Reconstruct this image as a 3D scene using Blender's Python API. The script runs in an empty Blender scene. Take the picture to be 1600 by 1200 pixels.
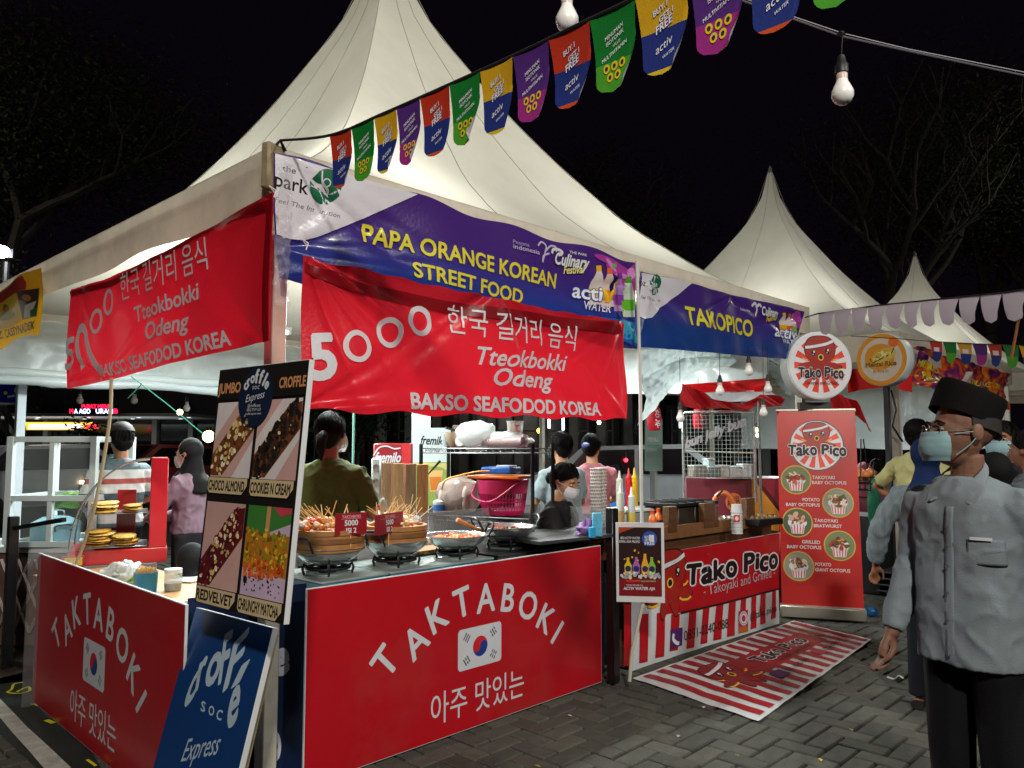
import bpy, bmesh, math, random
import numpy as np
from mathutils import Vector, Matrix, noise
random.seed(7); RN = np.random.RandomState(5)
SC = bpy.context.scene; C = SC.collection
R_ = math.radians

# ---------------- camera, sky, lamps, exposure ----------------
FPX = 1229.0; TH = math.atan(95 / FPX); CH = 1.45
_n = math.hypot(.7244, .6894)
cF = Vector((.7244 / _n * math.cos(TH), .6894 / _n * math.cos(TH), math.sin(TH)))
cR = Vector((.6894, -.7244, 0)).normalized(); cU = cR.cross(cF); cC = Vector((0, 0, CH))
cam = bpy.data.cameras.new('camera'); co = bpy.data.objects.new('camera', cam); C.objects.link(co)
cam.sensor_width = 36; cam.lens = FPX / 1600 * 36; cam.clip_start = .05; cam.clip_end = 500
co.matrix_world = Matrix(((cR.x, cU.x, -cF.x, cC.x), (cR.y, cU.y, -cF.y, cC.y), (cR.z, cU.z, -cF.z, cC.z), (0, 0, 0, 1)))
SC.camera = co
wd = bpy.data.worlds.new('World'); SC.world = wd; wd.use_nodes = True
bg = wd.node_tree.nodes['Background']
bg.inputs[0].default_value = (.30, .17, .42, 1); bg.inputs[1].default_value = .007
SC.view_settings.view_transform = 'Standard'; SC.view_settings.look = 'None'
SC.view_settings.exposure = 0; SC.view_settings.gamma = 1; SC.view_settings.use_curve_mapping = False
SC.cycles.use_denoising = True; SC.cycles.max_bounces = 8; SC.cycles.sample_clamp_indirect = 4
SC.cycles.transparent_max_bounces = 16; SC.cycles.caustics_reflective = False; SC.cycles.caustics_refractive = False
def lamp(kind, name, loc, to, power, col, size=.5, sy=None):
    l = bpy.data.lights.new(name, kind); l.energy = power; l.color = col
    if kind == 'AREA':
        l.size = size
        if sy: l.shape = 'RECTANGLE'; l.size_y = sy
    elif kind == 'SUN': l.angle = size
    else: l.shadow_soft_size = size
    o = bpy.data.objects.new(name, l); C.objects.link(o); o.location = loc
    o.rotation_euler = (Vector(to) - Vector(loc)).to_track_quat('-Z', 'Y').to_euler()
    return o
# the floodlight on a mast across the lane, behind the photographer, that lights the stall fronts
lamp('AREA', 'mast_light', (-2.6, -3.6, 6.2), (3.0, 3.5, 2.2), 620, (1, .93, .82), .5, .35)
lamp('AREA', 'mast_light', (4.2, -5.2, 6.4), (6.5, 3.5, 1.6), 330, (.98, .95, .9), .5, .35)

def ray(px, py): return cF + cR * ((px - 800) / FPX) - cU * ((py - 600) / FPX)
def Dp(px, py, d): return cC + ray(px, py) * d
def Zp(px, py, z): r = ray(px, py); return cC + r * ((z - CH) / r.z)
def Yp(px, py, y): r = ray(px, py); return cC + r * (y / r.y)
def Xp(px, py, x): r = ray(px, py); return cC + r * (x / r.x)
def proj(p):
    v = Vector(p) - cC; z = v.dot(cF); return (800 + FPX * v.dot(cR) / z, 600 - FPX * v.dot(cU) / z, z)

# ---------------- materials ----------------
def lin(c):
    if isinstance(c, str):
        c = [int(c[i:i + 2], 16) / 255 for i in (0, 2, 4)]
        c = [x / 12.92 if x <= .04045 else ((x + .055) / 1.055) ** 2.4 for x in c]
    return tuple(c[:3]) + (1,)
MC = {}
def M(col, rough=.5, metal=0, var=.12, vs=6, bump=0, bs=40, trl=0, emit=0, alpha=1, spec=.5, coat=0, stretch=None, name=None, two=None, fold=0, dirt=0, glass=0):
    key = (col, rough, metal, var, vs, bump, bs, trl, emit, alpha, spec, coat, stretch, two, fold, dirt, glass)
    if key in MC: return MC[key]
    m = bpy.data.materials.new(name or 'surface'); m.use_nodes = True; nt = m.node_tree; N = nt.nodes; L = nt.links
    b = N['Principled BSDF']; c = lin(col)
    b.inputs['Roughness'].default_value = rough; b.inputs['Metallic'].default_value = metal
    b.inputs['Specular IOR Level'].default_value = spec; b.inputs['Coat Weight'].default_value = coat; b.inputs['Coat Roughness'].default_value = .12
    tc = N.new('ShaderNodeTexCoord'); src = tc.outputs['Object']
    if stretch:
        mp = N.new('ShaderNodeMapping'); mp.inputs['Scale'].default_value = stretch; L.new(src, mp.inputs[0]); src = mp.outputs[0]
    colout = None
    if var:
        nz = N.new('ShaderNodeTexNoise'); nz.inputs['Scale'].default_value = vs; nz.inputs['Detail'].default_value = 6; nz.inputs['Roughness'].default_value = .65
        L.new(src, nz.inputs['Vector'])
        cr = N.new('ShaderNodeValToRGB'); cr.color_ramp.elements[0].position = .3; cr.color_ramp.elements[1].position = .7
        cr.color_ramp.elements[0].color = tuple(x * (1 - var) for x in c[:3]) + (1,)
        cr.color_ramp.elements[1].color = tuple(min(1, x * (1 + var * .7) + var * .004) for x in c[:3]) + (1,)
        L.new(nz.outputs[0], cr.inputs[0]); colout = cr.outputs[0]
        mr = N.new('ShaderNodeMapRange'); mr.inputs[3].default_value = max(0, rough - var * .35); mr.inputs[4].default_value = min(1, rough + var * .35)
        L.new(nz.outputs[0], mr.inputs[0]); L.new(mr.outputs[0], b.inputs['Roughness'])
    if dirt:
        n2 = N.new('ShaderNodeTexNoise'); n2.inputs['Scale'].default_value = 1.7; n2.inputs['Detail'].default_value = 9; n2.inputs['Roughness'].default_value = .7
        L.new(src, n2.inputs['Vector'])
        r2 = N.new('ShaderNodeValToRGB'); r2.color_ramp.elements[0].position = .5; r2.color_ramp.elements[1].position = .78
        r2.color_ramp.elements[0].color = (0, 0, 0, 1); r2.color_ramp.elements[1].color = (dirt,) * 3 + (1,)
        L.new(n2.outputs[0], r2.inputs[0])
        mx = N.new('ShaderNodeMix'); mx.data_type = 'RGBA'; L.new(r2.outputs[0], mx.inputs[0])
        if colout: L.new(colout, mx.inputs[6])
        else: mx.inputs[6].default_value = c
        mx.inputs[7].default_value = (.16, .13, .09, 1); colout = mx.outputs[2]
    if two:
        ge = N.new('ShaderNodeNewGeometry'); mx = N.new('ShaderNodeMix'); mx.data_type = 'RGBA'; L.new(ge.outputs['Backfacing'], mx.inputs[0])
        if colout: L.new(colout, mx.inputs[6])
        else: mx.inputs[6].default_value = c
        mx.inputs[7].default_value = lin(two); colout = mx.outputs[2]
    if colout: L.new(colout, b.inputs['Base Color'])
    else: b.inputs['Base Color'].default_value = c
    nrm = None
    if bump:
        nb = N.new('ShaderNodeTexNoise'); nb.inputs['Scale'].default_value = bs; nb.inputs['Detail'].default_value = 5; L.new(src, nb.inputs['Vector'])
        bp = N.new('ShaderNodeBump'); bp.inputs['Strength'].default_value = bump; bp.inputs['Distance'].default_value = .01
        L.new(nb.outputs[0], bp.inputs['Height']); nrm = bp.outputs[0]
    if fold:
        mp = N.new('ShaderNodeMapping'); mp.inputs['Scale'].default_value = (1, 1, .6); mp.inputs['Rotation'].default_value = (.5, .7, 0); L.new(tc.outputs['Object'], mp.inputs[0])
        nb = N.new('ShaderNodeTexNoise'); nb.inputs['Scale'].default_value = 5.5; nb.inputs['Detail'].default_value = 1.5; nb.inputs['Distortion'].default_value = .6; L.new(mp.outputs[0], nb.inputs['Vector'])
        bp = N.new('ShaderNodeBump'); bp.inputs['Strength'].default_value = fold; bp.inputs['Distance'].default_value = .07
        L.new(nb.outputs[0], bp.inputs['Height'])
        if nrm: L.new(nrm, bp.inputs['Normal'])
        nrm = bp.outputs[0]
    if nrm: L.new(nrm, b.inputs['Normal'])
    if emit:
        b.inputs['Emission Strength'].default_value = emit
        b.inputs['Emission Color'].default_value = c
    if glass: b.inputs['Transmission Weight'].default_value = glass; b.inputs['IOR'].default_value = 1.2
    out = N['Material Output']; sh = b.outputs[0]
    if trl:
        t = N.new('ShaderNodeBsdfTranslucent'); mixs = N.new('ShaderNodeMixShader'); mixs.inputs[0].default_value = trl
        if colout: L.new(colout, t.inputs[0])
        else: t.inputs[0].default_value = c
        L.new(sh, mixs.inputs[1]); L.new(t.outputs[0], mixs.inputs[2]); sh = mixs.outputs[0]
    if alpha < 1:
        t = N.new('ShaderNodeBsdfTransparent'); mixs = N.new('ShaderNodeMixShader'); mixs.inputs[0].default_value = alpha
        L.new(t.outputs[0], mixs.inputs[1]); L.new(sh, mixs.inputs[2]); sh = mixs.outputs[0]
    L.new(sh, out.inputs[0])
    MC[key] = m; return m

# ---------------- mesh builder ----------------
class MB:
    def __init__(s): s.v = []; s.f = []; s.mi = []; s.mats = []; s.T = None
    def mid(s, m):
        if m not in s.mats: s.mats.append(m)
        return s.mats.index(m)
    def add(s, vs, fs, m):
        n = len(s.v)
        if s.T is not None: vs = [s.T @ Vector(v) for v in vs]
        s.v += [tuple(v) for v in vs]; k = s.mid(m)
        for f in fs: s.f.append(tuple(i + n for i in f)); s.mi.append(k)
        return s
    def box(s, c, d, m, rz=0, b=.002, rot=None):
        c = Vector(c); h = [x / 2 for x in d]; b = min(b, min(h) * .45)
        mt = rot if rot is not None else Matrix.Rotation(rz, 3, 'Z')
        vs = []; idx = {}
        for sx in (-1, 1):
            for sy in (-1, 1):
                for sz in (-1, 1):
                    for a in range(3):
                        p = Vector((sx * (h[0] - (b if a != 0 else 0)), sy * (h[1] - (b if a != 1 else 0)), sz * (h[2] - (b if a != 2 else 0))))
                        idx[(sx, sy, sz, a)] = len(vs); vs.append(c + mt @ p)
        fs = []
        I = idx
        for a in range(3):
            for sg in (-1, 1):
                o = [(-1, -1), (1, -1), (1, 1), (-1, 1)]
                q = []
                for (p_, q_) in o:
                    k = [0, 0, 0]; k[a] = sg; k[(a + 1) % 3] = p_; k[(a + 2) % 3] = q_
                    q.append(I[(k[0], k[1], k[2], a)])
                fs.append(tuple(q if sg > 0 else q[::-1]))
        for a in range(3):
            a1, a2 = (a + 1) % 3, (a + 2) % 3
            for s1 in (-1, 1):
                for s2 in (-1, 1):
                    def K(t, w):
                        k = [0, 0, 0]; k[a] = t; k[a1] = s1; k[a2] = s2; return I[(k[0], k[1], k[2], w)]
                    q = (K(-1, a1), K(1, a1), K(1, a2), K(-1, a2))
                    fs.append(q if s1 * s2 < 0 else q[::-1])
        for sx in (-1, 1):
            for sy in (-1, 1):
                for sz in (-1, 1):
                    q = (I[(sx, sy, sz, 0)], I[(sx, sy, sz, 1)], I[(sx, sy, sz, 2)])
                    fs.append(q if sx * sy * sz > 0 else q[::-1])
        return s.add(vs, fs, m)
    def tube(s, pts, r, m, seg=8, caps=True, sq=1):
        pts = [Vector(p) for p in pts]; n = len(pts)
        rs = [r] * n if isinstance(r, (int, float)) else list(r)
        vs = []; fs = []; up = None
        for i, p in enumerate(pts):
            t = (pts[min(i + 1, n - 1)] - pts[max(i - 1, 0)])
            t = t.normalized() if t.length > 1e-9 else Vector((0, 0, 1))
            if up is None:
                up = Vector((0, 0, 1)) if abs(t.z) < .9 else Vector((1, 0, 0))
            x = up.cross(t)
            if x.length < 1e-6: x = Vector((0, 1, 0)).cross(t)
            x.normalize(); y = t.cross(x).normalized(); up = y
            for k in range(seg):
                a = 2 * math.pi * k / seg + (math.pi / 4 if seg == 4 else 0)
                vs.append(p + x * math.cos(a) * rs[i] + y * math.sin(a) * rs[i] * sq)
        for i in range(n - 1):
            for k in range(seg):
                a = i * seg + k; b = i * seg + (k + 1) % seg
                fs.append((a, b, b + seg, a + seg))
        if caps: fs.append(tuple(range(seg))[::-1]); fs.append(tuple((n - 1) * seg + k for k in range(seg)))
        return s.add(vs, fs, m)
    def lathe(s, prof, m, c=(0, 0, 0), seg=24, rot=None, cap=True, sx=1, sy=1):
        c = Vector(c); vs = []; fs = []; n = len(prof)
        for (r, z) in prof:
            for k in range(seg):
                a = 2 * math.pi * k / seg; p = Vector((r * math.cos(a) * sx, r * math.sin(a) * sy, z))
                vs.append(c + (rot @ p if rot is not None else p))
        for i in range(n - 1):
            for k in range(seg):
                a = i * seg + k; b = i * seg + (k + 1) % seg
                fs.append((a, b, b + seg, a + seg))
        if cap:
            if prof[0][0] > 1e-4: fs.append(tuple(range(seg))[::-1])
            if prof[-1][0] > 1e-4: fs.append(tuple((n - 1) * seg + k for k in range(seg)))
        return s.add(vs, fs, m)
    def ell(s, c, r, m, seg=14, rings=9, rot=None, nz=0, ns=8):
        if isinstance(r, (int, float)): r = (r, r, r)
        vs = []; fs = []; c = Vector(c)
        for i in range(rings + 1):
            ph = math.pi * i / rings
            for k in range(seg):
                a = 2 * math.pi * k / seg
                d = Vector((math.sin(ph) * math.cos(a), math.sin(ph) * math.sin(a), -math.cos(ph)))
                if nz: d = d * (1 + nz * noise.noise((d + c * 3.1) * ns * .3))
                p = Vector((d.x * r[0], d.y * r[1], d.z * r[2]))
                vs.append(c + (rot @ p if rot is not None else p))
        for i in range(rings):
            for k in range(seg):
                a = i * seg + k; b = i * seg + (k + 1) % seg
                fs.append((a, b, b + seg, a + seg))
        return s.add(vs, fs, m)
    def grid(s, fn, nu, nv, m, flip=False):
        vs = [fn(i / nu, j / nv) for j in range(nv + 1) for i in range(nu + 1)]; fs = []
        for j in range(nv):
            for i in range(nu):
                a = j * (nu + 1) + i; q = (a, a + 1, a + nu + 2, a + nu + 1); fs.append(q[::-1] if flip else q)
        return s.add(vs, fs, m)
    def prism(s, poly, z0, z1, m, to=None):
        n = len(poly); vs = [(p[0], p[1], z0) for p in poly] + [(p[0], p[1], z1) for p in poly]
        if to: vs = [to(*v) for v in vs]
        fs = [tuple(range(n))[::-1], tuple(range(n, 2 * n))] + [(i, (i + 1) % n, (i + 1) % n + n, i + n) for i in range(n)]
        return s.add(vs, fs, m)
    def build(s, name, root=None, label=None, smooth=40, kind=None, mods=None):
        me = bpy.data.meshes.new(name); me.from_pydata(s.v, [], s.f)
        for m in s.mats: me.materials.append(m)
        me.polygons.foreach_set('material_index', s.mi)
        if smooth: me.shade_smooth(); me.set_sharp_from_angle(angle=R_(smooth))
        me.update()
        o = bpy.data.objects.new(name, me); C.objects.link(o)
        if root is not None:
            o.parent = root
            if root.get('abs_'): o.matrix_parent_inverse = Matrix.Translation(-root.location)
        if label: o['label'] = label
        if kind: o['kind'] = kind
        return o
ABS = set()
def tag(o, label, cat, group=None):
    o['label'] = label; o['category'] = cat
    if group: o['group'] = group
    return o
def thing(name, label, cat, loc=(0, 0, 0), rz=0, group=None, absolute=False):
    o = bpy.data.objects.new(name, None); C.objects.link(o); o.location = loc; o.rotation_euler = (0, 0, rz)
    o.empty_display_size = .1
    if absolute: o['abs_'] = 1; ABS.add(o)
    return tag(o, label, cat, group)
def dup(root, loc=None, rz=None, label=None, group=None):
    r = root.copy(); C.objects.link(r)
    if loc is not None: r.location = loc
    if rz is not None: r.rotation_euler = (0, 0, rz)
    if label: r['label'] = label
    if group: r['group'] = group
    for ch in list(root.children):
        c = ch.copy(); C.objects.link(c); c.parent = r
        for g in ch.children:
            d = g.copy(); C.objects.link(d); d.parent = c
    return r
def struct(o): o['kind'] = 'structure'; return o

# ---------------- printing on surfaces ----------------
TXT = {}
def _raw(body, off, shear, spacing):
    c = bpy.data.curves.new('t', 'FONT'); c.body = body; c.offset = off; c.shear = shear; c.space_character = spacing
    c.resolution_u = 3; c.fill_mode = 'FRONT'
    o = bpy.data.objects.new('t', c); me = bpy.data.meshes.new_from_object(o)
    n = len(me.vertices); v = np.zeros(n * 3); me.vertices.foreach_get('co', v); v = v.reshape(-1, 3)[:, :2].copy()
    f = [tuple(p.vertices) for p in me.polygons]; ar = sum(p.area for p in me.polygons)
    bpy.data.objects.remove(o); bpy.data.curves.remove(c); bpy.data.meshes.remove(me); return v, f, ar
def glyphs(body, off=0., shear=0., spacing=1.):
    k = (body, off, shear, spacing)
    if k in TXT: return TXT[k]
    v, f, ar = _raw(body, 0., shear, spacing)
    if off > 0:   # embolden by overlapping shifted copies: the offset outline does not always fill
        v0, f0 = v[:, :2], f; V = []; f = []; n = len(v0)
        for rr_ in ((off,) if off < .05 else (off, off * .5)):
            for t in range(6 if off < .05 else 10):
                a = 2 * math.pi * t / (6 if off < .05 else 10); m0 = len(V) * n; V.append(np.column_stack([v0 + np.array([math.cos(a), math.sin(a)]) * rr_, np.full(n, len(V) * 2e-5)])); f += [tuple(i + m0 for i in q) for q in f0]
        v = np.concatenate(V)
    else: v = np.column_stack([v, np.zeros(len(v))])
    TXT[k] = (v, f); return TXT[k]
_h = glyphs('H')[0]; CAP = float(_h[:, 1].max()) if len(_h) else .69

class Surf:
    def __init__(s, BL, BR, TL, h=None):
        s.O = Vector(BL); s.ex = (Vector(BR) - s.O); s.W = s.ex.length; s.ex.normalize()
        t = Vector(TL) - s.O; t -= s.ex * t.dot(s.ex); s.H = t.length; s.ey = t.normalized()
        s.n = s.ex.cross(s.ey); s.h = h
    def uv(s, px, py):
        r = ray(px, py); t = (s.O - cC).dot(s.n) / r.dot(s.n); p = cC + r * t - s.O
        return (p.dot(s.ex), p.dot(s.ey))
    def P(s, u, v, d=0):
        if s.h: d = d + float(s.h(u, v))
        return s.O + s.ex * u + s.ey * v + s.n * d
def wrinkle(W, H, seed, amp, n=16, ties=None, low=.6):
    rn = np.random.RandomState(seed); K = []
    ties = ties or [(0, H), (W, H), (0, 0), (W, 0), (W * .5, H)]
    for i in range(n):
        t = ties[rn.randint(len(ties))]; tgt = (rn.uniform(0, W), rn.uniform(0, H)); dx, dy = tgt[0] - t[0], tgt[1] - t[1]; L = math.hypot(dx, dy) + 1e-6
        K.append((t[0], t[1], dx / L, dy / L, rn.uniform(.25, .8) * max(W, H) * .5, rn.uniform(.006, .02), rn.uniform(.02, .07), rn.uniform(.4, 1) * amp * rn.choice([-1, 1])))
    ph = rn.uniform(0, 6.28, 6); fr = rn.uniform(.7, 1.6, 6)
    def h(u, v):
        z = low * amp * (math.sin(u * 4.1 * fr[0] + v * 2.2 + ph[0]) + .7 * math.sin(v * 9 * fr[1] - u * 3 + ph[1]) + .4 * math.sin(u * 11 * fr[2] + v * 6 + ph[2]))
        for (x, y, dx, dy, L, w0, wg, a) in K:
            al = (u - x) * dx + (v - y) * dy
            if al < 0 or al > 2.5 * L: continue
            pe = (u - x) * dy - (v - y) * dx; w = w0 + wg * al
            q = pe / w
            if q * q < 9: z += a * math.exp(-q * q) * math.exp(-(al / L) ** 2) * min(1, al / .05)
        return z
    return h
def bulge(pts, s, n):
    """closed Catmull-Rom through pts"""
    out = []; k = len(pts)
    for i in range(k):
        p0, p1, p2, p3 = pts[i - 1], pts[i], pts[(i + 1) % k], pts[(i + 2) % k]
        for j in range(n):
            t = j / n
            out.append(tuple(.5 * (2 * p1[a] + (p2[a] - p0[a]) * t + (2 * p0[a] - 5 * p1[a] + 4 * p2[a] - p3[a]) * t * t + (3 * p1[a] - p0[a] - 3 * p2[a] + p3[a]) * t ** 3) for a in (0, 1)))
    return out
def curve(pts, n=6):
    out = []; k = len(pts)
    for i in range(k - 1):
        p0 = pts[max(i - 1, 0)]; p1 = pts[i]; p2 = pts[i + 1]; p3 = pts[min(i + 2, k - 1)]
        for j in range(n):
            t = j / n
            out.append(tuple(.5 * (2 * p1[a] + (p2[a] - p0[a]) * t + (2 * p0[a] - 5 * p1[a] + 4 * p2[a] - p3[a]) * t * t + (3 * p1[a] - p0[a] - 3 * p2[a] + p3[a]) * t ** 3) for a in range(len(p1))))
    out.append(tuple(pts[-1])); return out
class Print:
    def __init__(s, surf, px=True, step=.0008, base=.003):
        s.S = surf; s.fr = (lambda x, y: surf.uv(x, y)) if px else (lambda x, y: (x, y)); s.it = []; s.step = step; s.base = base; s.px0 = s.fr
    def frame(s, o, ax, ay):
        """o, ax, ay given in the current frame: origin, point at local (1,0), point at local (0,1)"""
        O = s.fr(*o); X = s.fr(*ax); Y = s.fr(*ay)
        s.fr = lambda x, y: (O[0] + (X[0] - O[0]) * x + (Y[0] - O[0]) * y, O[1] + (X[1] - O[1]) * x + (Y[1] - O[1]) * y); return s
    def rframe(s, cu, cv, sc, ang=0, sy=None):
        sy = sy or sc; ca, sa = math.cos(ang), math.sin(ang)
        s.fr = lambda x, y: (cu + ca * x * sc - sa * y * sy, cv + sa * x * sc + ca * y * sy); return s
    def px(s): s.fr = s.px0; return s
    def raw(s): s.fr = lambda x, y: (x, y); return s
    def poly(s, pts, m, lay=0): s.it.append(([s.fr(*p) for p in pts], [tuple(range(len(pts)))], m, lay)); return s
    def disk(s, c, r, m, lay=0, ry=None, n=24, a0=0, a1=360, ang=0):
        ry = ry or r; ca, sa = math.cos(ang), math.sin(ang); full = (a1 - a0) >= 360; P = []
        for k in range(n + (0 if full else 1)):
            a = R_(a0 + (a1 - a0) * k / n); x, y = r * math.cos(a), ry * math.sin(a); P.append((c[0] + ca * x - sa * y, c[1] + sa * x + ca * y))
        return s.poly(P, m, lay)
    def ring(s, c, r, r2, m, lay=0, ry=None, ry2=None, n=28, a0=0, a1=360, ang=0):
        ry = ry or r; ry2 = ry2 or r2; ca, sa = math.cos(ang), math.sin(ang); V = []; full = (a1 - a0) >= 360; q = n if full else n + 1
        for (a_, b_) in ((r, ry), (r2, ry2)):
            for k in range(q):
                a = R_(a0 + (a1 - a0) * k / n); x, y = a_ * math.cos(a), b_ * math.sin(a); V.append(s.fr(c[0] + ca * x - sa * y, c[1] + sa * x + ca * y))
        s.it.append((V, [(k, (k + 1) % q, (k + 1) % q + q, k + q) for k in range(n)], m, lay)); return s
    def line(s, pts, w, m, lay=0):
        pts = [s.fr(*p) for p in pts]; w0 = w
        o = s.fr(0, 0); e = s.fr(0, 1); k = math.hypot(e[0] - o[0], e[1] - o[1]) if s.fr is not s.px0 else None
        if k is None:
            a = pts[len(pts) // 2]; q = s.px0(*_px_of(s.S, a, 1)); q2 = s.px0(*_px_of(s.S, a, 0, 1)); k = math.hypot(q2[0] - a[0], q2[1] - a[1])
        ws = w if isinstance(w, (list, tuple)) else [w] * len(pts); V = []
        for i, p in enumerate(pts):
            a = pts[max(i - 1, 0)]; b = pts[min(i + 1, len(pts) - 1)]; dx, dy = b[0] - a[0], b[1] - a[1]; L = math.hypot(dx, dy) + 1e-9
            hw = ws[i] * k / 2; V += [(p[0] - dy / L * hw, p[1] + dx / L * hw), (p[0] + dy / L * hw, p[1] - dx / L * hw)]
        s.it.append((V, [(2 * i, 2 * i + 1, 2 * i + 3, 2 * i + 2) for i in range(len(pts) - 1)], m, lay)); return s
    def text(s, body, pL, pR, pT, m, lay=1, off=0., shear=0., outline=None, spacing=1., cap=None, sh=None):
        v0, f0 = glyphs(body, 0., shear, spacing)
        if len(v0) == 0: return s
        x0, x1 = v0[:, 0].min(), v0[:, 0].max(); cp = cap or CAP
        A = np.array(s.fr(*pL)); Bx = (np.array(s.fr(*pR)) - A) / (x1 - x0); By = (np.array(s.fr(*pT)) - A) / cp
        todo = [(off, m, lay)]
        if outline: todo.insert(0, (outline[1], outline[0], lay - 1))
        if sh: todo.insert(0, (off, sh[0], lay - 1, sh[1], sh[2]))
        for t in todo:
            v, f = glyphs(body, t[0], shear, spacing); w = v.copy(); w[:, 0] -= x0
            if len(t) > 3: w = w + np.array([t[3], t[4], 0])
            W = np.column_stack([A + np.outer(w[:, 0], Bx) + np.outer(w[:, 1], By), w[:, 2]]); s.it.append(([tuple(p) for p in W], f, t[1], t[2]))
        return s
    def ctext(s, body, c, h, m, lay=1, ang=0, off=0., shear=0., wmax=None, outline=None, sq=1., flip=1):
        """centred text in the current frame; h = cap height"""
        v0, f0 = glyphs(body, 0., shear)
        if len(v0) == 0: return s
        x0, x1 = v0[:, 0].min(), v0[:, 0].max(); k = h / CAP; wd_ = (x1 - x0) * k * sq
        if wmax and wd_ > wmax: sq *= wmax / wd_; wd_ = wmax
        ca, sa = math.cos(ang), math.sin(ang)
        for (o_, mm, ly) in ([(outline[1], outline[0], lay - 1)] if outline else []) + [(off, m, lay)]:
            v, f = glyphs(body, o_, shear); V = []
            for p in v:
                x = (p[0] - x0) * k * sq - wd_ / 2; y = (p[1] * k - h / 2) * flip
                V.append(tuple(s.fr(c[0] + ca * x - sa * y, c[1] + sa * x + ca * y)) + (p[2],))
            s.it.append((V, f, mm, ly))
        return s
    def build(s, name, root, label=None, cut=None):
        if not s.it: return None
        V = []; F = []; MI = []; mats = []; L = []
        for (vs, fs, m, lay) in s.it:
            n = len(V); V += [(p[0], p[1], s.base + s.step * lay + (p[2] if len(p) > 2 else 0)) for p in vs]
            if m not in mats: mats.append(m)
            k = mats.index(m)
            for f in fs: F.append(tuple(i + n for i in f)); MI.append(k)
        me = bpy.data.meshes.new(name); me.from_pydata(V, [], F); me.polygons.foreach_set('material_index', MI)
        for m in mats: me.materials.append(m)
        if s.S.h or cut:
            cut = cut or .03
            bm = bmesh.new(); bm.from_mesh(me)
            bmesh.ops.triangulate(bm, faces=[f for f in bm.faces if len(f.verts) > 4])
            xs = [v.co.x for v in bm.verts]; ys = [v.co.y for v in bm.verts]
            for ax, lo, hi in ((0, min(xs), max(xs)), (1, min(ys), max(ys))):
                q = math.ceil(lo / cut) * cut
                while q < hi:
                    co_ = [0, 0, 0]; co_[ax] = q; no = [0, 0, 0]; no[ax] = 1
                    bmesh.ops.bisect_plane(bm, geom=bm.verts[:] + bm.edges[:] + bm.faces[:], plane_co=co_, plane_no=no, dist=1e-6); q += cut
            bm.to_mesh(me); bm.free()
        for v in me.vertices: v.co = s.S.P(v.co.x, v.co.y, v.co.z)
        # face the prints outward
        bm = bmesh.new(); bm.from_mesh(me); n = s.S.n
        for f in bm.faces:
            f.normal_update()
            if f.normal.dot(n) < 0: f.normal_flip()
        bm.to_mesh(me); bm.free(); me.shade_smooth() if s.S.h else None
        o = bpy.data.objects.new(name, me); C.objects.link(o)
        if root is not None:
            o.parent = root
            if root.get('abs_'): o.matrix_parent_inverse = Matrix.Translation(-root.location)
        if label: o['label'] = label
        s.it = []; return o
def _px_of(S, uvp, dpx, dx=0):
    a = proj(S.P(uvp[0], uvp[1]) if not S.h else S.O + S.ex * uvp[0] + S.ey * uvp[1]); return (a[0] + dx, a[1] + dpx)
def sheet(surf, px4, nu, nv, m, name, root=None, edge=None, thick=.0, label=None, back=None):
    """px4: TL,TR,BR,BL in photo pixels on the surface plane (or uv if edge=='uv')"""
    q = [surf.uv(*p) for p in px4]
    def fn(a, b):
        u = (q[3][0] * (1 - a) + q[2][0] * a) * (1 - b) + (q[0][0] * (1 - a) + q[1][0] * a) * b
        v = (q[3][1] * (1 - a) + q[2][1] * a) * (1 - b) + (q[0][1] * (1 - a) + q[1][1] * a) * b
        if edge: du, dv = edge(a, b); u += du; v += dv
        return surf.P(u, v)
    mb = MB(); mb.grid(fn, nu, nv, m)
    return mb.build(name, root, label, smooth=180), fn
def rectfit(px4, depth, lean=None, W0=.6, H0=1.0, head=0., it=60):
    """pose of a real rectangle (TL,TR,BR,BL in the photo) whose BR corner lies at the given distance; lean None = free"""
    def corners(q):
        th, ph, W, H, a, b = q
        ex = Vector((math.cos(th), math.sin(th), 0)); n0 = Vector((math.sin(th), -math.cos(th), 0))
        ey = Vector((0, 0, 1)) * math.cos(ph) - n0 * math.sin(ph)
        br = Dp(a, b, depth); return [br - ex * W + ey * H, br + ey * H, br, br - ex * W], ex, ey
    q = np.array([math.atan2(cR.y, cR.x) + head, 0. if lean is None else lean, W0, H0, px4[2][0], px4[2][1]], float)
    free = [0, 1, 2, 3, 4, 5] if lean is None else [0, 2, 3, 4, 5]
    def res(q): return np.array([c for p, t in zip(corners(q)[0], px4) for c in (proj(p)[0] - t[0], proj(p)[1] - t[1])])
    lam = 1e-2; r = res(q)
    for _ in range(it):
        J = np.zeros((8, len(free)))
        for j, k in enumerate(free):
            d = q.copy(); e = 1e-4 if k < 4 else .05; d[k] += e; J[:, j] = (res(d) - r) / e
        A = J.T @ J; st = np.linalg.solve(A + lam * np.diag(np.diag(A) + 1e-9), -J.T @ r)
        q2 = q.copy(); q2[free] += st; r2 = res(q2)
        if (r2 ** 2).sum() < (r ** 2).sum(): q = q2; r = r2; lam *= .5
        else: lam *= 4
    cs, ex, ey = corners(q)
    return Surf(cs[3], cs[2], cs[0]), q, float(np.abs(r).max())
def board(name, S, t, m, me=None, root=None, label=None, off=0.):
    """solid board behind surface S"""
    mb = MB(); c = S.O + S.ex * S.W / 2 + S.ey * S.H / 2 - S.n * (t / 2 + off)
    mb.box(c, (S.W, S.H, t), m, rot=Matrix((S.ex, S.ey, S.n)).transposed(), b=.0015)
    return mb.build(name, root, label, smooth=30)

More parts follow.
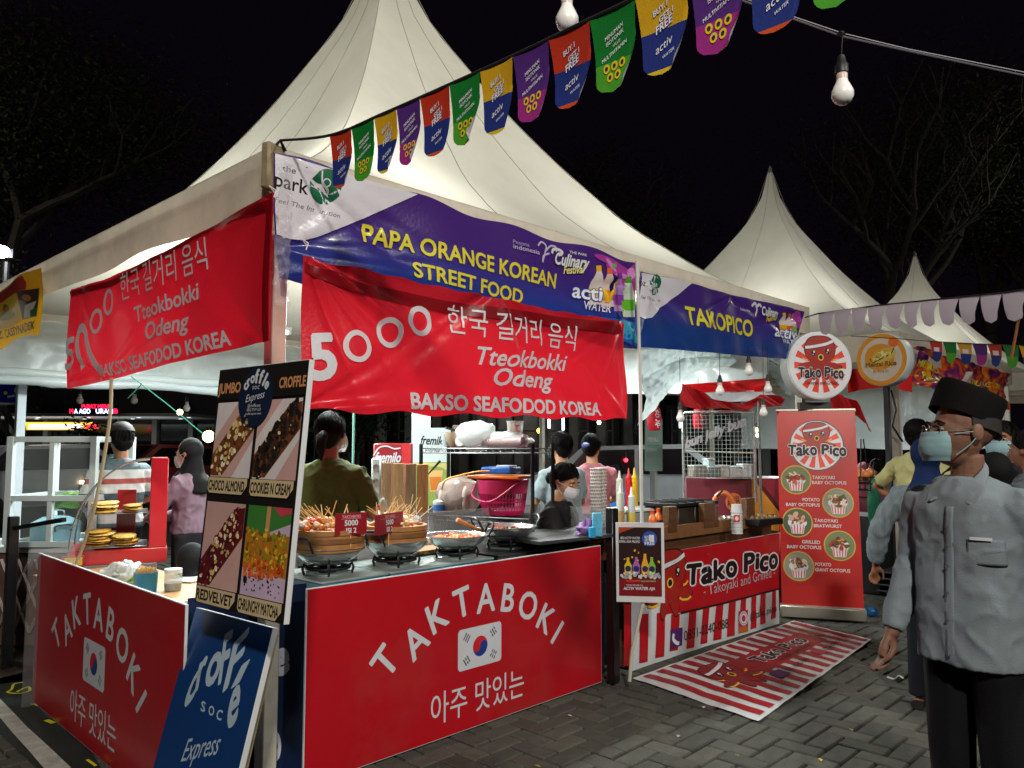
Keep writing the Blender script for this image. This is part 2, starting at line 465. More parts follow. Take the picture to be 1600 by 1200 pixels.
# ---------------- ground ----------------
FY = 2.996; XL = 1.672; TS = 5.44; EZ = 2.705
mb = MB(); mb.grid(lambda a, b: (-120 + 240 * a, -60 + 300 * b, -.03), 8, 8, M('0b0b09', .95, var=.3, vs=3, bump=.4, bs=60)); g = struct(mb.build('ground', smooth=0))
pv = [M(c,   .8, var=.24, vs=14, bump=.7, bs=90, spec=.25, dirt=.3) for c in ('50524b', '4a4c46', '56574f', '4c4b45', '474943')]
w = .113; prot = {}
def paver_mesh(k, var):
    mb = MB(); g_ = .011; s_ = (2 * w - g_, w - g_, .07) if k == 0 else (w - g_, 2 * w - g_, .07)
    mb.box((0, 0, -.035), s_, pv[var], b=.006); o = mb.build('paving_block', smooth=0); me = o.data; bpy.data.objects.remove(o); return me
for k in (0, 1):
    for var in range(5): prot[(k, var)] = paver_mesh(k, var)
cand = []; farb = []
for i in range(-14, 110):
    for j in range(-14, 100):
        s_ = (i - j) % 4
        if s_ not in (0, 3): continue
        k = 0 if s_ == 0 else 1; x = i * w + (w if k == 0 else w / 2); y = j * w + (w / 2 if k == 0 else w)
        px, py, z = proj((x, y, 0))
        if z < .4 or px < -80 or px > 1680 or py > 1290: continue
        hid = (y > FY + .1 and 1.5 < x < 7) or (x > 1.45 and y > 2.95 and x < 5.9) or (px > 1440 and py > 1040) or (1.0 < x < 1.5 and 2.2 < y < 2.9)
        if 3.72 < x < 6.3 and 2.15 < y < 2.9: hid = True
        vis = -10 < px < 1610 and py < 1215 and not hid and z < 12
        (cand if vis else farb).append((z, x, y, k))
cand.sort(); farb += cand[300:]; cand = cand[:300]
for (z, x, y, k) in cand:
    o = bpy.data.objects.new('paving_block', prot[(k, random.choice((0, 0, 1, 1, 2, 3, 4)))]); C.objects.link(o); o.parent = g
    o.location = (x, y, random.uniform(-.003, .003)); o.rotation_euler = (random.uniform(-.012, .012), random.uniform(-.012, .012), random.uniform(-.012, .012))
mb = MB()
for (z, x, y, k) in farb:
    s_ = (2 * w - .012, w - .012, .03) if k == 0 else (w - .012, 2 * w - .012, .03)
    h0, h1 = s_[0] / 2, s_[1] / 2; zz = random.uniform(-.003, .003); b_ = .005; m_ = pv[random.choice((0, 0, 1, 1, 2, 3, 4))]
    vs = [(x - h0, y - h1, zz - .035), (x + h0, y - h1, zz - .035), (x + h0, y + h1, zz - .035), (x - h0, y + h1, zz - .035), (x - h0 + b_, y - h1 + b_, zz), (x + h0 - b_, y - h1 + b_, zz), (x + h0 - b_, y + h1 - b_, zz), (x - h0 + b_, y + h1 - b_, zz)]
    mb.add(vs, [(4, 5, 6, 7), (0, 1, 5, 4), (1, 2, 6, 5), (2, 3, 7, 6), (3, 0, 4, 7)], m_)
mb.build('paving', g, smooth=0, kind='stuff')

# dark painted strip with a white line and yellow marks, left of the red panel
S = Surf(Vector((-2, 0, .003)), Vector((6, 0, .003)), Vector((-2, 8, .003)))
mk = M('12211c', .75, var=.35, vs=7, bump=.3, bs=80); wl = M('b9bdb6', .7, var=.3, vs=14, dirt=.5); yl = M('d8d000', .7, var=.2)
P = Print(S, base=.0015)
P.poly([(-60, 1075), (60, 1045), (90, 1085), (170, 1220), (120, 1260), (-60, 1090)], mk, 0)
P.poly([(-60, 1035), (70, 1010), (62, 1060), (-60, 1078)], M('2b1a12', .8, var=.4), 0)
a = P.build('painted_strip', None); struct(a)
P = Print(S, base=.0035)
P.line([(-40, 1062), (0, 1106), (30, 1140), (62, 1172), (100, 1212), (150, 1262)], [18, 22, 24, 27, 30, 32], wl)
a = P.build('road_line', None); struct(a)
P = Print(S, base=.004)
P.line(curve([(36, 1067), (22, 1070), (18, 1078), (12, 1082), (18, 1084), (34, 1084), (46, 1080), (44, 1074), (34, 1078), (26, 1082)]), 4, yl)
P.line(curve([(49, 1101), (56, 1102), (60, 1104)]), 4, yl); P.line([(72, 1126), (84, 1131)], 8, yl); P.line([(136, 1188), (150, 1198)], 5, yl)
a = P.build('yellow_paint_marks', None); struct(a)

# ---------------- tents ----------------
PROF = [(0, 2.70), (.12, 2.80), (.25, 3.04), (.43, 3.46), (.6, 4.05), (.72, 4.53), (.81, 4.97), (.87, 5.24), (.93, 5.58), (.975, 6.0), (1, 6.45)]
def pz(t, dz=0.): return float(np.interp(t, [p[0] for p in PROF], [p[1] for p in PROF]))
cloth = M('cfccc0', .55, var=.07, vs=1.6, trl=.25, bump=.12, bs=7, dirt=.12, spec=.35)
valm = M('d6cdbd', .6, var=.12, vs=4, trl=.38, bump=.25, bs=16, dirt=.35, spec=.3)
seam = M('a5a395', .7); pole_m = M('c6c2b4', .4, var=.15, vs=12, spec=.5); grey = M('5e5e58', .5)
def smoothprof(t):
    return (pz(max(0, t - .035)) + pz(t) + pz(min(1, t + .035))) / 3 if t < .96 else pz(t)
def tent(loc, size, label, full=True, rot=0, zs=1., lean=(0, 0)):
    T = thing('canopy_tent', label, 'tent', (loc[0], loc[1], 0), rot, 'white peaked canopy tents'); h = size / 2; mb = MB(); NR, NS = 28, 12
    def pt(side, a, t, lift=0):
        r = h * (1 - t) * (1 - .035 * math.sin(math.pi * min(1, t * 1.4)) * (1 - abs(2 * a - 1))) + .02; k = (2 * a - 1) * r
        # cloth sinks a little in the middle of each face
        z = smoothprof(t) - .05 * math.sin(math.pi * a) * math.sin(math.pi * t) + lift; z = EZ + (z - EZ) * zs * (size / TS)
        z += .008 * noise.noise(Vector((k * 2, t * 9, side)))
        q = [(k, -r, z), (r, k, z), (-k, r, z), (-r, -k, z)][side]; return (q[0] + lean[0] * t * t, q[1] + lean[1] * t * t, z)
    for sd in range(4):
        mb.grid(lambda a, t: pt(sd, a, t ** .9), NS, NR, cloth)
    mb.build('roof_canopy', T, smooth=60)
    mb = MB()
    for sd in range(4):
        for a in ((0, .34, .67) if full else (0, .5)):
            mb.tube([pt(sd, a, (i / 20), .008) for i in range(21)], .0028, seam, 5)
    mb.build('seam', T)
    for sd in range(4):
        mb = MB(); vb = .245 if full else .3
        def vf(a, b):
            k = (2 * a - 1) * (h + .015); wv = .012 * math.sin(a * 31 + sd) * (1 - b); zz = 2.70 - vb * (1 - b) + .012 * math.sin(a * 19 + sd * 2) * (1 - b) + .016; r = h + .02 + wv
            return [(k, -r, zz), (r, k, zz), (-k, r, zz), (-r, -k, zz)][sd]
        mb.grid(vf, 60, 5, valm); mb.build('valance', T)
    for sx in (-1, 1):
        for sy in (-1, 1):
            mb = MB(); mb.box((sx * (h - .06), sy * (h - .06), 1.34), (.07, .07, 2.68), pole_m, b=.006)
            mb.box((sx * (h - .06), sy * (h - .06), .01), (.18, .18, .02), grey); mb.build('pole', T)
    mb = MB(); zt = EZ + (6.45 - EZ) * zs * size / TS; mb.tube([(0, 0, zt - .03), (0, 0, zt + .05), (0, 0, zt + .09)], [.035, .03, .012], grey, 10); mb.build('finial', T)
    mb = MB()
    for q in (-1, 1):
        mb.tube([(-h + .06, q * (h - .06), 2.62), (h - .06, q * (h - .06), 2.62)], .022, pole_m, 8)
        mb.tube([(q * (h - .06), -h + .06, 2.62), (q * (h - .06), h - .06, 2.62)], .022, pole_m, 8)
    mb.build('eave_beam', T); return T
T1 = tent((XL + TS / 2, FY + TS / 2), TS, 'largest white peaked tent sheltering both food stalls, nearest the camera', lean=(-cR.x * .09, -cR.y * .09))
T2 = tent((12.05, 5.62), 5.44, 'white peaked tent behind the octopus sign, second in size', full=False, zs=.86)
T3 = tent((18.9, 5.45), 5.44, 'smallest white peaked tent peeking out farthest away on the right', full=False, zs=.80)
for t_, d_ in ((T2, 0), (T3, 0)):
    pass
# brackets at the near corner
mb = MB(); cn = M('8a7a5e', .7, var=.3, vs=30)
mb.box((XL - .015, FY - .02, 2.62), (.10, .05, .20), cn, rz=.3, b=.01); mb.tube([(XL - .02, FY - .03, 2.70), (XL + .0, FY - .05, 2.735), (XL + .03, FY - .04, 2.70)], .008, M('1c1712', .8), 6)
tag(mb.build('corner_wrap'), 'stained brown cloth wrap tied round the near corner of the big tent', 'cloth wrap')

# rear curtain of crumpled translucent plastic hanging from the back eave
plas = M('d6dfe0', .28, var=.06, vs=3, trl=.5, bump=.5, bs=9, spec=.6)
def crump(u, v, s_=0): return .05 * noise.noise(Vector((u * 1.7, v * 3 + s_, s_))) + .03 * noise.noise(Vector((u * 5, v * 7, 3 + s_))) + .012 * noise.noise(Vector((u * 14, v * 16, s_)))
def curtain(a0, a1, ztop, zbot, seed, m, name, label, cat, nx=150, nz=16, sag=.06):
    a0 = Vector(a0); a1 = Vector(a1); d = a1 - a0; n = Vector((d.y, -d.x, 0)).normalized(); L = d.length; mb = MB()
    def fn(a, b):
        zb = zbot + sag * noise.noise(Vector((a * L * .8, seed, 0))) + .02 * noise.noise(Vector((a * L * 4, seed, 2)))
        p = a0 + d * a; return p + n * (crump(a * L, b * (ztop - zb), seed) + .05 * math.exp(-(b * 8) ** 2)) + Vector((0, 0, zb + (ztop - zb) * b))
    mb.grid(fn, nx, nz, m); return tag(mb.build(name, smooth=70), label, cat)
curtain((XL - 1.6, FY + TS - .1, 0), (XL + TS, FY + TS - .1, 0), 2.62, 2.04, 3, plas, 'rear_curtain', 'crumpled white plastic sheet hanging along the rear eave of the big tent', 'plastic sheet', nx=220)
mb = MB()
for i in range(2):
    pts = [(XL - 1.5 + 7 * t / 60, FY + TS - .17 + .02 * noise.noise(Vector((t * .7, i, 0))), 2.04 + .045 * noise.noise(Vector((t * .13, i * 3, 0))) + i * .07) for t in range(61)]
    mb.tube(pts, [.045 + .014 * noise.noise(Vector((t * .5, 5, i))) for t in range(61)], plas, 10)
tag(mb.build('rolled_sheet_edge', smooth=70), 'rolled lower hem of white plastic sheet above the dark background', 'rolled sheet')
# rolled clear side curtain bunched above the octopus stall
clr = M('b4c0c0', .18, var=.12, vs=5, trl=.45, bump=.9, bs=13, spec=.9)
mb = MB()
def rcf(a, b):
    x = 998 + 236 * a; top = np.interp(a, [0, .2, .5, .8, 1], [548, 540, 545, 552, 556]); bot = np.interp(a, [0, .06, .12, .2, .28, .42, .6, .8, .9, 1], [664, 652, 636, 612, 592, 577, 572, 572, 590, 622])
    p = Yp(x, bot + (top - bot) * b, 3.5 + .35 * a); th = math.sin(math.pi * min(1, b * 1.6)) if b < .62 else .3
    q = p * 3.2; n1 = noise.noise(q) + .9 * noise.noise(p * 9) + .8 * noise.noise(p * 19) + .4 * noise.noise(p * 40)
    return p + Vector((-.3, -.7, .1)) * (.10 * th + .055 * n1)
mb.grid(rcf, 120, 44, clr)
tag(mb.build('rolled_clear_curtain', smooth=80), 'bunched clear plastic curtain rolled up under the TAKOPICO banner', 'rolled curtain')
curtain((XL + TS - .1, FY + TS - .15, 0), (XL + TS - .1, FY + .35, 0), 2.62, 1.98, 9, plas, 'side_curtain', 'pale plastic sheet hanging along the right eave of the big tent', 'plastic sheet', nx=160)

# ---------------- lamps under the canopy ----------------
tube_e = M('f2fffb', .4, var=0, emit=14); whm = M('e4e8e6', .4, var=.03)
def tube_light(loc, rz, label, power=55, L=1.2, vert=False):
    T = thing('tube_light', label, 'tube light', loc, rz, 'fluorescent tubes under the canopies'); mb = MB()
    mb.tube([(-L / 2, 0, 0), (L / 2, 0, 0)], .016, tube_e, 10); mb.build('lamp_tube', T); mb = MB()
    mb.box((0, 0, .035), (L + .05, .05, .03), whm); mb.box((-L / 2 - .01, 0, .008), (.03, .04, .05), whm); mb.box((L / 2 + .01, 0, .008), (.03, .04, .05), whm)
    mb.tube([(0, 0, .05), (0, 0, .2)], .004, grey, 6); mb.build('fitting', T)
    l = bpy.data.lights.new('tube_glow', 'AREA'); l.shape = 'RECTANGLE'; l.size = L; l.size_y = .05; l.energy = power; l.color = (.92, 1, .985)
    o = bpy.data.objects.new('tube_glow', l); C.objects.link(o); o.parent = T; o.location = (0, 0, -.03)
    l2 = bpy.data.lights.new('tube_glow', 'AREA'); l2.shape = 'RECTANGLE'; l2.size = L; l2.size_y = .05; l2.energy = power * .55; l2.color = (.97, 1, .93)
    o = bpy.data.objects.new('tube_glow', l2); C.objects.link(o); o.parent = T; o.location = (0, 0, .06); o.rotation_euler = (math.pi, 0, 0)
    return T
tube_light((XL + 1.3, FY + 1.25, 2.5), 0, 'fluorescent tube under the canopy over the Korean food stall', 95)
tube_light((XL + 1.6, FY + 3.6, 2.5), 0, 'fluorescent tube under the canopy rear left, above the bread case', 170)
tube_light((XL + 4.2, FY + 1.6, 2.5), 0, 'fluorescent tube under the canopy above the octopus stall', 90)
tube_light((XL + 4.3, FY + 3.9, 2.5), 0, 'fluorescent tube under the canopy rear right, above the wire rack', 125)
tube_light((11.3, 5.0, 2.45), 0, 'fluorescent tube under the second peaked tent', 160)
tube_light((18.3, 5.0, 2.45), 0, 'fluorescent tube under the farthest peaked tent', 160)

# ---------------- banner helpers ----------------
def vinyl(c, rough=.33, coat=.32, trl=.28, var=.08): return M(c, rough, var=var, vs=3, trl=trl, spec=.6, coat=coat, bump=.18, bs=55, name='vinyl')
def inkm(c, trl=.18): return M(c, .28, var=.04, vs=5, trl=trl, spec=.6, coat=.5, bump=.15, bs=55, name='ink')
RED = vinyl('c81a2a'); WHI = inkm('dfe0e4'); YEL = inkm('e6dc3e'); NAVY = vinyl('1c2f7a'); PUR = inkm('4a2a83'); GRN = inkm('1f6b4a'); BLK = inkm('15130f'); ORG = inkm('f08020'); MAG = inkm('b03fa0'); LIM = inkm('78c43a')
def grad(c1, c2, z1, z2, trl=.2):
    m = vinyl(c1, var=.051 + z1 * .001).copy(); nt = m.node_tree; b = nt.nodes['Principled BSDF']; tc = nt.nodes.new('ShaderNodeTexCoord'); sx = nt.nodes.new('ShaderNodeSeparateXYZ'); mr = nt.nodes.new('ShaderNodeMapRange'); mx = nt.nodes.new('ShaderNodeMix'); mx.data_type = 'RGBA'
    nt.links.new(tc.outputs['Object'], sx.inputs[0]); nt.links.new(sx.outputs[2], mr.inputs[0]); mr.inputs[1].default_value = z1; mr.inputs[2].default_value = z2
    nt.links.new(mr.outputs[0], mx.inputs[0]); mx.inputs[6].default_value = lin(c1); mx.inputs[7].default_value = lin(c2)
    for n_ in [b] + [n for n in nt.nodes if n.type == 'BSDF_TRANSLUCENT']:
        nt.links.new(mx.outputs[2], n_.inputs[0])
    return m
def tie(p, seed=0):
    mb = MB(); p = Vector(p); mb.tube([p, p + Vector((.01, .0, .03)), p + Vector((-.01, .02, .05)), p + Vector((.012, .01, .02))], .003, M('d8d2c4', .7), 5); return mb

# ----- purple banner of the korean stall
def rp(y, px, py): return Yp(px, py, y)
yb = FY - .07
BL, BR, TL = rp(yb, 438, 434), rp(yb, 995, 548), rp(yb, 430, 240)
S1 = Surf(BL, BR, (BL.x, BL.y, TL.z)); S1.h = wrinkle(S1.W, S1.H, 11, .022, 26, ties=[(0, S1.H), (0, S1.H * .25), (S1.W, S1.H * .9), (S1.W * .55, 0), (0, 0), (S1.W, 0)])
T = thing('stall_banner', 'long purple banner reading PAPA ORANGE KOREAN STREET FOOD along the front eave', 'banner', BL, absolute=True, group='banners on the stall eaves')
sheet(S1, [(428, 238), (990, 411), (995, 548), (438, 434)], 190, 40, grad('1a2f78', '47267c', 2.24, 2.5), 'banner_sheet', T, edge=lambda a, b: (0, .012 * math.sin(a * 25) * b - .01 * math.sin(a * 17) * (1 - b)))
P = Print(S1, base=.006)
def grad_ink(c1, c2): return None
P.poly([(429, 240), (649, 305), (560, 345), (500, 369), (480, 374), (460, 372), (436, 365)], inkm('e2dfe6'), 1)
P.text('the', (441, 267), (461, 272), (441, 258), BLK, 2)
P.text('park', (431, 289), (481, 304), (431, 268), BLK, 2, off=.01)
P.disk((508, 292), 24, GRN, 2, ry=27, n=32)
for q in ([(500, 268), (500, 285), (512, 300), (516, 319)], [(486, 290), (500, 296), (508, 318)], [(530, 298), (517, 304), (510, 316)]): P.line(curve(q), 2.4, inkm('e2dfe6'), 3)
P.ring((507, 287), 7, 5, inkm('e2dfe6'), 3)
P.text('Feel The Inspiration', (432, 314), (532, 341), (432, 306), inkm('6d6a70'), 2, shear=.2)
P.text('PAPA ORANGE KOREAN', (568, 377), (869, 450), (569, 350), YEL, 3, off=.026)
P.text('STREET FOOD', (642, 433), (818, 474), (642, 410), YEL, 3, off=.026)
P.text('Pesona', (801, 380), (826, 386), (801, 374), inkm('b6a8d0'), 3); P.text('indonesia', (801, 388), (842, 398), (801, 381), inkm('c9bfdd'), 3, off=.01)
for q in ([(840, 384), (846, 378), (853, 384), (851, 394), (846, 410)], [(862, 384), (868, 386), (869, 394)], [(852, 392), (858, 386), (862, 384), (869, 386)], [(846, 410), (848, 400), (858, 396)]): P.line(curve(q), 2, inkm('c9bfdd'), 3)
P.text('THE PARK', (888, 396), (912, 402), (888, 392), WHI, 3, off=.01)
P.text('Culinary', (866, 412), (914, 421), (868, 394), WHI, 4, off=.035, shear=.15, outline=(BLK, .07))
P.text('Festival', (880, 428), (909, 427), (880, 416), inkm('e4dc90'), 4, off=.03, shear=.15, outline=(BLK, .06))
P.line(curve([(862, 396), (864, 390), (872, 390), (878, 395), (872, 399)]), 3, WHI, 4)
for (a, b, c, d, ang) in ((965, 425, 26, 10, .5), (975, 450, 14, 20, .2), (945, 408, 24, 5, .4), (985, 440, 8, 26, 0)): P.disk((a, b), c, MAG, 1, ry=d, n=14, ang=ang)
for (a, b, c, d, ang) in ((950, 415, 14, 3, .9), (968, 432, 13, 4, .2), (982, 428, 6, 9, 0)): P.disk((a, b), c, inkm('d88ad0'), 2, ry=d, n=10, ang=ang)
def bottle_print(P, x, y, s, cap, body, lbl, m=WHI):
    P.poly([(x - 4 * s, y), (x + 4 * s, y), (x + 4.5 * s, y + 9 * s), (x - 4.5 * s, y + 9 * s)], cap, 4)
    P.poly([(x - 4 * s, y + 9 * s), (x + 4 * s, y + 9 * s), (x + 9 * s, y + 24 * s), (x + 9 * s, y + 60 * s), (x - 9 * s, y + 60 * s), (x - 9 * s, y + 24 * s)], body, 3)
    P.poly([(x - 9 * s, y + 34 * s), (x + 9 * s, y + 34 * s), (x + 9 * s, y + 50 * s), (x - 9 * s, y + 50 * s)], lbl, 5)
bottle_print(P, 930, 416, 1., inkm('f0b91c'), inkm('e8dcd8'), inkm('d8c05a')); bottle_print(P, 947, 420, 1., inkm('ee6a28'), inkm('e8d0c4'), inkm('ee8a3c'))
bottle_print(P, 963, 427, 1., inkm('7d3596'), inkm('b48ac8'), inkm('8b3ea8')); bottle_print(P, 978, 433, 1.05, inkm('5ea436'), inkm('cfe0c8'), inkm('6bbf30'))
P.disk((955, 416), 3.4, inkm('6bbf30'), 5)
P.text('acti', (898, 463), (936, 471), (899, 441), inkm('f4f6fa'), 8, off=.02, outline=(inkm('2349a8'), .06))
P.poly([(936, 452), (941, 452), (945, 465), (958, 436), (962, 438), (946, 474), (942, 473)], inkm('f3c92a'), 9); P.poly([(950, 446), (955, 434), (960, 436), (954, 452), (948, 458)], inkm('12174a'), 10)
P.text('WATER', (914, 482), (950, 489), (914, 470), inkm('eef2fa'), 8, off=.012)
P.poly([(920, 492), (994, 505), (995, 545), (960, 530), (915, 500)], inkm('2b62b8'), 2); P.poly([(925, 497), (950, 500), (945, 506), (925, 502)], inkm('c98ad0'), 3); P.poly([(962, 500), (985, 505), (992, 540), (968, 528)], inkm('39a6c8'), 3)
P.build('print', T)
# sealing film bunched at the corner
mb = MB()
def film(a, b): 
    p = Vector((XL - .02 + .07 * a, FY - .065 - .02 * math.sin(a * 3), 2.02 + .62 * b)); return p + Vector((1, 1, 0)) * .02 * noise.noise(p * 23) + Vector((0, -1, 0)) * .02 * noise.noise(p * 47)
mb.grid(film, 14, 70, M('dcd8e2', .12, var=.1, vs=20, trl=.3, alpha=.22, spec=1)); tag(mb.build('clear_film', smooth=80), 'strip of crinkled clear film wrapped down the corner between the two banners', 'plastic film')

# ----- TAKOPICO banner
BL, BR, TL = rp(yb, 1000, 549), rp(yb, 1241, 561), rp(yb, 1001, 425)
BL = rp(yb, 1001, 540)
S2 = Surf(Vector((BL.x, BL.y, BL.z)), Vector((rp(yb, 1255, 560).x, BL.y, BL.z)), (BL.x, BL.y, TL.z)); S2.h = wrinkle(S2.W, S2.H, 5, .02, 18)
T = thing('stall_banner', 'shorter blue banner reading TAKOPICO in yellow along the front eave', 'banner', BL, absolute=True, group='banners on the stall eaves')
sheet(S2, [(1001, 424), (1256, 487), (1240, 562), (1001, 542)], 200, 50, grad('16336f', '45287c', 2.26, 2.5), 'banner_sheet', T)
P = Print(S2, base=.007)
P.poly([(1002, 426), (1078, 443), (1040, 476), (1020, 496), (1008, 498), (1002, 492)], inkm('dedde4'), 1)
P.text('park', (1000, 446), (1013, 449), (1000, 436), BLK, 2); P.disk((1023, 445), 9, GRN, 2, ry=16); P.line(curve([(1020, 432), (1022, 445), (1027, 460)]), 1.4, inkm('dedde4'), 3); P.line(curve([(1015, 446), (1021, 450), (1024, 459)]), 1.2, inkm('dedde4'), 3)
P.text('Feel The Inspiration', (1003, 466), (1034, 472), (1003, 461), inkm('6d6a70'), 2, shear=.2)
P.text('TAKOPICO', (1072, 506), (1176, 526), (1070, 479), YEL, 3, off=.028)
P.text('Indonesia', (1158, 485), (1172, 488), (1158, 480), WHI, 3); P.line(curve([(1174, 478), (1180, 474), (1182, 486), (1180, 494)]), 2, WHI, 3); P.line(curve([(1180, 480), (1186, 476), (1188, 480)]), 2, WHI, 3)
P.text('Culinary', (1189, 492), (1212, 497), (1189, 479), WHI, 4, off=.035, outline=(BLK, .07)); P.text('Festival', (1196, 503), (1209, 500), (1196, 495), inkm('e4c830'), 4, off=.03)
P.disk((1243, 500), 9, MAG, 1, ry=14)
for x, c in ((1222, 'f0b91c'), (1231, 'ee6a28'), (1239, '8bd05a')): bottle_print(P, x, 489 + (x - 1222) * .2, .55, inkm(c), inkm('e8dcd8'), inkm(c))
P.text('activ', (1207, 525), (1240, 531), (1208, 508), inkm('f4f6fa'), 8, off=.02, outline=(inkm('2349a8'), .06)); P.text('WATER', (1219, 536), (1243, 540), (1219, 529), inkm('eef2fa'), 8, off=.01)
P.build('print', T)

# ----- red front banner
yr = FY - .17
BL, BR = rp(yr, 470, 641), rp(yr, 975, 656)
S3 = Surf(Vector((BL.x, yr, (BL.z + BR.z) / 2)), Vector((BR.x, yr, (BL.z + BR.z) / 2)), (BL.x, yr, 2.25)); S3.h = wrinkle(S3.W, S3.H, 23, .020, 44, ties=[(0, S3.H), (0, S3.H), (S3.W, S3.H), (S3.W, S3.H), (S3.W, 0), (0, 0), (S3.W * .5, S3.H)])
hem = vinyl('8c0b18')
T = thing('hanging_banner', 'wrinkled red banner on the front, 5000 in big digits left of white Korean lettering', 'banner', BL, absolute=True, group='red 5000 banners')
sheet(S3, [(471, 400), (975, 505), (976, 656), (469, 641)], 230, 64, RED, 'banner_sheet', T, edge=lambda a, b: (0, -.008 * math.sin(math.pi * a) * b + .004 * math.sin(a * 60) * b + .010 * math.sin(a * 34) * (1 - b)))
P = Print(S3, base=.006)
P.poly([(473, 410), (560, 440), (700, 470), (973, 508), (973, 524), (700, 490), (560, 460), (474, 426)], hem, 0)
P.text('5', (483, 593), (519, 590), (482, 524), WHI, 2, off=.035)
for (x, y, rx, ry) in ((556, 541, 21.5, 25.5), (608, 520, 21, 24), (657.5, 501.5, 19.5, 24)): P.ring((x, y), rx, rx - 7.5, WHI, 2, ry=ry, ry2=ry - 8.5, ang=-.15)
P.text('한국 길거리 음식', (701, 516), (899, 545), (702, 482), WHI, 2, off=.002)
P.text('Tteokbokki', (742, 569), (888, 579), (744, 542), WHI, 2, off=.018, shear=.2)
P.text('Odeng', (770, 601), (864, 607), (772, 575), WHI, 2, off=.022, shear=.2)
P.text('BAKSO SEAFODOD KOREA', (642, 638), (937, 649), (642, 614), WHI, 2, off=.035)
P.build('print', T)
tie(S3.P(0, S3.H)).build('tie', T); tie(S3.P(S3.W, S3.H)).build('tie', T)

# ----- red side banner
xr = XL - .10
def xp(px, py): return Xp(px, py, xr)
BL, BR = xp(108, 608), xp(420, 531)
S4 = Surf(Vector((xr, BL.y, (BL.z + BR.z) / 2)), Vector((xr, BR.y, (BL.z + BR.z) / 2)), (xr, BL.y, 2.44)); S4.h = wrinkle(S4.W, S4.H, 31, .013, 16, ties=[(S4.W, S4.H), (0, S4.H), (0, 0), (S4.W, 0), (.5, 0)])
T = thing('hanging_banner', 'red banner on the left side of the tent, its 5000 running uphill beside Korean lettering', 'banner', BL, absolute=True, group='red 5000 banners')
sheet(S4, [(110, 452), (425, 300), (419, 532), (107, 608)], 170, 50, RED, 'banner_sheet', T, edge=lambda a, b: (0, -.05 * math.sin(math.pi * a) * b))
P = Print(S4, base=.006)
P.poly([(110, 455), (180, 436), (260, 395), (425, 301), (424, 326), (345, 352), (260, 403), (180, 447), (111, 463)], hem, 0)
P.poly([(415, 306), (424, 301), (419, 532), (410, 534)], hem, 0)
P.text('5', (108, 578), (118, 574), (109, 532), WHI, 2, off=.03)
P.line(curve([(131, 574), (126, 556), (124, 536), (126, 518), (131, 512), (136, 518), (138, 534), (142, 552), (150, 570), (157, 582)]), 5, WHI, 2)
for (x, y, rx, ry, a) in ((152.5, 502, 8.6, 20, .12), (170.5, 472, 8, 21, .1)): P.ring((x, y), rx, rx - 3.4, WHI, 2, ry=ry, ry2=ry - 6.5, ang=a)
P.text('한국 길거리 음식', (193, 468), (325, 416), (192, 436), WHI, 2, off=.002)
P.text('Tteokbokki', (213, 504), (314, 467), (211, 481), WHI, 2, off=.02)
P.text('Odeng', (228, 531), (297, 514), (229, 506), WHI, 2, off=.022)
P.text('BAKSO SEAFODOD KOREA', (156, 590), (363, 539), (154, 572), WHI, 2, off=.035)
P.build('print', T); tie(S4.P(S4.W, S4.H)).build('tie', T)

# ----- yellow banner at the far left eave
S5 = Surf(xp(-90, 600), xp(64, 535), xp(-90, 450)); S5.h = wrinkle(S5.W, S5.H, 8, .03, 12)
T = thing('hanging_banner', 'old yellow and red banner cut by the left picture edge, with black lettering', 'banner', S5.O, absolute=True)
sheet(S5, [(-90, 500), (62, 418), (62, 528), (-90, 560)], 50, 26, vinyl('c9951a', rough=.5, coat=.1), 'banner_sheet', T, edge=lambda a, b: (0, .04 * math.sin(a * 9) * (1 - b)))
P = Print(S5, base=.006)
P.poly([(-80, 500), (44, 432), (48, 442), (47, 452), (-80, 512)], inkm('a8352c'), 1); P.poly([(-80, 515), (32, 458), (38, 490), (30, 505), (-80, 545)], inkm('dfc41c'), 1)
P.poly([(35, 458), (60, 450), (57, 494), (38, 500)], inkm('3a2c22'), 2); P.poly([(44, 478), (57, 470), (50, 496), (40, 498)], inkm('c8bcae'), 3); P.disk((47, 466), 5, inkm('b06a38'), 4); P.poly([(50, 485), (58, 480), (57, 494), (50, 496)], inkm('2c6b40'), 4)
P.disk((14, 494), 14, inkm('a8a83a'), 2, ry=6, ang=-.3); P.disk((13, 482), 6, inkm('b87f2a'), 3); P.disk((12, 478), 2.5, inkm('4c7a34'), 4)
P.text('CASSYNADEK', (8, 528), (56, 514), (8, 516), BLK, 3, off=.03); P.text('HEZ', (-25, 534), (4, 528), (-25, 524), BLK, 3, off=.03)
P.build('print', T)

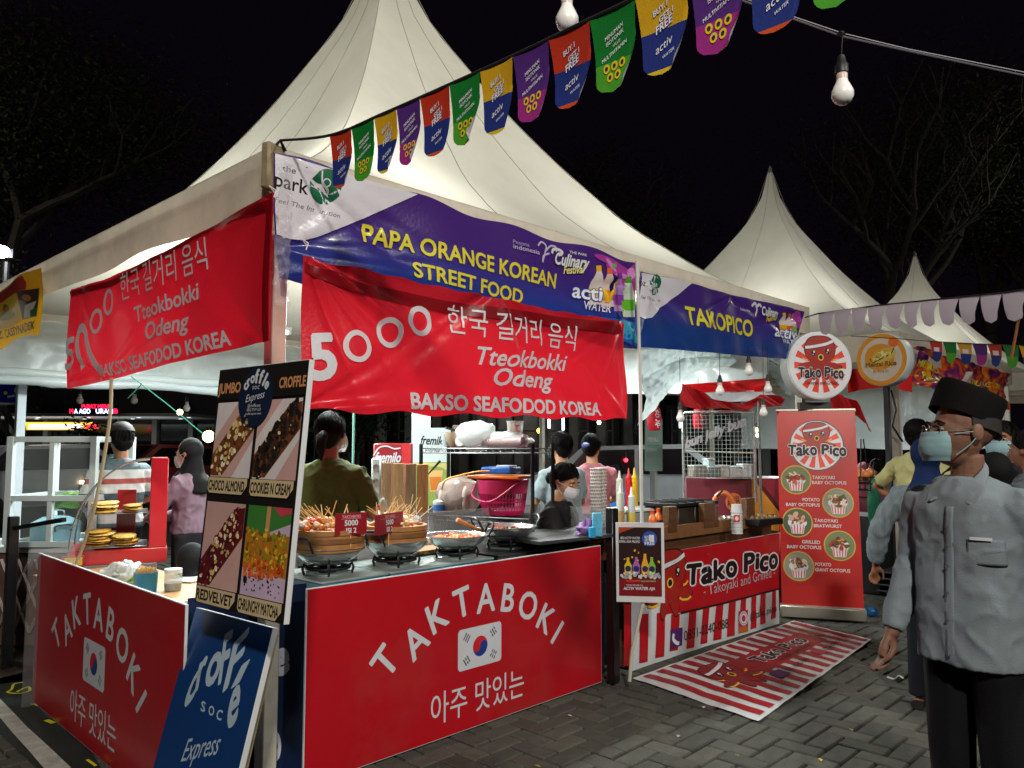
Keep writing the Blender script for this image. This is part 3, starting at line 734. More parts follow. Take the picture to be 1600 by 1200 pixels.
# ---------------- printed panels ----------------
PR = M('b40c1b', .38, var=.1, vs=1.3, spec=.5, coat=.15, name='panel_print', dirt=.22, bump=.12, bs=3); PW = M('ccd0d6', .5, var=.05); edgew = M('cfd2d4', .5, var=.06)
DB = M('0f2c5e', .4, var=.06, vs=2, spec=.5, coat=.15); PK = M('171412', .5, var=.05)
FRED = M('c8202e', .5); FBLU = M('1d3a8c', .5)
def flag(P, c, w_, h_, ang=0):
    P.rframe(c[0], c[1], w_ / 3, ang, h_ / 2); r = .18; pts = []
    for (cx, cy, a0) in ((1.5 - r, 1 - r * 1.2, 0), (-1.5 + r, 1 - r * 1.2, 90), (-1.5 + r, -1 + r * 1.2, 180), (1.5 - r, -1 + r * 1.2, 270)):
        for k in range(5): a = R_(a0 + 22.5 * k); pts.append((cx + r * math.cos(a), cy + r * 1.2 * math.sin(a)))
    P.poly(pts, PW, 2)
    R = .5; asp = (w_ / 3) / (h_ / 2); t = R_(0)
    def circ(c_, r_, m, lay, a0=0, a1=360):
        P.disk(c_, r_, m, lay, ry=r_ * asp, a0=a0, a1=a1, n=24)
    circ((0, 0), R, FBLU, 3)
    circ((0, 0), R, FRED, 4, 0, 180); circ((-R / 2, 0), R / 2, FRED, 5, 0, 360); circ((R / 2, 0), R / 2, FBLU, 5, 0, 360)
    for (sx, sy, pat) in ((-1, 1, (0, 0, 0)), (1, 1, (1, 0, 1)), (-1, -1, (0, 1, 0)), (1, -1, (1, 1, 1))):
        for k in range(3):
            o = (k - 1) * .14; bx, by = sx * .92, sy * .56; d = Vector((sx * .83, sy * .55 * 1.0)).normalized(); n = Vector((-d.y, d.x))
            px_, py_ = bx + d.x * o, by + d.y * o * asp
            segs = [(-.19, .19)] if not pat[k] else [(-.19, -.03), (.03, .19)]
            for (a, b) in segs:
                P.line([(px_ + n.x * a, py_ + n.y * a * asp), (px_ + n.x * b, py_ + n.y * b * asp)], .055, PK, 4)
    P.raw()
ARC = []
def taktaboki(S, name, label, loc_label, full=True):
    T = thing(name, label, 'printed board', S.O, absolute=True, group='red TAKTABOKI stall panels')
    board('board', S, .012, edgew, root=T)
    P = Print(S, px=False, base=.0008, step=.0005); W, H = S.W, S.H
    P.poly([(.004, .004), (W - .004, .004), (W - .004, H - .004), (.004, H - .004)], PR, 0)
    u0 = FC[0] / SF.W * W
    for i, ch in enumerate('TAKTABOKI'):
        x, y = ARC[i]; a = (4 - i) * 11.5 + (0 if full else 0); x = x * W; y = y * H; P.ctext(ch, (x, y), .142, PW, 2, ang=R_(a), off=.02, sq=.92)
    flag(P, (u0, FC[1] / SF.H * H), .31, .205)
    P.ctext('아주 맛있는', (u0, HC[1] / SF.H * H), .115, PW, 2, off=.002, wmax=.66)
    P.build('print', T); return T
SF = Surf(Zp(473, 1236, 0), Zp(940.5, 1069, 0), Zp(473, 1236, 0) + Vector((0, 0, .822)))
SF.O.z = .012
for c_ in ((601.7, 1034), (649, 1002), (683, 962), (722, 941), (759, 934), (794, 934), (825, 946), (853, 967), (870.5, 988)):
    u_, v_ = SF.uv(*c_); ARC.append((u_ / SF.W, v_ / SF.H))
FC = SF.uv(750, 1009); HC = SF.uv(750, 1088)
taktaboki(SF, 'printed_board', 'red board on the front reading TAKTABOKI over a Korean flag, below the woks', 0)
a = Zp(49, 1098, 0); b = Zp(290, 950, .822); b.z = 0
SL = Surf(a + Vector((0, 0, .012)), b + Vector((0, 0, .012)), a + Vector((0, 0, .834)))
TL_ = taktaboki(SL, 'printed_board', 'red TAKTABOKI board closing the left side, partly hidden by the blue croffle sign', 0, full=False)
# blue front board with parts of white letters
a = Yp(291, 933, 3.115); b = Yp(479, 908, 3.115); a.z = b.z = .01
SB = Surf(a, b, a + Vector((0, 0, .825)))
T = thing('printed_board', 'dark blue stall board squeezed between the two red boards, behind the corner post', 'printed board', SB.O, absolute=True)
board('board', SB, .012, edgew, root=T); P = Print(SB, base=.0008, step=.0005)
P.poly([(293, 935), (479, 911), (474, 1238), (285, 1300)], M('0b1f45', .4, var=.06, spec=.5), 0)
P.text('e', (428, 1056), (450, 1048), (427, 1020), PW, 1, off=.05, cap=.46); P.text('e', (418, 1085), (424, 1084), (418, 1074), PW, 1, shear=.3, cap=.46)
P.ring((431, 1166), 8, 2.5, PW, 1, ry=23, ry2=7); P.build('print', T)

# ---------------- croffle menu board and A-frame ----------------
SM, q, e = rectfit([(347.5, 578), (482, 561), (446, 977), (301.6, 940)], 2.45, None, .6, .95, 1.2)
tan_ = M('c8b48c', .55, var=.05); cream = M('e0c79a', .6); orgt = M('c98b5a', .5); navy = M('141f38', .45)
ax_ = SM.ex; br_ = Zp(326, 1400, .004); r_ = ray(427, 981); tr_ = cC + r_ * ((br_ - cC).dot(ax_) / r_.dot(ax_)); wA = .54
SA = Surf(br_ - ax_ * wA, br_, tr_ - ax_ * wA)
T = thing('menu_board', 'croffle menu board with four dessert pictures, leaning on top of the blue sign', 'menu board', SM.O, absolute=True)
board('board', SM, .02, edgew, root=T)
P = Print(SM, px=False, base=.001, step=.0004); W, H = SM.W, SM.H
P.poly([(0.002, 0.002), (W - .002, .002), (W - .002, H - .002), (.002, H - .002)], PK, 0)
rr = random.Random(3)
def crumbs(P, n, poly_fn, cols, s0, s1, lay, el=1.):
    for i in range(n):
        x, y = poly_fn(); r = rr.uniform(s0, s1); P.disk((x, y), r, rr.choice(cols), lay + i % 4, ry=r * rr.uniform(.45, .8) * el, n=7, ang=rr.uniform(0, 3.14))
def clipbox(x0, y0, x1, y1, f):
    def g():
        for _ in range(60):
            x, y = f()
            if x0 < x < x1 and y0 < y < y1: return x, y
        return (x0 + x1) / 2, (y0 + y1) / 2
    return g
alm = [M(c, .6) for c in ('e8d3a0', 'd9bd7c', 'f0e2bc', 'c8a468')]; brn = [M(c, .6) for c in ('6b3a18', '4a2510', '8a5226')]; choc = [M(c, .6) for c in ('1c120e', '2a1b14', '120c0a', '3a261a')]
redc = [M(c, .6) for c in ('5c1018', '7a1c1e', '45100f')]; ylw = [M(c, .6) for c in ('c8a018', '8c8a1c', 'b8701c', 'e0c030', '6a5a14')]; og = [M(c, .6) for c in ('d8581c', 'e87828', 'b84014')]
pink = M('c9a09a', .5); plate = M('d8cfcf', .5); grn = M('3d7a34', .5); lil = M('c9b0cc', .5); wood2 = M('c79060', .5)
X = [(.025, .485), (.52, .975)]; Y = [(.53, .85), (.075, .425)]
for r_ in (0, 1):
    for c_ in (0, 1):
        x0, x1 = X[c_][0] * W, X[c_][1] * W; y0, y1 = Y[r_][0] * H, Y[r_][1] * H; w_, h_ = x1 - x0, y1 - y0; cx, cy = (x0 + x1) / 2, (y0 + y1) / 2
        P.poly([(x0, y0), (x1, y0), (x1, y1), (x0, y1)], [plate, pink, pink, grn][r_ * 2 + c_] if (r_, c_) != (1, 1) else grn, 1)
        if (r_, c_) != (1, 1):
            P.poly([(x0, y0 + .0 * h_), (x0 + .55 * w_, y0), (x1, y0 + .5 * h_), (x1, y1), (x0 + .55 * w_, y1), (x0, y0 + .5 * h_)], plate if c_ else pink, 2)
            P.poly([(x0, y0 + .02 * h_), (x0 + .3 * w_, y0 + .02 * h_), (x1, y0 + .62 * h_), (x1, y0 + .96 * h_), (x0 + .72 * w_, y0 + .93 * h_), (x0, y0 + .3 * h_)], [brn[0], brn[0], redc[0]][r_ * 2 + c_], 3)
            def f(x0=x0, y0=y0, w_=w_, h_=h_):
                t = rr.random(); s_ = rr.uniform(-.17, .17); return (x0 + (.05 + .88 * t + s_ * .55) * w_, y0 + (.07 + .80 * t - s_ * .9) * h_)
            f = clipbox(x0 + .006, y0 + .006, x1 - .006, y1 - .006, f)
            if c_ == 1: crumbs(P, 150, f, choc, .010, .022, 4); crumbs(P, 26, f, brn + [cream], .004, .009, 6)
            elif r_ == 0: crumbs(P, 60, f, brn, .008, .016, 4); crumbs(P, 62, f, alm, .009, .014, 7)
            else: crumbs(P, 90, f, redc, .008, .018, 4); crumbs(P, 40, f, alm, .007, .014, 7); crumbs(P, 30, f, [pink], .003, .006, 8)
        else:
            P.poly([(x0, y0), (x1, y0), (x1, y0 + .83 * h_), (x0 + .55 * w_, y0 + .72 * h_), (x0, y0 + .45 * h_)], lil, 2)
            P.poly([(x0, y0 + .62 * h_), (x0 + .2 * w_, y0 + .75 * h_), (x0 + .72 * w_, y1), (x0, y1)], grn, 2); P.poly([(x0 + .6 * w_, y1), (x1, y1), (x1, y1 - .06 * h_), (x0 + .75 * w_, y1 - .1 * h_)], M('c04050', .5), 3)
            P.poly([(x0 + .45 * w_, y0 + .65 * h_), (x0 + .54 * w_, y0 + .65 * h_), (x0 + .54 * w_, y1), (x0 + .45 * w_, y1)], wood2, 4)
            f = clipbox(x0 + .008, y0 + .3 * h_, x1 - .008, y0 + .74 * h_, lambda x0=x0, y0=y0, w_=w_, h_=h_: (x0 + rr.random() * w_, y0 + (.3 + .44 * rr.random()) * h_))
            P.poly([(x0, y0 + .3 * h_), (x1, y0 + .25 * h_), (x1, y0 + .7 * h_), (x0, y0 + .68 * h_)], ylw[2], 3)
            crumbs(P, 170, f, ylw, .006, .013, 4)
            f2 = clipbox(x0 + .008, y0 + .22 * h_, x1 - .008, y0 + .4 * h_, lambda x0=x0, y0=y0, w_=w_, h_=h_: (x0 + rr.random() * w_, y0 + (.22 + .2 * rr.random()) * h_)); crumbs(P, 50, f2, og, .007, .014, 8)
            f3 = clipbox(x0 + .008, y0 + .03 * h_, x1 - .1 * w_, y0 + .2 * h_, lambda x0=x0, y0=y0, w_=w_, h_=h_: (x0 + rr.random() * w_, y0 + (.02 + .18 * rr.random()) * h_)); crumbs(P, 26, f3, choc, .003, .006, 4); P.disk((x0 + .1 * w_, y0 + .17 * h_), .013, choc[0], 5, n=10)
        lb = y0 - .002; lh = .066 * H
        P.poly([(x0, lb - lh + .012), (x0 + .012, lb - lh), (x1 - .03, lb - lh), (x1, lb - lh + .03), (x1, lb), (x0, lb)], tan_, 13)
        P.ctext([['CHOCO ALMOND', 'COOKIES N CREAM'], ['REDVELVET', 'CHRUNCHY MATCHA']][r_][c_], (cx - .005, lb - lh / 2), .034, PK, 14, off=.03, wmax=.92 * w_)
P.poly([(0.003, .86 * H), (W - .003, .86 * H), (W - .003, H - .003), (0.003, H - .003)], PK, 9)
P.disk((.47 * W, .865 * H), .108, navy, 10, n=36)
for i, ch in enumerate('croffle'): a = (3 - i) * 20; P.ctext(ch, (.47 * W - .082 * math.sin(R_(a)), .895 * H + .06 * math.cos(R_(a)) - .012), .046 if ch in 'ffl' else .036, PW, 12, ang=R_(a * .8), off=.045, flip=1)
P.ctext('S O C', (.47 * W, .905 * H), .012, PW, 12, off=.02); P.ctext('Express', (.47 * W, .868 * H), .026, PW, 12, ang=.12, shear=.35)
P.ctext('JUMBO', (.155 * W, .912 * H), .036, orgt, 12, off=.035, wmax=.15); P.ctext('CROFFLE', (.86 * W, .915 * H), .034, orgt, 12, off=.035, wmax=.15)
P.ctext('@croffle.soc', (.47 * W, .83 * H), .011, PW, 12); P.ctext('0812 7719 133', (.47 * W, .812 * H), .010, PW, 12); P.ctext('croffle express menu', (.47 * W, .796 * H), .008, PW, 12)
P.build('print', T)

T = thing('a_frame_sign', 'leaning blue A-frame sign with white croffle soc Express lettering', 'A-frame sign', SA.O, absolute=True)
board('board', SA, .022, edgew, root=T)
P = Print(SA, px=True, base=.001, step=.0005)
P.fr = lambda x, y: (x, y); P.poly([(.002, .002), (SA.W - .002, .002), (SA.W - .002, SA.H - .002), (.002, SA.H - .002)], M('10386f', .4, var=.06, vs=2, spec=.5, coat=.15), 0); P.px()
for ch, c0, c1, ct in (('c', (286, 1110), (303, 1088), (300, 1062)), ('r', (306, 1080), (318, 1066), (313, 1038)), ('o', (319, 1072), (338, 1066), (331, 1024)), ('F', (342, 1068), (354, 1060), (352, 994)), ('F', (350, 1079), (372, 1056), (367, 1006)), ('l', (364, 1074), (372, 1068), (381, 1038)), ('e', (354, 1140), (370, 1125), (362, 1082))):
    cap = CAP if ch in 'Fl' else .46; P.text(ch, c0, c1, ct, M('a9bccb', .5), 1, off=.032, cap=cap)
for ch, c0, c1, ct in (('S', (314, 1110), (320, 1113), (316, 1095)), ('O', (326, 1116), (334, 1119), (328, 1102)), ('C', (338, 1123), (346, 1126), (341, 1108))): P.text(ch, c0, c1, ct, M('a9bccb', .5), 1, off=.02)
P.text('Express', (283, 1190), (341, 1178), (291, 1156), M('a9bccb', .5), 1, shear=.35, off=.004); P.build('print', T)
pn = M('a89a7a', .6, var=.25, vs=8, stretch=(1, 1, 8)); mb = MB()
back = Vector((SA.n.x, SA.n.y, 0)).normalized() * -1
for u in (.06, SA.W - .06):
    t = SA.P(u, SA.H * .97) - SA.n * .04; f_ = SA.P(u, 0) + back * .05; f_.z = .005
    mb.tube([t, f_], .026, pn, 4)
m1 = SA.P(.06, SA.H * .45) - SA.n * .06; m2 = SA.P(SA.W - .06, SA.H * .45) - SA.n * .06; mb.tube([m1, m2], .02, pn, 4)
mb.build('rear_leg', T)

# ---------------- bunting with printed pennants ----------------
def pcloth(c): return M(c, .6, var=.08, vs=14, two='cfcad8', trl=.15, bump=.1, bs=90)
PC = {'r': ('c4341c', '20327e', 'd0521e'), 'g': ('0f7a2c', '4aa02a', '3f9a26'), 'y': ('d8a81a', '20327e', 'e0c020'), 'p': ('552a80', 'a02a86', 'b02a70')}
pbk = M('cfcad8', .65, trl=.3, var=.06)
pin = {k: M(k, .6, two='cfcad8', var=.05) for k in ('eeeef4', '20243e', 'e8c41a', '3a6ad8', '2a2f80')}
def pennant(name, root, top, ax, w_, h_, kind, seed, back=False, lod=0, tp=.14):
    rn = random.Random(seed); ax = Vector(ax).normalized(); dn = Vector((0, 0, -1)); nn = ax.cross(dn).normalized(); nn = -nn if not back else nn
    lean = rn.uniform(.02, .1); cu = rn.uniform(.5, 1.1); tw = rn.uniform(.5, 1.2)
    def hw(v): return (.5 - tp * v) * math.sqrt(max(0, 1 - max(0, (v - .84) / .16) ** 2)) if v > .84 else .5 - tp * v
    def S(a, v):
        """a in -1..1 across, v 0..1 down"""
        x = a * hw(v) * w_; xf = w_ * (.5 - min(.42, .62 * cu * max(0, v - .25))); ex_ = x - xf
        if ex_ > 0:
            rad = w_ * .17; th_ = min(2.75, ex_ / rad); bx = xf + rad * math.sin(th_) - max(0, ex_ / rad - 2.75) * rad * .9; off_ = rad * (1 - math.cos(th_))
        else: bx = x; off_ = .10 * w_ * (x / w_) ** 2
        bz = nn * (off_ - .02 * math.sin(v * 3) * tw * .6)
        return Vector(top) + ax * (bx - lean * v * w_ * .3) + dn * (v * h_) + bz
    if lod == 0:
        base, low, hem_ = (pcloth(c) for c in PC[kind]); mb = MB()
        hi = .02
        def g0(v0, v1, n, m):
            mb.grid(lambda a, b: S(2 * a - 1, v0 + (v1 - v0) * b), 26, n, m, flip=not back)
        if kind in 'ry':
            g0(0, .48, 8, base); g0(.48, .94, 8, low); g0(.94, 1, 4, hem_)
        else: g0(0, .62, 10, base); g0(.62, 1, 10, low)
        pe = mb.build(name, root, smooth=180)
        SS = type('Q', (), {})(); SS.h = 1; SS.n = nn
        def sp(u, v, d=0):
            p = S(u, v); tu = S(min(1, u + .02), v) - S(u - .02, v); tv = S(u, min(1, v + .02)) - S(u, v - .02); q_ = tv.cross(tu); q_.normalize(); q_ = q_ if S(-.9, .2).x < 1e9 else q_
            return p + q_ * (.0011 + (d - .003)) * (1 if (tv.cross(tu)).dot(nn) > 0 or u > .3 else -1)
        SS.P = sp
        P = Print.__new__(Print); P.S = SS; P.fr = lambda x, y: (x, y); P.it = []; P.step = .0004; P.base = .003
        W_ = pin['eeeef4']; N_ = pin['2a2f80']; asp = w_ / 2 / h_
        def tx(s_, cx, cy, hh, wm, ang=-.12, ol=True, off=.02):
            v0, f0 = glyphs(s_, 0.); k = hh / CAP; x0, x1 = v0[:, 0].min(), v0[:, 0].max(); kx = min(k / asp, wm / (x1 - x0))
            for (o_, mm, ly) in (([(off + .035, N_, 2)] if ol else []) + [(off, W_, 3)]):
                v, f = glyphs(s_, o_); V = []
                for p in v:
                    xx = (p[0] - (x0 + x1) / 2) * kx; yy = -(p[1] * k - hh / 2); V.append((cx + xx, cy + yy + xx * ang * 1.0, p[2]))
                P.it.append((V, f, mm, ly))
        if kind in 'ry':
            tx('BUY.1', -.1, .25, .062, 1.0); tx('GET.1', .12, .335, .062, 1.0); tx('FREE', .02, .435, .088, 1.35)
            tx('activ', .02, .66, .1, 1.1, ol=False, off=0); tx('WATER', .25, .78, .04, .6, ol=False, off=0)
        else:
            tx('MINUMAN', .0, .28, .045, 1.2, off=.01, ol=False); tx('ISOTONIK', .03, .35, .045, 1.2, off=.01, ol=False); tx('+PLUS', .1, .42, .034, .7, off=0, ol=False); tx('MULTIVITAMIN', -.02, .51, .045, 1.5, off=.01, ol=False)
            for (x, y) in ((-.42, .69), (0, .68), (.42, .67), (-.2, .81), (.22, .8)):
                P.disk((x, y), .17, pin['e8c41a'], 2, ry=.17 * asp * 1.0, n=12); P.disk((x, y), .09, pin['20243e'], 3, ry=.09 * asp, n=7)
        P.build('print', pe, cut=.12)
        return pe
    mb = MB()
    if back: mb.grid(lambda a, b: S(2 * a - 1, b), 6, 10, pbk)
    else:
        base, low, hem_ = (pcloth(c) for c in PC[kind]); mb.grid(lambda a, b: S(2 * a - 1, .5 * b), 6, 5, base, flip=True); mb.grid(lambda a, b: S(2 * a - 1, .5 + .5 * b), 6, 8, low, flip=True)
        if kind in 'ry': mb.grid(lambda a, b: S((2 * a - 1) * .5, .28 + .2 * b) + nn * .002, 3, 3, pin['eeeef4'], flip=True)
    return mb.build(name, root, smooth=180)
cord_m = M('1e1c20', .8)
A_ = Vector((XL - .0, FY - .05, 2.735)); Bp = [Dp(517, 211, 3.02), Dp(600, 177, 2.78), Dp(700, 133, 2.53), Dp(800, 88, 2.31), Dp(922, 30, 2.07), Dp(1075, -42, 1.83), Dp(1250, -128, 1.61), Dp(1500, -260, 1.4)]
T = thing('bunting', 'large red, green, yellow and purple pennants strung from the tent corner to the upper right', 'bunting', A_, absolute=True)
cp = curve([tuple(A_)] + [tuple(p) for p in Bp], 8); mb = MB(); mb.tube(cp, .0055, cord_m, 6); mb.build('cord', T)
bnd = [516, 550, 585, 620, 657, 703, 751, 802, 858, 922, 993, 1075, 1163, 1256, 1350]
def at_px(x):
    for i in range(len(cp) - 1):
        a = proj(cp[i]); b = proj(cp[i + 1])
        if a[0] <= x <= b[0]: t = (x - a[0]) / (b[0] - a[0]); return Vector(cp[i]).lerp(Vector(cp[i + 1]), t)
    return Vector(cp[-1])
for i in range(len(bnd) - 1):
    a = at_px(bnd[i]); b = at_px(bnd[i + 1]); pennant('pennant', T, (a + b) / 2 + Vector((0, 0, .004)), b - a, (b - a).length * 1.0, .222, 'rgyp'[i % 4], i + 3)
# lilac backs of a second string on the right
T = thing('bunting', 'string of pale lilac pennants seen from behind, right of the TAKOPICO banner', 'bunting', Dp(1278, 490, 4.6), absolute=True)
pts = [Dp(1258, 496, 4.9), Dp(1278, 490, 4.6), Dp(1372, 477, 4.1), Dp(1470, 467, 3.7), Dp(1570, 457, 3.35), Dp(1680, 440, 3.0)]; mb = MB(); mb.tube(pts, .004, cord_m, 6); mb.build('cord', T); cp = curve([tuple(p) for p in pts], 8)
bn = [1278, 1303, 1330, 1356, 1385, 1413, 1438, 1466, 1498, 1531, 1565, 1604, 1650]
for i in range(len(bn) - 1):
    a = at_px(bn[i]); b = at_px(bn[i + 1]); pennant('pennant', T, (a + b) / 2, b - a, (b - a).length * 1.0, .132 - .0004 * i, 'r', i + 30, back=True, lod=1, tp=.24)
T = thing('bunting', 'short low string of small coloured pennants above the orange banner at right', 'bunting', Dp(1450, 533, 6.2), absolute=True)
pts = [Dp(1330, 525, 7.2), Dp(1400, 529, 6.6), Dp(1450, 533, 6.2), Dp(1520, 537, 5.8), Dp(1600, 540, 5.3), Dp(1700, 545, 4.9)]; mb = MB(); mb.tube(pts, .004, cord_m, 6); mb.build('cord', T); cp = curve([tuple(p) for p in pts], 8)
bn = [1452, 1473, 1495, 1519, 1543, 1566, 1592, 1620]
for i in range(len(bn) - 1):
    a = at_px(bn[i]); b = at_px(bn[i + 1]); pennant('pennant', T, (a + b) / 2, b - a, (b - a).length * .96, .16, 'rgyprgy'[i], i + 60, lod=1, tp=.24)

# ---------------- bulbs ----------------
glassw = M('ecebe8', .3, var=.02, spec=.6, coat=.4); sock = M('18171a', .5); bwh = M('c8b8ae', .4)
def bulb(p, s, label, wire_to=None, group='unlit bulbs hanging on wires'):
    T = thing('hanging_bulb', label, 'light bulb', p, group=group); mb = MB()
    mb.lathe([(0.001, -.058), (.012, -.056), (.024, -.047), (.031, -.032), (.031, -.018), (.024, -.002), (.017, .012), (.015, .02)], glassw, seg=20); mb.T = None
    o = mb.build('bulb_glass', T); o.scale = (s,) * 3
    mb = MB(); mb.lathe([(.0155, .018), (.016, .035), (.013, .04)], bwh, seg=16); o = mb.build('bulb_base', T); o.scale = (s,) * 3
    mb = MB(); mb.lathe([(.019, .038), (.019, .062), (.014, .068), (.010, .09), (.003, .095)], sock, seg=14); o = mb.build('socket', T); o.scale = (s,) * 3
    if wire_to:
        mb = MB(); d = Vector(wire_to) - Vector(p); mb.tube([(0, 0, .09 * s), tuple(d)], .0022, sock, 5); mb.build('wire', T)
    return T
wp = [Dp(1020, -60, 2.15), Dp(1140, -6, 2.2), Dp(1240, 30, 2.25), Dp(1316, 57, 2.3), Dp(1420, 80, 2.35), Dp(1600, 118, 2.45), Dp(1720, 135, 2.5)]
mb = MB(); mb.tube(wp, .003, M('5a5a60', .5), 6); mb.tube([p + Vector((0, 0, .008 + .004 * math.sin(i * 3))) for i, p in enumerate(wp)], .002, M('77777c', .5), 5); mb.tube([wp[3] + Vector((-.02, 0, .0)), wp[3] + Vector((0, 0, .01)), wp[3] + Vector((.025, 0, 0))], .008, sock, 6)
tag(mb.build('overhead_cable'), 'pair of grey overhead cables crossing the upper right corner', 'cable')
bulb(Dp(1316, 134, 2.3), 1.0, 'white bulb hanging from the overhead cable in the upper right', wp[3])
bulb(Dp(886, 18, 2.25), 1.05, 'white bulb at the top edge just above the pennants', Dp(886, -60, 2.25))

# ---------------- octopus emblem (plain cartoon) ----------------
OR = {0: M('a0241c', .4, spec=.5), 1: M('8c1a1c', .4, spec=.5)}; OK_ = M('1a0c0c', .5); OY = M('e0b83a', .5); OW = M('dcdce0', .5); RAY = M('e0432e', .4)
def octo(P, lay, m):
    """drawn in the current frame in -1..1"""
    body = bulge([(0, .98), (.5, .88), (.74, .5), (.68, .08), (.45, -.15), (.72, -.22), (1.0, -.34), (.98, -.46), (.62, -.5), (.36, -.42), (.42, -.72), (.3, -.98), (.12, -.8), (0, -.58), (-.14, -.82), (-.34, -.98), (-.42, -.7), (-.36, -.42), (-.62, -.5), (-.98, -.44), (-1.0, -.32), (-.7, -.2), (-.45, -.15), (-.68, .08), (-.74, .5), (-.5, .88)], 0, 4)
    P.poly([(x * 1.05, y * 1.04) for x, y in body], OK_, lay); P.poly(body, m, lay + 1)
    for sx in (-1, 1):
        P.line([(sx * .98, -.5), (sx * .8, -.56), (sx * .58, -.54), (sx * .45, -.47)], .07, OY, lay + 2); P.line([(sx * .85, -.02), (sx * .74, -.1), (sx * .62, -.12)], .07, OY, lay + 2)
    P.line(curve([(-.74, .45), (-.3, .5), (.3, .62), (.68, .78)]), .17, OK_, lay + 2); P.line(curve([(-.73, .46), (-.3, .51), (.3, .63), (.67, .78)]), .13, OW, lay + 3)
    for sx, yy in ((-.33, .22), (.36, .3)):
        P.disk((sx, yy), .1, OK_, lay + 4, ry=.15, n=16); P.disk((sx + .03, yy + .05), .045, OW, lay + 5, ry=.06, n=10); P.disk((sx - .02, yy - .07), .025, OW, lay + 5, n=8)
    P.disk((.03, .02), .14, OY, lay + 4, ry=.15, n=18); P.disk((.03, .02), .09, OK_, lay + 5, ry=.1, n=14)
def tako_text(P, lay, c, h, gap=1., ol=.07, m=None, chars='Tako Pico', widths=None, om=None):
    x = 0; rr2 = random.Random(4); adv = {'T': .8, 'a': .62, 'k': .66, 'o': .66, ' ': .42, 'P': .72, 'i': .32, 'c': .58}
    tot = sum(adv[ch] for ch in chars) * h * gap; x = c[0] - tot / 2
    for ch in chars:
        w_ = adv[ch] * h * gap
        if ch != ' ':
            hh = h * (1.0 if ch in 'TPk' else .88 if ch == 'i' else 1.18)
            P.ctext(ch, (x + w_ / 2, c[1] + rr2.uniform(-.05, .05) * h + (0 if ch in 'TPki' else -.0)), hh, m or OK_, lay + 1, ang=rr2.uniform(-.08, .08), off=.045, outline=(om or OW, .045 + ol), wmax=w_ * .86)
        x += w_
def rays(P, r, lay, m, n=14):
    for i in range(n):
        a0 = 2 * math.pi * (i - .28) / n; a1 = 2 * math.pi * (i + .28) / n
        P.poly([(.12 * r * math.cos(a0), .12 * r * math.sin(a0)), (r * math.cos(a0), r * math.sin(a0)), (r * math.cos(a1), r * math.sin(a1)), (.12 * r * math.cos(a1), .12 * r * math.sin(a1))], m, lay)

# ---------------- octopus stall front ----------------
a = Zp(985, 1049, 0); b = Zp(1218, 975, 0); 
SK = Surf(a, b, a + Vector((0, 0, .80))); SK.O.z = .01; SK.h = wrinkle(SK.W, SK.H, 77, .008, 8)
zt = None
T = thing('stall_counter', 'octopus stall counter wrapped in a red and striped TAKO PICO print', 'stall counter', SK.O, absolute=True)
TR = M('b3101c', .35, spec=.5, coat=.25, var=.05); TW = M('cdd2d4', .4, spec=.5, coat=.2, var=.05, dirt=.2)
sheet(SK, [(990, 872), (1219, 832), (1217, 974), (984, 1049)], 90, 40, TW, 'counter_skirt', T)
P = Print(SK)
P.poly([(1035, 864), (1218, 833), (1218, 919), (1063, 957), (1040, 960)], TR, 0)
P.line([(1063, 958), (1130, 942), (1218, 920)], 1.6, OK_, 2)
def vline(x0, x1, y): pass
for (xa, xb, ya, yb_) in ((974, 985, 945, 1041), (999, 1012, 960, 1036), (1025, 1038, 958, 1028), (1048, 1061, 960, 1018), (1075, 1086, 953, 1014), (1097, 1107, 947, 1007), (1117, 1128, 943, 1001), (1137, 1148, 938, 995), (1156, 1164, 934, 987), (1173, 1181, 930, 983), (1188, 1196, 926, 976), (1206, 1212, 922, 968)):
    P.poly([(xa + 1, ya), (xb + 1, ya - 1.5), (xb - 1, yb_ - 2.5), (xa - 2, yb_)], TR, 1)
P.frame((1046, 912), (1079, 905), (1046, 858)); octo(P, 4, OR[0]); P.px()
P.frame((1148, 883), (1149, 882.8), (1148, 882)); tako_text(P, 8, (0, 0), 28, .94, .05); P.px()
P.text('- Takoyaki and Grilled -', (1098, 931), (1212, 900), (1097, 915), M('b8a8b0', .5), 3, off=.0)
P.poly([(1047, 984), (1066, 980), (1066, 1008), (1047, 1014)], M('4a2268', .5), 5); P.line(curve([(1052, 990), (1051, 998), (1056, 1004), (1061, 1005)]), 3.4, OW, 6)
P.text('0851-0240-088', (1069, 1001), (1137, 980), (1068, 986), OK_, 5, off=.0)
P.poly([(1153, 955), (1167, 952), (1167, 979), (1153, 983)], M('b03058', .5), 5); P.poly([(1153, 976), (1167, 972), (1167, 986), (1153, 989)], M('c0601c', .5), 5); P.ring((1160, 966), 4.5, 3, OW, 7, ry=8, ry2=5.4); P.ring((1160, 966), 6.2, 5.2, OW, 7, ry=11, ry2=9.4)
P.text('@tako.pico', (1170, 968), (1212, 955), (1170, 957), OK_, 5)
P.build('print', T)
wd_ = M('5c3a1e', .55, var=.35, vs=7, stretch=(1, 1, 6), bump=.2, bs=30); wl_ = M('7a5230', .55, var=.3, vs=7, stretch=(6, 1, 1), bump=.2, bs=30)
ex = Vector(SK.ex); ey_ = Vector((-ex.y, ex.x, 0)); L = SK.W; mb = MB(); rot = Matrix((ex, ey_, Vector((0, 0, 1)))).transposed()
o_ = SK.O
def lk(u, d, z): return o_ + ex * u + ey_ * d + Vector((0, 0, z - .01))
mb.box(lk(L / 2 + .1, .33, .755), (L - .3, .56, .04), wl_, rot=rot); mb.build('counter_top', T)
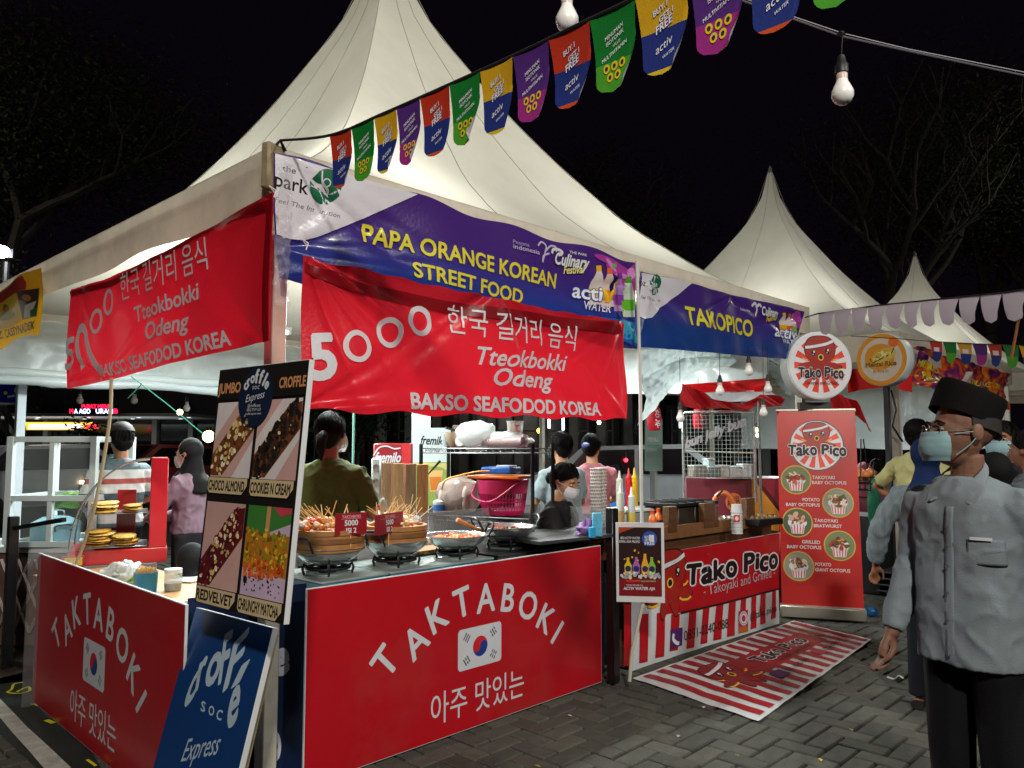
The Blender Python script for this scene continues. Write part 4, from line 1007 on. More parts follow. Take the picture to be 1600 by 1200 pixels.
mb = MB(); mb.box(lk(L / 2, .035, .84), (L, .03, .09), wl_, rot=rot)
u1 = SK.uv(1055, 850)[0]
for (pa, pb, zt_) in ((1048, 1062, 1.02), (1104, 1122, 1.02), (1122, 1127, 1.0), (1171, 1184, 1.03)):
    ua, ub = SK.uv(pa, 860)[0], SK.uv(pb, 860)[0]; mb.box(lk((ua + ub) / 2, .04, zt_ / 2 + .42), (abs(ub - ua), .05, zt_ - .84), wd_, rot=rot, b=.004)
mb.build('wooden_rail', T)
mb = MB(); mb.box(lk(L / 2, .06, .4), (L, .02, .78), wd_, rot=rot); mb.box(lk(.02, .3, .38), (.03, .5, .74), wd_, rot=rot); mb.box(lk(L - .02, .3, .38), (.03, .5, .74), wd_, rot=rot); mb.build('counter_frame', T)

# floor mat
SG = Surf(Zp(1185, 1128, .006), Zp(1362, 1000, .006), Zp(988, 1060, .006)); SG.n = Vector((0, 0, 1))
def mh(u, v): return .006 * noise.noise(Vector((u * 3, v * 4, 7))) + .004 * noise.noise(Vector((u * 9, v * 11, 2))) + .005
SG.h = mh; T = thing('floor_mat', 'red and white striped vinyl mat with TAKO PICO print lying on the paving', 'floor mat', SG.O, absolute=True)
sheet(SG, [(988, 1060), (1240, 971), (1362, 1000), (1185, 1128)], 80, 40, TW, 'mat_sheet', T)
P = Print(SG); W, H = SG.W, SG.H; P.raw(); nst = 15
def slan(u, v): return (u - .0 * v, v)
TRm = M('981420', .4, spec=.4, var=.15, dirt=.3)
q = [SG.uv(988, 1060), SG.uv(1240, 971), SG.uv(1362, 1000), SG.uv(1185, 1128)]
def qq(a, b): return tuple(((q[3][i] * (1 - a) + q[2][i] * a) * (1 - b) + (q[0][i] * (1 - a) + q[1][i] * a) * b) for i in (0, 1))
P.fr = lambda a, b: qq(a, b)
for i in range(nst): a0 = (i + .55) / (nst + .3); a1 = (i + 1.05) / (nst + .3); P.poly([(a0, .03), (a1, .03), (a1, .97), (a0, .97)], TRm, 1)
P.poly([(.26, .36), (.86, .36), (.86, .70), (.26, .70)], TRm, 2)
P.fr = lambda x, y: (lambda r: r)(qq(.0, 0)) if False else qq(x / 2.0, y / 1.0)
P.frame((.50, .52), (.70, .52), (.50, .78)); octo(P, 3, M('7c1a1c', .4)); P.raw(); P.fr = lambda x, y: qq(x / W, y / H)
tako_text(P, 6, (.60 * W, .56 * H), .125, 1.15, .04); P.ctext('- Takoyaki and Grilled -', (.62 * W, .42 * H), .05, M('3a2a2a', .6), 6, wmax=.8)
P.poly([(.34 * W, .2 * H), (.41 * W, .2 * H), (.41 * W, .32 * H), (.34 * W, .32 * H)], M('4a2268', .5), 5); P.ctext('0851-0240-088', (.5 * W, .25 * H), .05, OK_, 5, wmax=.36); P.poly([(.66 * W, .2 * H), (.71 * W, .2 * H), (.71 * W, .32 * H), (.66 * W, .32 * H)], M('b03058', .5), 5); P.ctext('@tako.pico', (.8 * W, .25 * H), .05, OK_, 5, wmax=.3)
P.build('print', T)

# roll-up banner stand
SR, q_, e_ = rectfit([(1213, 642), (1336, 640), (1350, 952), (1222, 944)], 6.45, None, .6, 1.55, -.3)
T = thing('roll_up_banner', 'tall red TAKO PICO roll-up banner listing five snacks in round pictures', 'banner stand', SR.O, absolute=True)
RR = M('b81c16', .35, spec=.5, coat=.3, var=.07, vs=2); board('banner_panel', SR, .004, RR, root=T)
P = Print(SR, base=.001, step=.0005); P.raw(); W, H = SR.W, SR.H
for i, (a, b) in enumerate(((.30, .36), (.1, .16), (.5, .53))): P.poly([(.01, a * H), (W - .01, a * H), (W - .01, b * H), (.01, b * H)], M('b01a18', .35, spec=.5, coat=.3), 1)
P.rframe(W * .5, H * .815, W * .33); P.disk((0, 0), 1.05, M('6a5a5a', .5), 2, n=40); P.disk((0, 0), 1.0, OW, 3, n=40); rays(P, .93, 4, RAY)
P.rframe(W * .5, H * .85, W * .225); octo(P, 6, OR[0]); P.raw(); tako_text(P, 14, (W * .5, H * .792), .082, 1.05, .05)
ring_ = M('c8a23c', .4); fd = [M(c, .5) for c in ('6f7c50', '8f8f7a', '4a5a3c')]
items = ((.225, .635, 'TAKOYAKI', 'BABY OCTOPUS', .43, 'c8502c'), (.74, .52, 'POTATO', 'BABY OCTOPUS', .52, 'b8642c'), (.225, .415, 'TAKOYAKI', 'BRATWURST', .43, 'c8a088'), (.74, .305, 'GRILLED', 'BABY OCTOPUS', .52, 'c88c3c'), (.225, .195, 'POTATO', 'GIANT OCTOPUS', .43, '7c3c3c'))
for k, (cx, cy, t1, t2, tx_, fc) in enumerate(items):
    x, y, r = cx * W, cy * H, .125; P.disk((x, y), r, ring_, 2, n=36); P.disk((x, y), r * .92, fd[k % 3], 3, n=36)
    rr = random.Random(k + 9)
    def f(x=x, y=y, r=r): a = rr.uniform(0, 6.28); q = rr.uniform(0, .55) * r; return x + q * math.cos(a), y + .02 + q * math.sin(a) * .7
    P.poly([(x - .5 * r, y - .1 * r), (x + .5 * r, y - .1 * r), (x + .38 * r, y - .75 * r), (x - .38 * r, y - .75 * r)], OW, 4)
    for j in range(5): P.poly([(x + (-.45 + .2 * j) * r, y - .12 * r), (x + (-.36 + .2 * j) * r, y - .12 * r), (x + (-.30 + .16 * j) * r, y - .73 * r), (x + (-.36 + .16 * j) * r, y - .73 * r)], RAY, 5)
    P.disk((x, y), r * .62, OW, 5, ry=r * .38, n=20); crumbs(P, 26, f, [M(fc, .5), M('9c3a22', .5), M('e0c8a0', .5), M('5c4a1c', .5)], .012, .03, 6)
    lw = .27 if len(t2) > 10 else .22
    for t_, yy in ((t1, .022), (t2, -.022)):
        ww = lw * len(t_) / len(t2); cc = tx_ * W + ww / 2 if tx_ < .5 else (cx * W - r - .02) - ww / 2; P.ctext(t_, (cc, y + yy), .026, M('d8c8c8', .5), 3, off=.03, wmax=ww)
P.build('print', T)
mb = MB(); al = M('a8a498', .35, metal=.6, var=.1); c = SR.O + SR.ex * SR.W / 2
rt = Matrix((SR.ex, Vector((-SR.ex.y, SR.ex.x, 0)), Vector((0, 0, 1)))).transposed()
mb.box((c.x, c.y, max(.06, c.z - .045)), (SR.W + .03, .12, .10), al, rot=rt, b=.01); mb.build('base_cassette', T)
mb = MB(); tp = SR.P(W / 2, H); mb.box(tp - SR.n * .01, (W + .01, .02, .025), al, rot=Matrix((SR.ex, SR.n, SR.ey)).transposed()); mb.tube([c + Vector((-SR.n.x * .06, -SR.n.y * .06, .05)), tp - SR.n * .02], .012, al, 8); mb.build('support_pole', T)

# round light boxes
def lightbox(px, py, d, rpx, ang, label, draw, thick=.14, pole=None, group='round light box signs', body='c9d2d2'):
    c = Dp(px, py, d); v = (cC - c); v.z = 0; v.normalize(); side = Vector((-v.y, v.x, 0))  # side: camera's right when facing it
    if side.dot(cR) < 0: side = -side
    n = (v * math.cos(ang) + side * math.sin(ang)).normalized(); ex = Vector((-n.y, n.x, 0)); 
    if ex.dot(cR) < 0: ex = -ex
    r = rpx / FPX * d; T = thing('round_lightbox', label, 'light box sign', c, absolute=True, group=group)
    rot = Matrix((ex, Vector((0, 0, 1)), n)).transposed(); mb = MB(); bm_ = M(body, .4, var=.05)
    mb.lathe([(r * .94, -thick), (r, -thick + .02), (r, -.04), (r * 1.0, -.02), (r * .985, 0), (r * .93, .004)], bm_, c=c, seg=48, rot=rot); mb.build('housing', T)
    S = Surf(c - ex * r - Vector((0, 0, r)), c + ex * r - Vector((0, 0, r)), c - ex * r + Vector((0, 0, r))); P = Print(S, px=False, base=.007, step=.0006); P.rframe(r, r, r); draw(P); P.build('sign_face', T)
    if pole:
        mb = MB(); mb.tube([c - n * thick / 2 - Vector((0, 0, r * .98)), Vector((c.x - n.x * thick / 2, c.y - n.y * thick / 2, 0))], .03, M(pole, .5, var=.2), 4); mb.build('pole', T)
    return c, r, T
def d1(P):
    P.disk((0, 0), .955, OW, 0, n=44); rays(P, .8, 1, RAY); P.fr0 = P.fr
    f0 = P.fr; P.frame((0, .22), (.62, .22), (0, .86)); octo(P, 3, OR[0]); P.fr = f0; tako_text(P, 12, (0, -.2), .27, .95, .03, om=OW); P.ctext('Takoyaki and Grilled', (0, -.5), .1, OK_, 12, wmax=1.0)
def d2(P):
    o1 = M('d08a1c', .4); P.disk((0, 0), .97, o1, 0, n=44); P.disk((0, 0), .8, M('c9bdb0', .4), 1, n=40); P.disk((-.05, .1), .58, o1, 2, ry=.5, n=30); P.disk((.1, .12), .5, M('c8b04c', .5), 3, ry=.26, ang=.35, n=24)
    P.poly([(-.42, .08), (-.3, -.08), (.42, .2), (.5, .42), (.1, .35)], M('c8a840', .5), 4); P.line([(-.42, .08), (-.32, -.1), (.4, .18), (.52, .4)], .04, PK, 5)
    rr = random.Random(2); crumbs(P, 40, lambda: (rr.uniform(-.3, .4), rr.uniform(.02, .3)), [M('d8c060', .5), M('a8842c', .5), M('e8dc98', .5)], .03, .06, 6)
    P.disk((.5, .6), .2, M('d8641c', .4), 6, ry=.18, n=18); P.ctext('Mentai Rice', (0, -.16), .17, M('7a4a10', .5), 11, off=.05, outline=(M('e0b040', .5), .11), wmax=1.45); P.ctext('By Bang Jay', (0, -.42), .09, M('8a5a18', .5), 11, wmax=.8)
c1, r1, T = lightbox(1281, 571, 6.75, 54, .5, 'round white TAKO PICO light box with a red octopus above the roll-up banner', d1, .15, None)
mb = MB(); mb.box(Vector((c1.x + .16, c1.y + .12, c1.z - .05)), (.25, .04, .04), M('8a8a88', .4)); mb.build('wall_bracket', T); mb = MB(); mb.box(c1 + Vector((.1, .1, -.34)), (.28, .06, .06), M('3a3836', .5), rz=-.8); mb.build('lower_bracket', T)
c2, r2, T = lightbox(1377, 562, 8.0, 42, -.5, 'round yellow and orange rice light box right of the octopus one', d2, .15, '2a2a2c')

# ACTIV WATER poster on the white pole
SP, q_, e_ = rectfit([(964, 815), (1041, 818), (1035.5, 942), (961, 941)], 4.7, 0, .3, .45, 0)
T = thing('poster', 'white framed drinks poster BUY GET 1 FREE taped to the thin white pole', 'poster', SP.O, absolute=True)
board('board', SP, .006, edgew, root=T); P = Print(SP, base=.001, step=.0005); P.raw(); W, H = SP.W, SP.H
dk = M('2a1014', .35, coat=.3); P.poly([(.06 * W, .08 * H), (.94 * W, .08 * H), (.94 * W, .94 * H), (.06 * W, .94 * H)], dk, 1)
P.poly([(.06 * W, .08 * H), (.94 * W, .08 * H), (.94 * W, .30 * H), (.06 * W, .30 * H)], M('7c1418', .35, coat=.3), 2); P.poly([(.06 * W, .86 * H), (.4 * W, .94 * H), (.06 * W, .94 * H)], M('a8401c', .4), 2)
P.disk((.7 * W, .8 * H), .045, M('1d4fa8', .4), 3, n=24); P.text('BUY', (.6 * W, .805 * H), (.68 * W, .805 * H), (.6 * W, .835 * H), PW, 4, off=.03); P.text('GET', (.6 * W, .77 * H), (.68 * W, .77 * H), (.6 * W, .798 * H), PW, 4, off=.03); P.text('1', (.71 * W, .77 * H), (.77 * W, .77 * H), (.71 * W, .845 * H), PW, 4, off=.04); P.text('FREE', (.6 * W, .72 * H), (.8 * W, .725 * H), (.6 * W, .76 * H), PW, 4, off=.03)
P.text('BELI ACTIV WATER', (.1 * W, .79 * H), (.5 * W, .79 * H), (.1 * W, .82 * H), PW, 3, off=.02, shear=.15); P.text('DISINI, ADA PROMO', (.07 * W, .745 * H), (.5 * W, .745 * H), (.07 * W, .775 * H), PW, 3, off=.02, shear=.15)
for x, hh, c in ((.25, .20, 'd8c020'), (.42, .21, 'a060b0'), (.6, .25, 'e0a028'), (.74, .21, '80b840')):
    m_ = M(c, .4); b0 = .36 * H; P.poly([(x * W - .02, b0), (x * W + .02, b0), (x * W + .022, b0 + .10 * H), (x * W + .008, b0 + (hh - .05) * H), (x * W + .008, b0 + hh * H), (x * W - .008, b0 + hh * H), (x * W - .008, b0 + (hh - .05) * H), (x * W - .022, b0 + .10 * H)], m_, 4); P.disk((x * W, b0 + .06 * H), .018, M('1c2a5c', .4), 5, n=14)
rr = random.Random(8); crumbs(P, 40, lambda: (rr.uniform(.1 * W, .9 * W), rr.uniform(.31 * H, .37 * H)), [M('c8ccd0', .4), M('9aa4ac', .4), M('d8c8a0', .4)], .008, .016, 6); crumbs(P, 6, lambda: (rr.uniform(.1 * W, .9 * W), rr.uniform(.5 * H, .68 * H)), [M('d8a820', .4)], .006, .01, 4)
P.poly([(.2 * W, .255 * H), (.5 * W, .26 * H), (.5 * W, .28 * H), (.2 * W, .275 * H)], M('c83028', .4), 3); P.text('BULAN INDIA', (.52 * W, .255 * H), (.82 * W, .262 * H), (.52 * W, .275 * H), M('8ac8a0', .4), 3); P.text('YANG SEGAR YA', (.2 * W, .205 * H), (.55 * W, .205 * H), (.2 * W, .225 * H), PW, 3); P.text('ACTIV WATER AJA', (.15 * W, .155 * H), (.8 * W, .16 * H), (.15 * W, .19 * H), PW, 3, off=.03, shear=.1)
P.build('print', T)
mb = MB(); pp = SP.P(W * .55, H) - SP.n * .02; t0 = Yp(995, 408, pp.y + .0); mb.tube([pp + Vector((0, 0, -.5)), pp, pp.lerp(t0, .5) + Vector((.01, 0, 0)), t0], .011, M('c9c9c4', .4), 8)
mb.tube([pp + Vector((0, 0, -.48)), pp + Vector((-.09, .02, -.75)), pp + Vector((-.12, .02, -.92))], .011, M('b9b9a8', .4), 8)
tag(mb.build('thin_white_pole'), 'thin white pipe standing between the Korean and the octopus stall', 'pole')

# ---------------- equipment on the korean counter ----------------
STEEL = M('c0c6c4', .22, metal=.8, var=.25, vs=18); STEEL2 = M('a4b2b0', .32, metal=.45, var=.2, vs=9, stretch=(1, 1, 4)); IRON = M('16161a', .5, metal=.4, var=.2); TEAL = M('1c6a82', .35, var=.12, spec=.5); BLKE = M('141416', .3, var=.1, spec=.6)
BAM = M('a2703a', .6, var=.3, vs=9, stretch=(1, 1, 5), bump=.2, bs=40); BAM2 = M('7a4f26', .6, var=.3, vs=12); STK = M('c8a468', .6, var=.1)
def burner_part(T, x, y, z, r=.105):
    mb = MB(); mb.lathe([(r * 1.1, .0), (r * 1.12, .006), (r * .9, .01), (r * .4, .004)], STEEL2, c=(x, y, z), seg=28); mb.build('drip_ring', T)
    mb = MB(); mb.lathe([(.042, 0), (.045, .022), (.03, .03), (.0, .03)], IRON, c=(x, y, z + .004), seg=18)
    mb.tube([(x + r * math.cos(a), y + r * math.sin(a), z + .028) for a in [2 * math.pi * i / 24 for i in range(25)]], .006, IRON, 6, caps=False)
    for k in range(5):
        a = 2 * math.pi * k / 5 + .4; c_, s_ = math.cos(a), math.sin(a)
        mb.tube([(x + .3 * r * c_, y + .3 * r * s_, z + .026), (x + .9 * r * c_, y + .9 * r * s_, z + .03), (x + 1.12 * r * c_, y + 1.12 * r * s_, z + .05), (x + 1.18 * r * c_, y + 1.18 * r * s_, z + .028), (x + 1.1 * r * c_, y + 1.1 * r * s_, z + .0)], [.006, .007, .008, .007, .006], IRON, 5)
    mb.build('pan_support', T)
def stove(x0, x1, y0, y1, zt, label, burners, black=False):
    T = thing('gas_stove', label, 'gas stove', ((x0 + x1) / 2, (y0 + y1) / 2, zt - .14)); cx, cy = T.location.x, T.location.y; w_, d_ = x1 - x0, y1 - y0
    mb = MB(); mb.box((0, 0, .065), (w_, d_, .13), BLKE if black else TEAL, b=.006)
    for sx in (-1, 1):
        for sy in (-1, 1): mb.box((sx * (w_ / 2 - .03), sy * (d_ / 2 - .03), -.0), (.03, .03, .02), IRON)
    mb.build('body', T); mb = MB(); mb.box((0, 0, .1335), (w_ + .004, d_ + .004, .01), BLKE if black else STEEL2, b=.004)
    if not black: mb.box((0, -d_ / 2 - .004, .1), (w_, .006, .012), M('9aa4a6', .3, metal=.7))
    mb.build('top_plate', T)
    for (bx, by) in burners: burner_part(T, bx - cx, by - cy, .139)
    mb = MB()
    for i in range(2): mb.lathe([(.018, 0), (.018, .02), (.01, .026), (0, .026)], IRON, c=((i - .5) * .2, -d_ / 2 - .004, .06), rot=Matrix.Rotation(R_(90), 3, 'X'), seg=14)
    mb.build('knob', T); return T
tm = M('4a4c4e', .5, var=.2)
T = thing('work_table', 'steel frame table carrying the gas stoves behind the red front board', 'table', (2.98, 3.4, 0)); mb = MB(); mb.box((0, 0, .68), (1.96, .6, .03), STEEL2); mb.build('tabletop', T)
for sx in (-1, 1):
    for sy in (-1, 1): mb = MB(); mb.box((sx * .94, sy * .26, .332), (.04, .04, .664), tm); mb.build('leg', T)
stove(2.0, 2.365, 3.07, 3.5, .84, 'teal and steel gas stove at the left end of the counter', [(2.162, 3.276)])
stove(2.38, 3.08, 3.07, 3.5, .84, 'wider teal and steel gas stove with two burners in the middle of the counter', [(2.551, 3.252), (2.953, 3.237)])
stove(3.12, 3.92, 3.07, 3.6, .845, 'black glass gas stove at the right end of the counter', [(3.401, 3.289), (3.76, 3.32)], black=True)
rr = random.Random(12)
def wok(x, y, zr, r, label, inner=True, group='steel woks on the burners', ha=.3):
    T = thing('wok', label, 'wok', (x, y, .875), group=group); h = zr - .875; mb = MB()
    pr_ = [(r * math.sin(R_(a)) / math.sin(R_(78)), h * (1 - math.cos(R_(a))) / (1 - math.cos(R_(78)))) for a in range(0, 79, 6)]
    mb.lathe([(max(.002, p), z) for p, z in pr_] + [(r + .012, h + .003), (r + .01, h + .006), (r - .002, h + .004)] + [(max(.002, p - .004), z + .006) for p, z in pr_[::-1][1:]], STEEL, seg=40, cap=False); mb.build('pan', T)
    for s_ in (0, math.pi):
        a = ha + s_; c_, n_ = Vector((math.cos(a), math.sin(a), 0)), Vector((-math.sin(a), math.cos(a), 0)); mb = MB()
        q = [c_ * (r + .0) + n_ * (-.05) + Vector((0, 0, h - .01)), c_ * (r + .03) + n_ * (-.05) + Vector((0, 0, h + .045)), c_ * (r + .035) - n_ * .03 + Vector((0, 0, h + .06)), c_ * (r + .035) + n_ * .03 + Vector((0, 0, h + .06)), c_ * (r + .03) + n_ * .05 + Vector((0, 0, h + .045)), c_ * (r) + n_ * .05 + Vector((0, 0, h - .01))]
        mb.tube(q, [.005, .007, .0095, .0095, .007, .005], BLKE, 8); mb.build('handle', T)
    return T
W1 = wok(2.162, 3.276, .962, .168, 'steel wok under the first bamboo steamer, leftmost on the counter'); W2 = wok(2.551, 3.252, .962, .165, 'steel wok under the second bamboo steamer')
W3 = wok(2.953, 3.237, .955, .17, 'open steel wok full of orange rice cakes', ha=-.5); W4 = wok(3.401, 3.289, .965, .175, 'open steel wok of brown sauce with a wooden ladle, rightmost on the counter', ha=-.3)
def steamer(x, y, z, r, h, label):
    T = thing('bamboo_steamer', label, 'steamer basket', (x, y, z), group='bamboo steamers in the woks'); mb = MB()
    mb.lathe([(r, 0), (r, h), (r - .012, h), (r - .012, .03), (.001, .03)], BAM, seg=40, cap=True)
    for zz in (.015, h * .52, h - .012): mb.lathe([(r + .001, zz - .012), (r + .006, zz - .011), (r + .006, zz + .011), (r + .001, zz + .012)], BAM2 if zz == h * .52 else BAM, seg=40, cap=False)
    mb.build('basket_wall', T); return T
steamer(2.162, 3.276, .948, .168, .105, 'first bamboo steamer heaped with skewered fish cakes'); steamer(2.551, 3.252, .948, .155, .095, 'second bamboo steamer heaped with grey skewers')
fo = [M(c, .5, var=.15, vs=30) for c in ('d08a3c', 'c8762c', 'd8a868', 'e0c8a8')]; fr_ = [M(c, .45) for c in ('c83a1c', 'd85a28')]; fw = M('d4cec0', .5)
def skewers(cx, cy, z, r, n, seed, label, orange=True, side=-1):
    T = thing('skewer_pile', label, 'food skewers', (cx, cy, z), group='piles of skewers in the steamers'); r2 = random.Random(seed)
    mb = MB(); mb.ell((0, 0, -.01), (r * .9, r * .9, .035), fo[1], seg=18, rings=8, nz=.5, ns=12); mb.build('broth_bed', T, kind=None)
    for i in range(n):
        a = r2.uniform(0, 6.28); q = r * math.sqrt(r2.random()) * .8; bx, by = q * math.cos(a), q * math.sin(a); d = Vector((side * r2.uniform(.3, 1) * (1 if r2.random() < .8 else -1), r2.uniform(-.1, .9), r2.uniform(.35, 1.0))).normalized()
        mb = MB(); b = Vector((bx, by, r2.uniform(.005, .03))); mb.tube([b - d * .02, b + d * r2.uniform(.11, .17)], .0021, STK, 5)
        if orange or i % 3 == 0:
            for k in range(2): mb.ell(b + d * (.018 + .028 * k), (.017, .016, .014), r2.choice(fo) if i % 4 else r2.choice(fr_ + [fw]), seg=10, rings=6, nz=.3, ns=20)
        else: mb.ell(b + d * .03, (.03, .008, .008), fw if i % 2 else fo[3], seg=8, rings=5)
        mb.build('skewer', T)
skewers(2.15, 3.276, 1.03, .155, 34, 4, 'skewers of orange fish balls sticking out of the left steamer'); skewers(2.56, 3.252, 1.02, .14, 44, 5, 'bundle of pale fish cake skewers in the right steamer', orange=False, side=1)
CRD = M('8c1420', .35, coat=.3, spec=.5)
def card(p4, d, label):
    S, q, e = rectfit(p4, d, 0, .14, .12, 0); T = thing('price_card', label, 'price card', S.O, absolute=True, group='red price cards in the steamers'); board('card', S, .003, CRD, root=T)
    P = Print(S, base=.0008, step=.0003); P.raw(); W, H = S.W, S.H; P.ctext('TAKTABOKI', (W / 2, H * .84), H * .12, M('d8a0a0', .5), 1, off=.02, wmax=W * .68); P.ctext('5000', (W / 2, H * .55), H * .24, PW, 1, off=.03, wmax=.48 * W); P.ctext('ISI 2', (W / 2, H * .2), H * .22, PW, 1, off=.03, wmax=.44 * W)
    P.line([(W * .18, H * .74), (W * .82, H * .745)], .0015, M('d8a0a0', .5), 1); P.build('print', T)
    mb = MB(); mb.tube([S.P(W / 2, -.06) - S.n * .004, S.P(W / 2, H * .5) - S.n * .004], .003, STK, 5); mb.build('stick', T)
card([(523, 805), (573, 798), (574, 835), (524, 836)], 3.72, 'red price card standing in the left steamer'); card([(582, 805), (626, 798), (634, 829), (590, 837)], 3.98, 'slanted red price card standing in the right steamer')
def chunks(x, y, z, r, n, mats, label, s=.014, name='rice_cakes', cat='food'):
    mb = MB(); r2 = random.Random(n); mb.lathe([(r, 0), (r * .5, .004), (.001, .004)], mats[-1], c=(0, 0, -.004), seg=26)
    for i in range(n):
        a = r2.uniform(0, 6.28); q = r * math.sqrt(r2.random()) * .94; d = r2.uniform(0, 3.14); mb.tube([(q * math.cos(a) - s * math.cos(d), q * math.sin(a) - s * math.sin(d), r2.uniform(.002, .012)), (q * math.cos(a) + s * math.cos(d), q * math.sin(a) + s * math.sin(d), r2.uniform(.002, .014))], s * .55, mats[i % (len(mats) - 1)], 6)
    o = mb.build(name); o.location = (x, y, z); return tag(o, label, cat)
chunks(2.953, 3.237, .935, .145, 120, [M('d87a3c', .4), M('e09a5c', .4), M('c8602c', .4), M('c0481c', .3)], 'orange rice cakes simmering in the open wok')
chunks(3.401, 3.289, .94, .15, 30, [M('8a4a28', .35), M('a0603c', .35), M('6a3018', .2)], 'brown sauce with dumplings in the rightmost wok', name='simmering_sauce')
mb = MB(); a = Yp(714, 815, 3.3); b = Yp(766, 838, 3.3); a = Dp(714, 812, 4.5); b = Dp(764, 836, 4.6); mb.tube([a, a.lerp(b, .3), b], [.013, .011, .009], M('b87a3c', .5, var=.2), 10); mb.tube([b, b + (b - a).normalized() * .05 + Vector((0, 0, -.03))], [.02, .016], STEEL, 10); tag(mb.build('ladle'), 'wooden handled ladle resting in the rightmost wok', 'ladle')
mb = MB(); p = Zp(690, 858, .86); mb.box((3.0, 3.46, .858), (.5, .16, .02), M('a87c50', .6, var=.2)); tag(mb.build('cutting_board'), 'thin wooden board lying behind the woks', 'board')
# clear shield behind the stoves
SH = M('aab4b4', .15, var=.0, alpha=.28, spec=.8)
mb = MB(); mb.box((3.05, 3.68, .93), (2.2, .008, .22), SH); mb.box((4.13, 3.37, .93), (.008, .6, .22), SH); tag(mb.build('splash_guard'), 'greyish clear plastic splash guard standing behind the stoves', 'splash guard')
# ---------------- things behind the counter ----------------
wood = M('8a6238', .6, var=.35, vs=5, stretch=(5, 5, .8), bump=.3, bs=30)
WHT = M('c8d2d0', .35, var=.05, spec=.5); 
T = thing('wooden_table', 'light wooden table behind the left red board', 'table', (1.78, 4.6, 0)); mb = MB(); mb.box((0, 0, .66), (.6, 1.5, .035), M('b08858', .55, var=.25, vs=5, stretch=(6, 1, 1))); mb.build('tabletop', T)
for sx in (-1, 1):
    for sy in (-1, 1): mb = MB(); mb.box((sx * .26, sy * .7, .32), (.04, .04, .64), wood); mb.build('leg', T)
def at(px, py, z): return Zp(px, py, z)
# chest freezer and rice cooker behind the woman
fz = Dp(575, 800, 5.0); T = thing('chest_freezer', 'white rounded chest freezer top between the woman in green and the planks', 'freezer', (fz.x - .1, fz.y + .2, 0), R_(-8)); mb = MB(); mb.box((0, 0, .45), (.9, .55, .86), WHT, b=.03); mb.build('cabinet', T); mb = MB(); mb.box((0, 0, .94), (.94, .59, .1), WHT, b=.03); mb.build('lid', T)
rc = Dp(562, 745, 5.1); mb = MB(); mb.lathe([(.10, 0), (.15, .03), (.165, .09), (.15, .14), (.10, .165), (.03, .172), (.03, .185), (0, .185)], M('d8dedd', .3, spec=.6), seg=30); o = mb.build('rice_cooker', smooth=50); o.location = (rc.x, rc.y + .12, .99); tag(o, 'white round rice cooker standing on the freezer', 'rice cooker')
# plank board
T = thing('plank_screen', 'upright screen of weathered wooden planks right of the freezer', 'wooden screen', Dp(636, 900, 5.25)); T.location.z = 0; ax = Vector((.75, -.66, 0)).normalized(); k = 0
p0 = Dp(594, 723, 5.2); p1 = Dp(670, 723, 5.25); T.rotation_euler = (0, 0, math.atan2((p1 - p0).y, (p1 - p0).x)); T.location = ((p0.x + p1.x) / 2, (p0.y + p1.y) / 2, 0); wl2 = (p1 - p0).length
for i in range(4):
    mb = MB(); mb.box((-wl2 / 2 + wl2 * (i + .5) / 4, .004 * (i % 2), p0.z / 2 - .004 * i), (wl2 / 4 - .004, .02, p0.z), M(('7a5c38', '86683f', '6f5432', '8a5c2c')[i], .7, var=.45, vs=4, stretch=(6, 6, .7), bump=.3, bs=25), b=.003); mb.build('plank', T)
mb = MB(); mb.box((0, .02, .3), (wl2, .02, .06), wood); mb.build('batten', T)
# power strip
pp = Dp(588, 752, 5.05); T = thing('power_strip', 'upright white power strip with three sockets beside the planks', 'power strip', (pp.x, pp.y, pp.z - .15)); T.rotation_euler = (0, 0, math.atan2(cR.y, cR.x)); mb = MB(); mb.box((0, 0, .15), (.06, .035, .3), WHT, b=.008); mb.build('housing', T)
for k in range(3): mb = MB(); mb.lathe([(.022, 0), (.022, .004), (.016, .004), (.015, -.004), (0, -.004)], M('9aa0a0', .4), c=(0, -.018, .06 + .09 * k), rot=Matrix.Rotation(R_(90), 3, 'X'), seg=16); mb.build('socket', T)
mb = MB(); mb.tube(curve([(.02, -.01, 0), (.05, -.02, .04), (.07, 0, -.02), (.065, 0, -.16)]), .006, WHT, 6); mb.build('power_cord', T)
# tea banner + tea cooler
S, q, e = rectfit([(647, 667), (707, 670), (701, 790), (643, 790)], 6.6, 0, .5, 1.0, 0)
T = thing('roll_up_banner', 'pale fremilo thai tea banner behind the black wire rack', 'banner stand', S.O, absolute=True); board('banner_panel', S, .004, M('c4d4d4', .4, var=.04), root=T)
P = Print(S, base=.001); P.px(); P.text('fremil', (657, 694), (688, 695), (658, 681), M('16181a', .4), 2, off=.025, shear=.25); P.ring((691, 691), 3.6, 2, M('16181a', .4), 2); P.poly([(689, 690), (696, 684), (700, 685), (696, 692)], M('1c8048', .4), 3); P.text('thai tea', (664, 705), (687, 706), (664, 697), M('505658', .4), 2)
P.poly([(646, 722), (704, 722), (701, 790), (643, 790)], M('8aa050', .4), 1); P.poly([(646, 722), (704, 724), (703, 738), (690, 730), (670, 728), (646, 726)], M('c8c080', .4), 2)
P.poly([(670, 735), (692, 735), (688, 768), (672, 768)], M('e0b070', .4), 3); P.poly([(671, 745), (690, 745), (688, 766), (673, 766)], M('c87830', .4), 4); P.line([(668, 742), (686, 722), (688, 720)], [2, 3.5, 4], M('1c1a18', .4), 5); P.build('print', T)
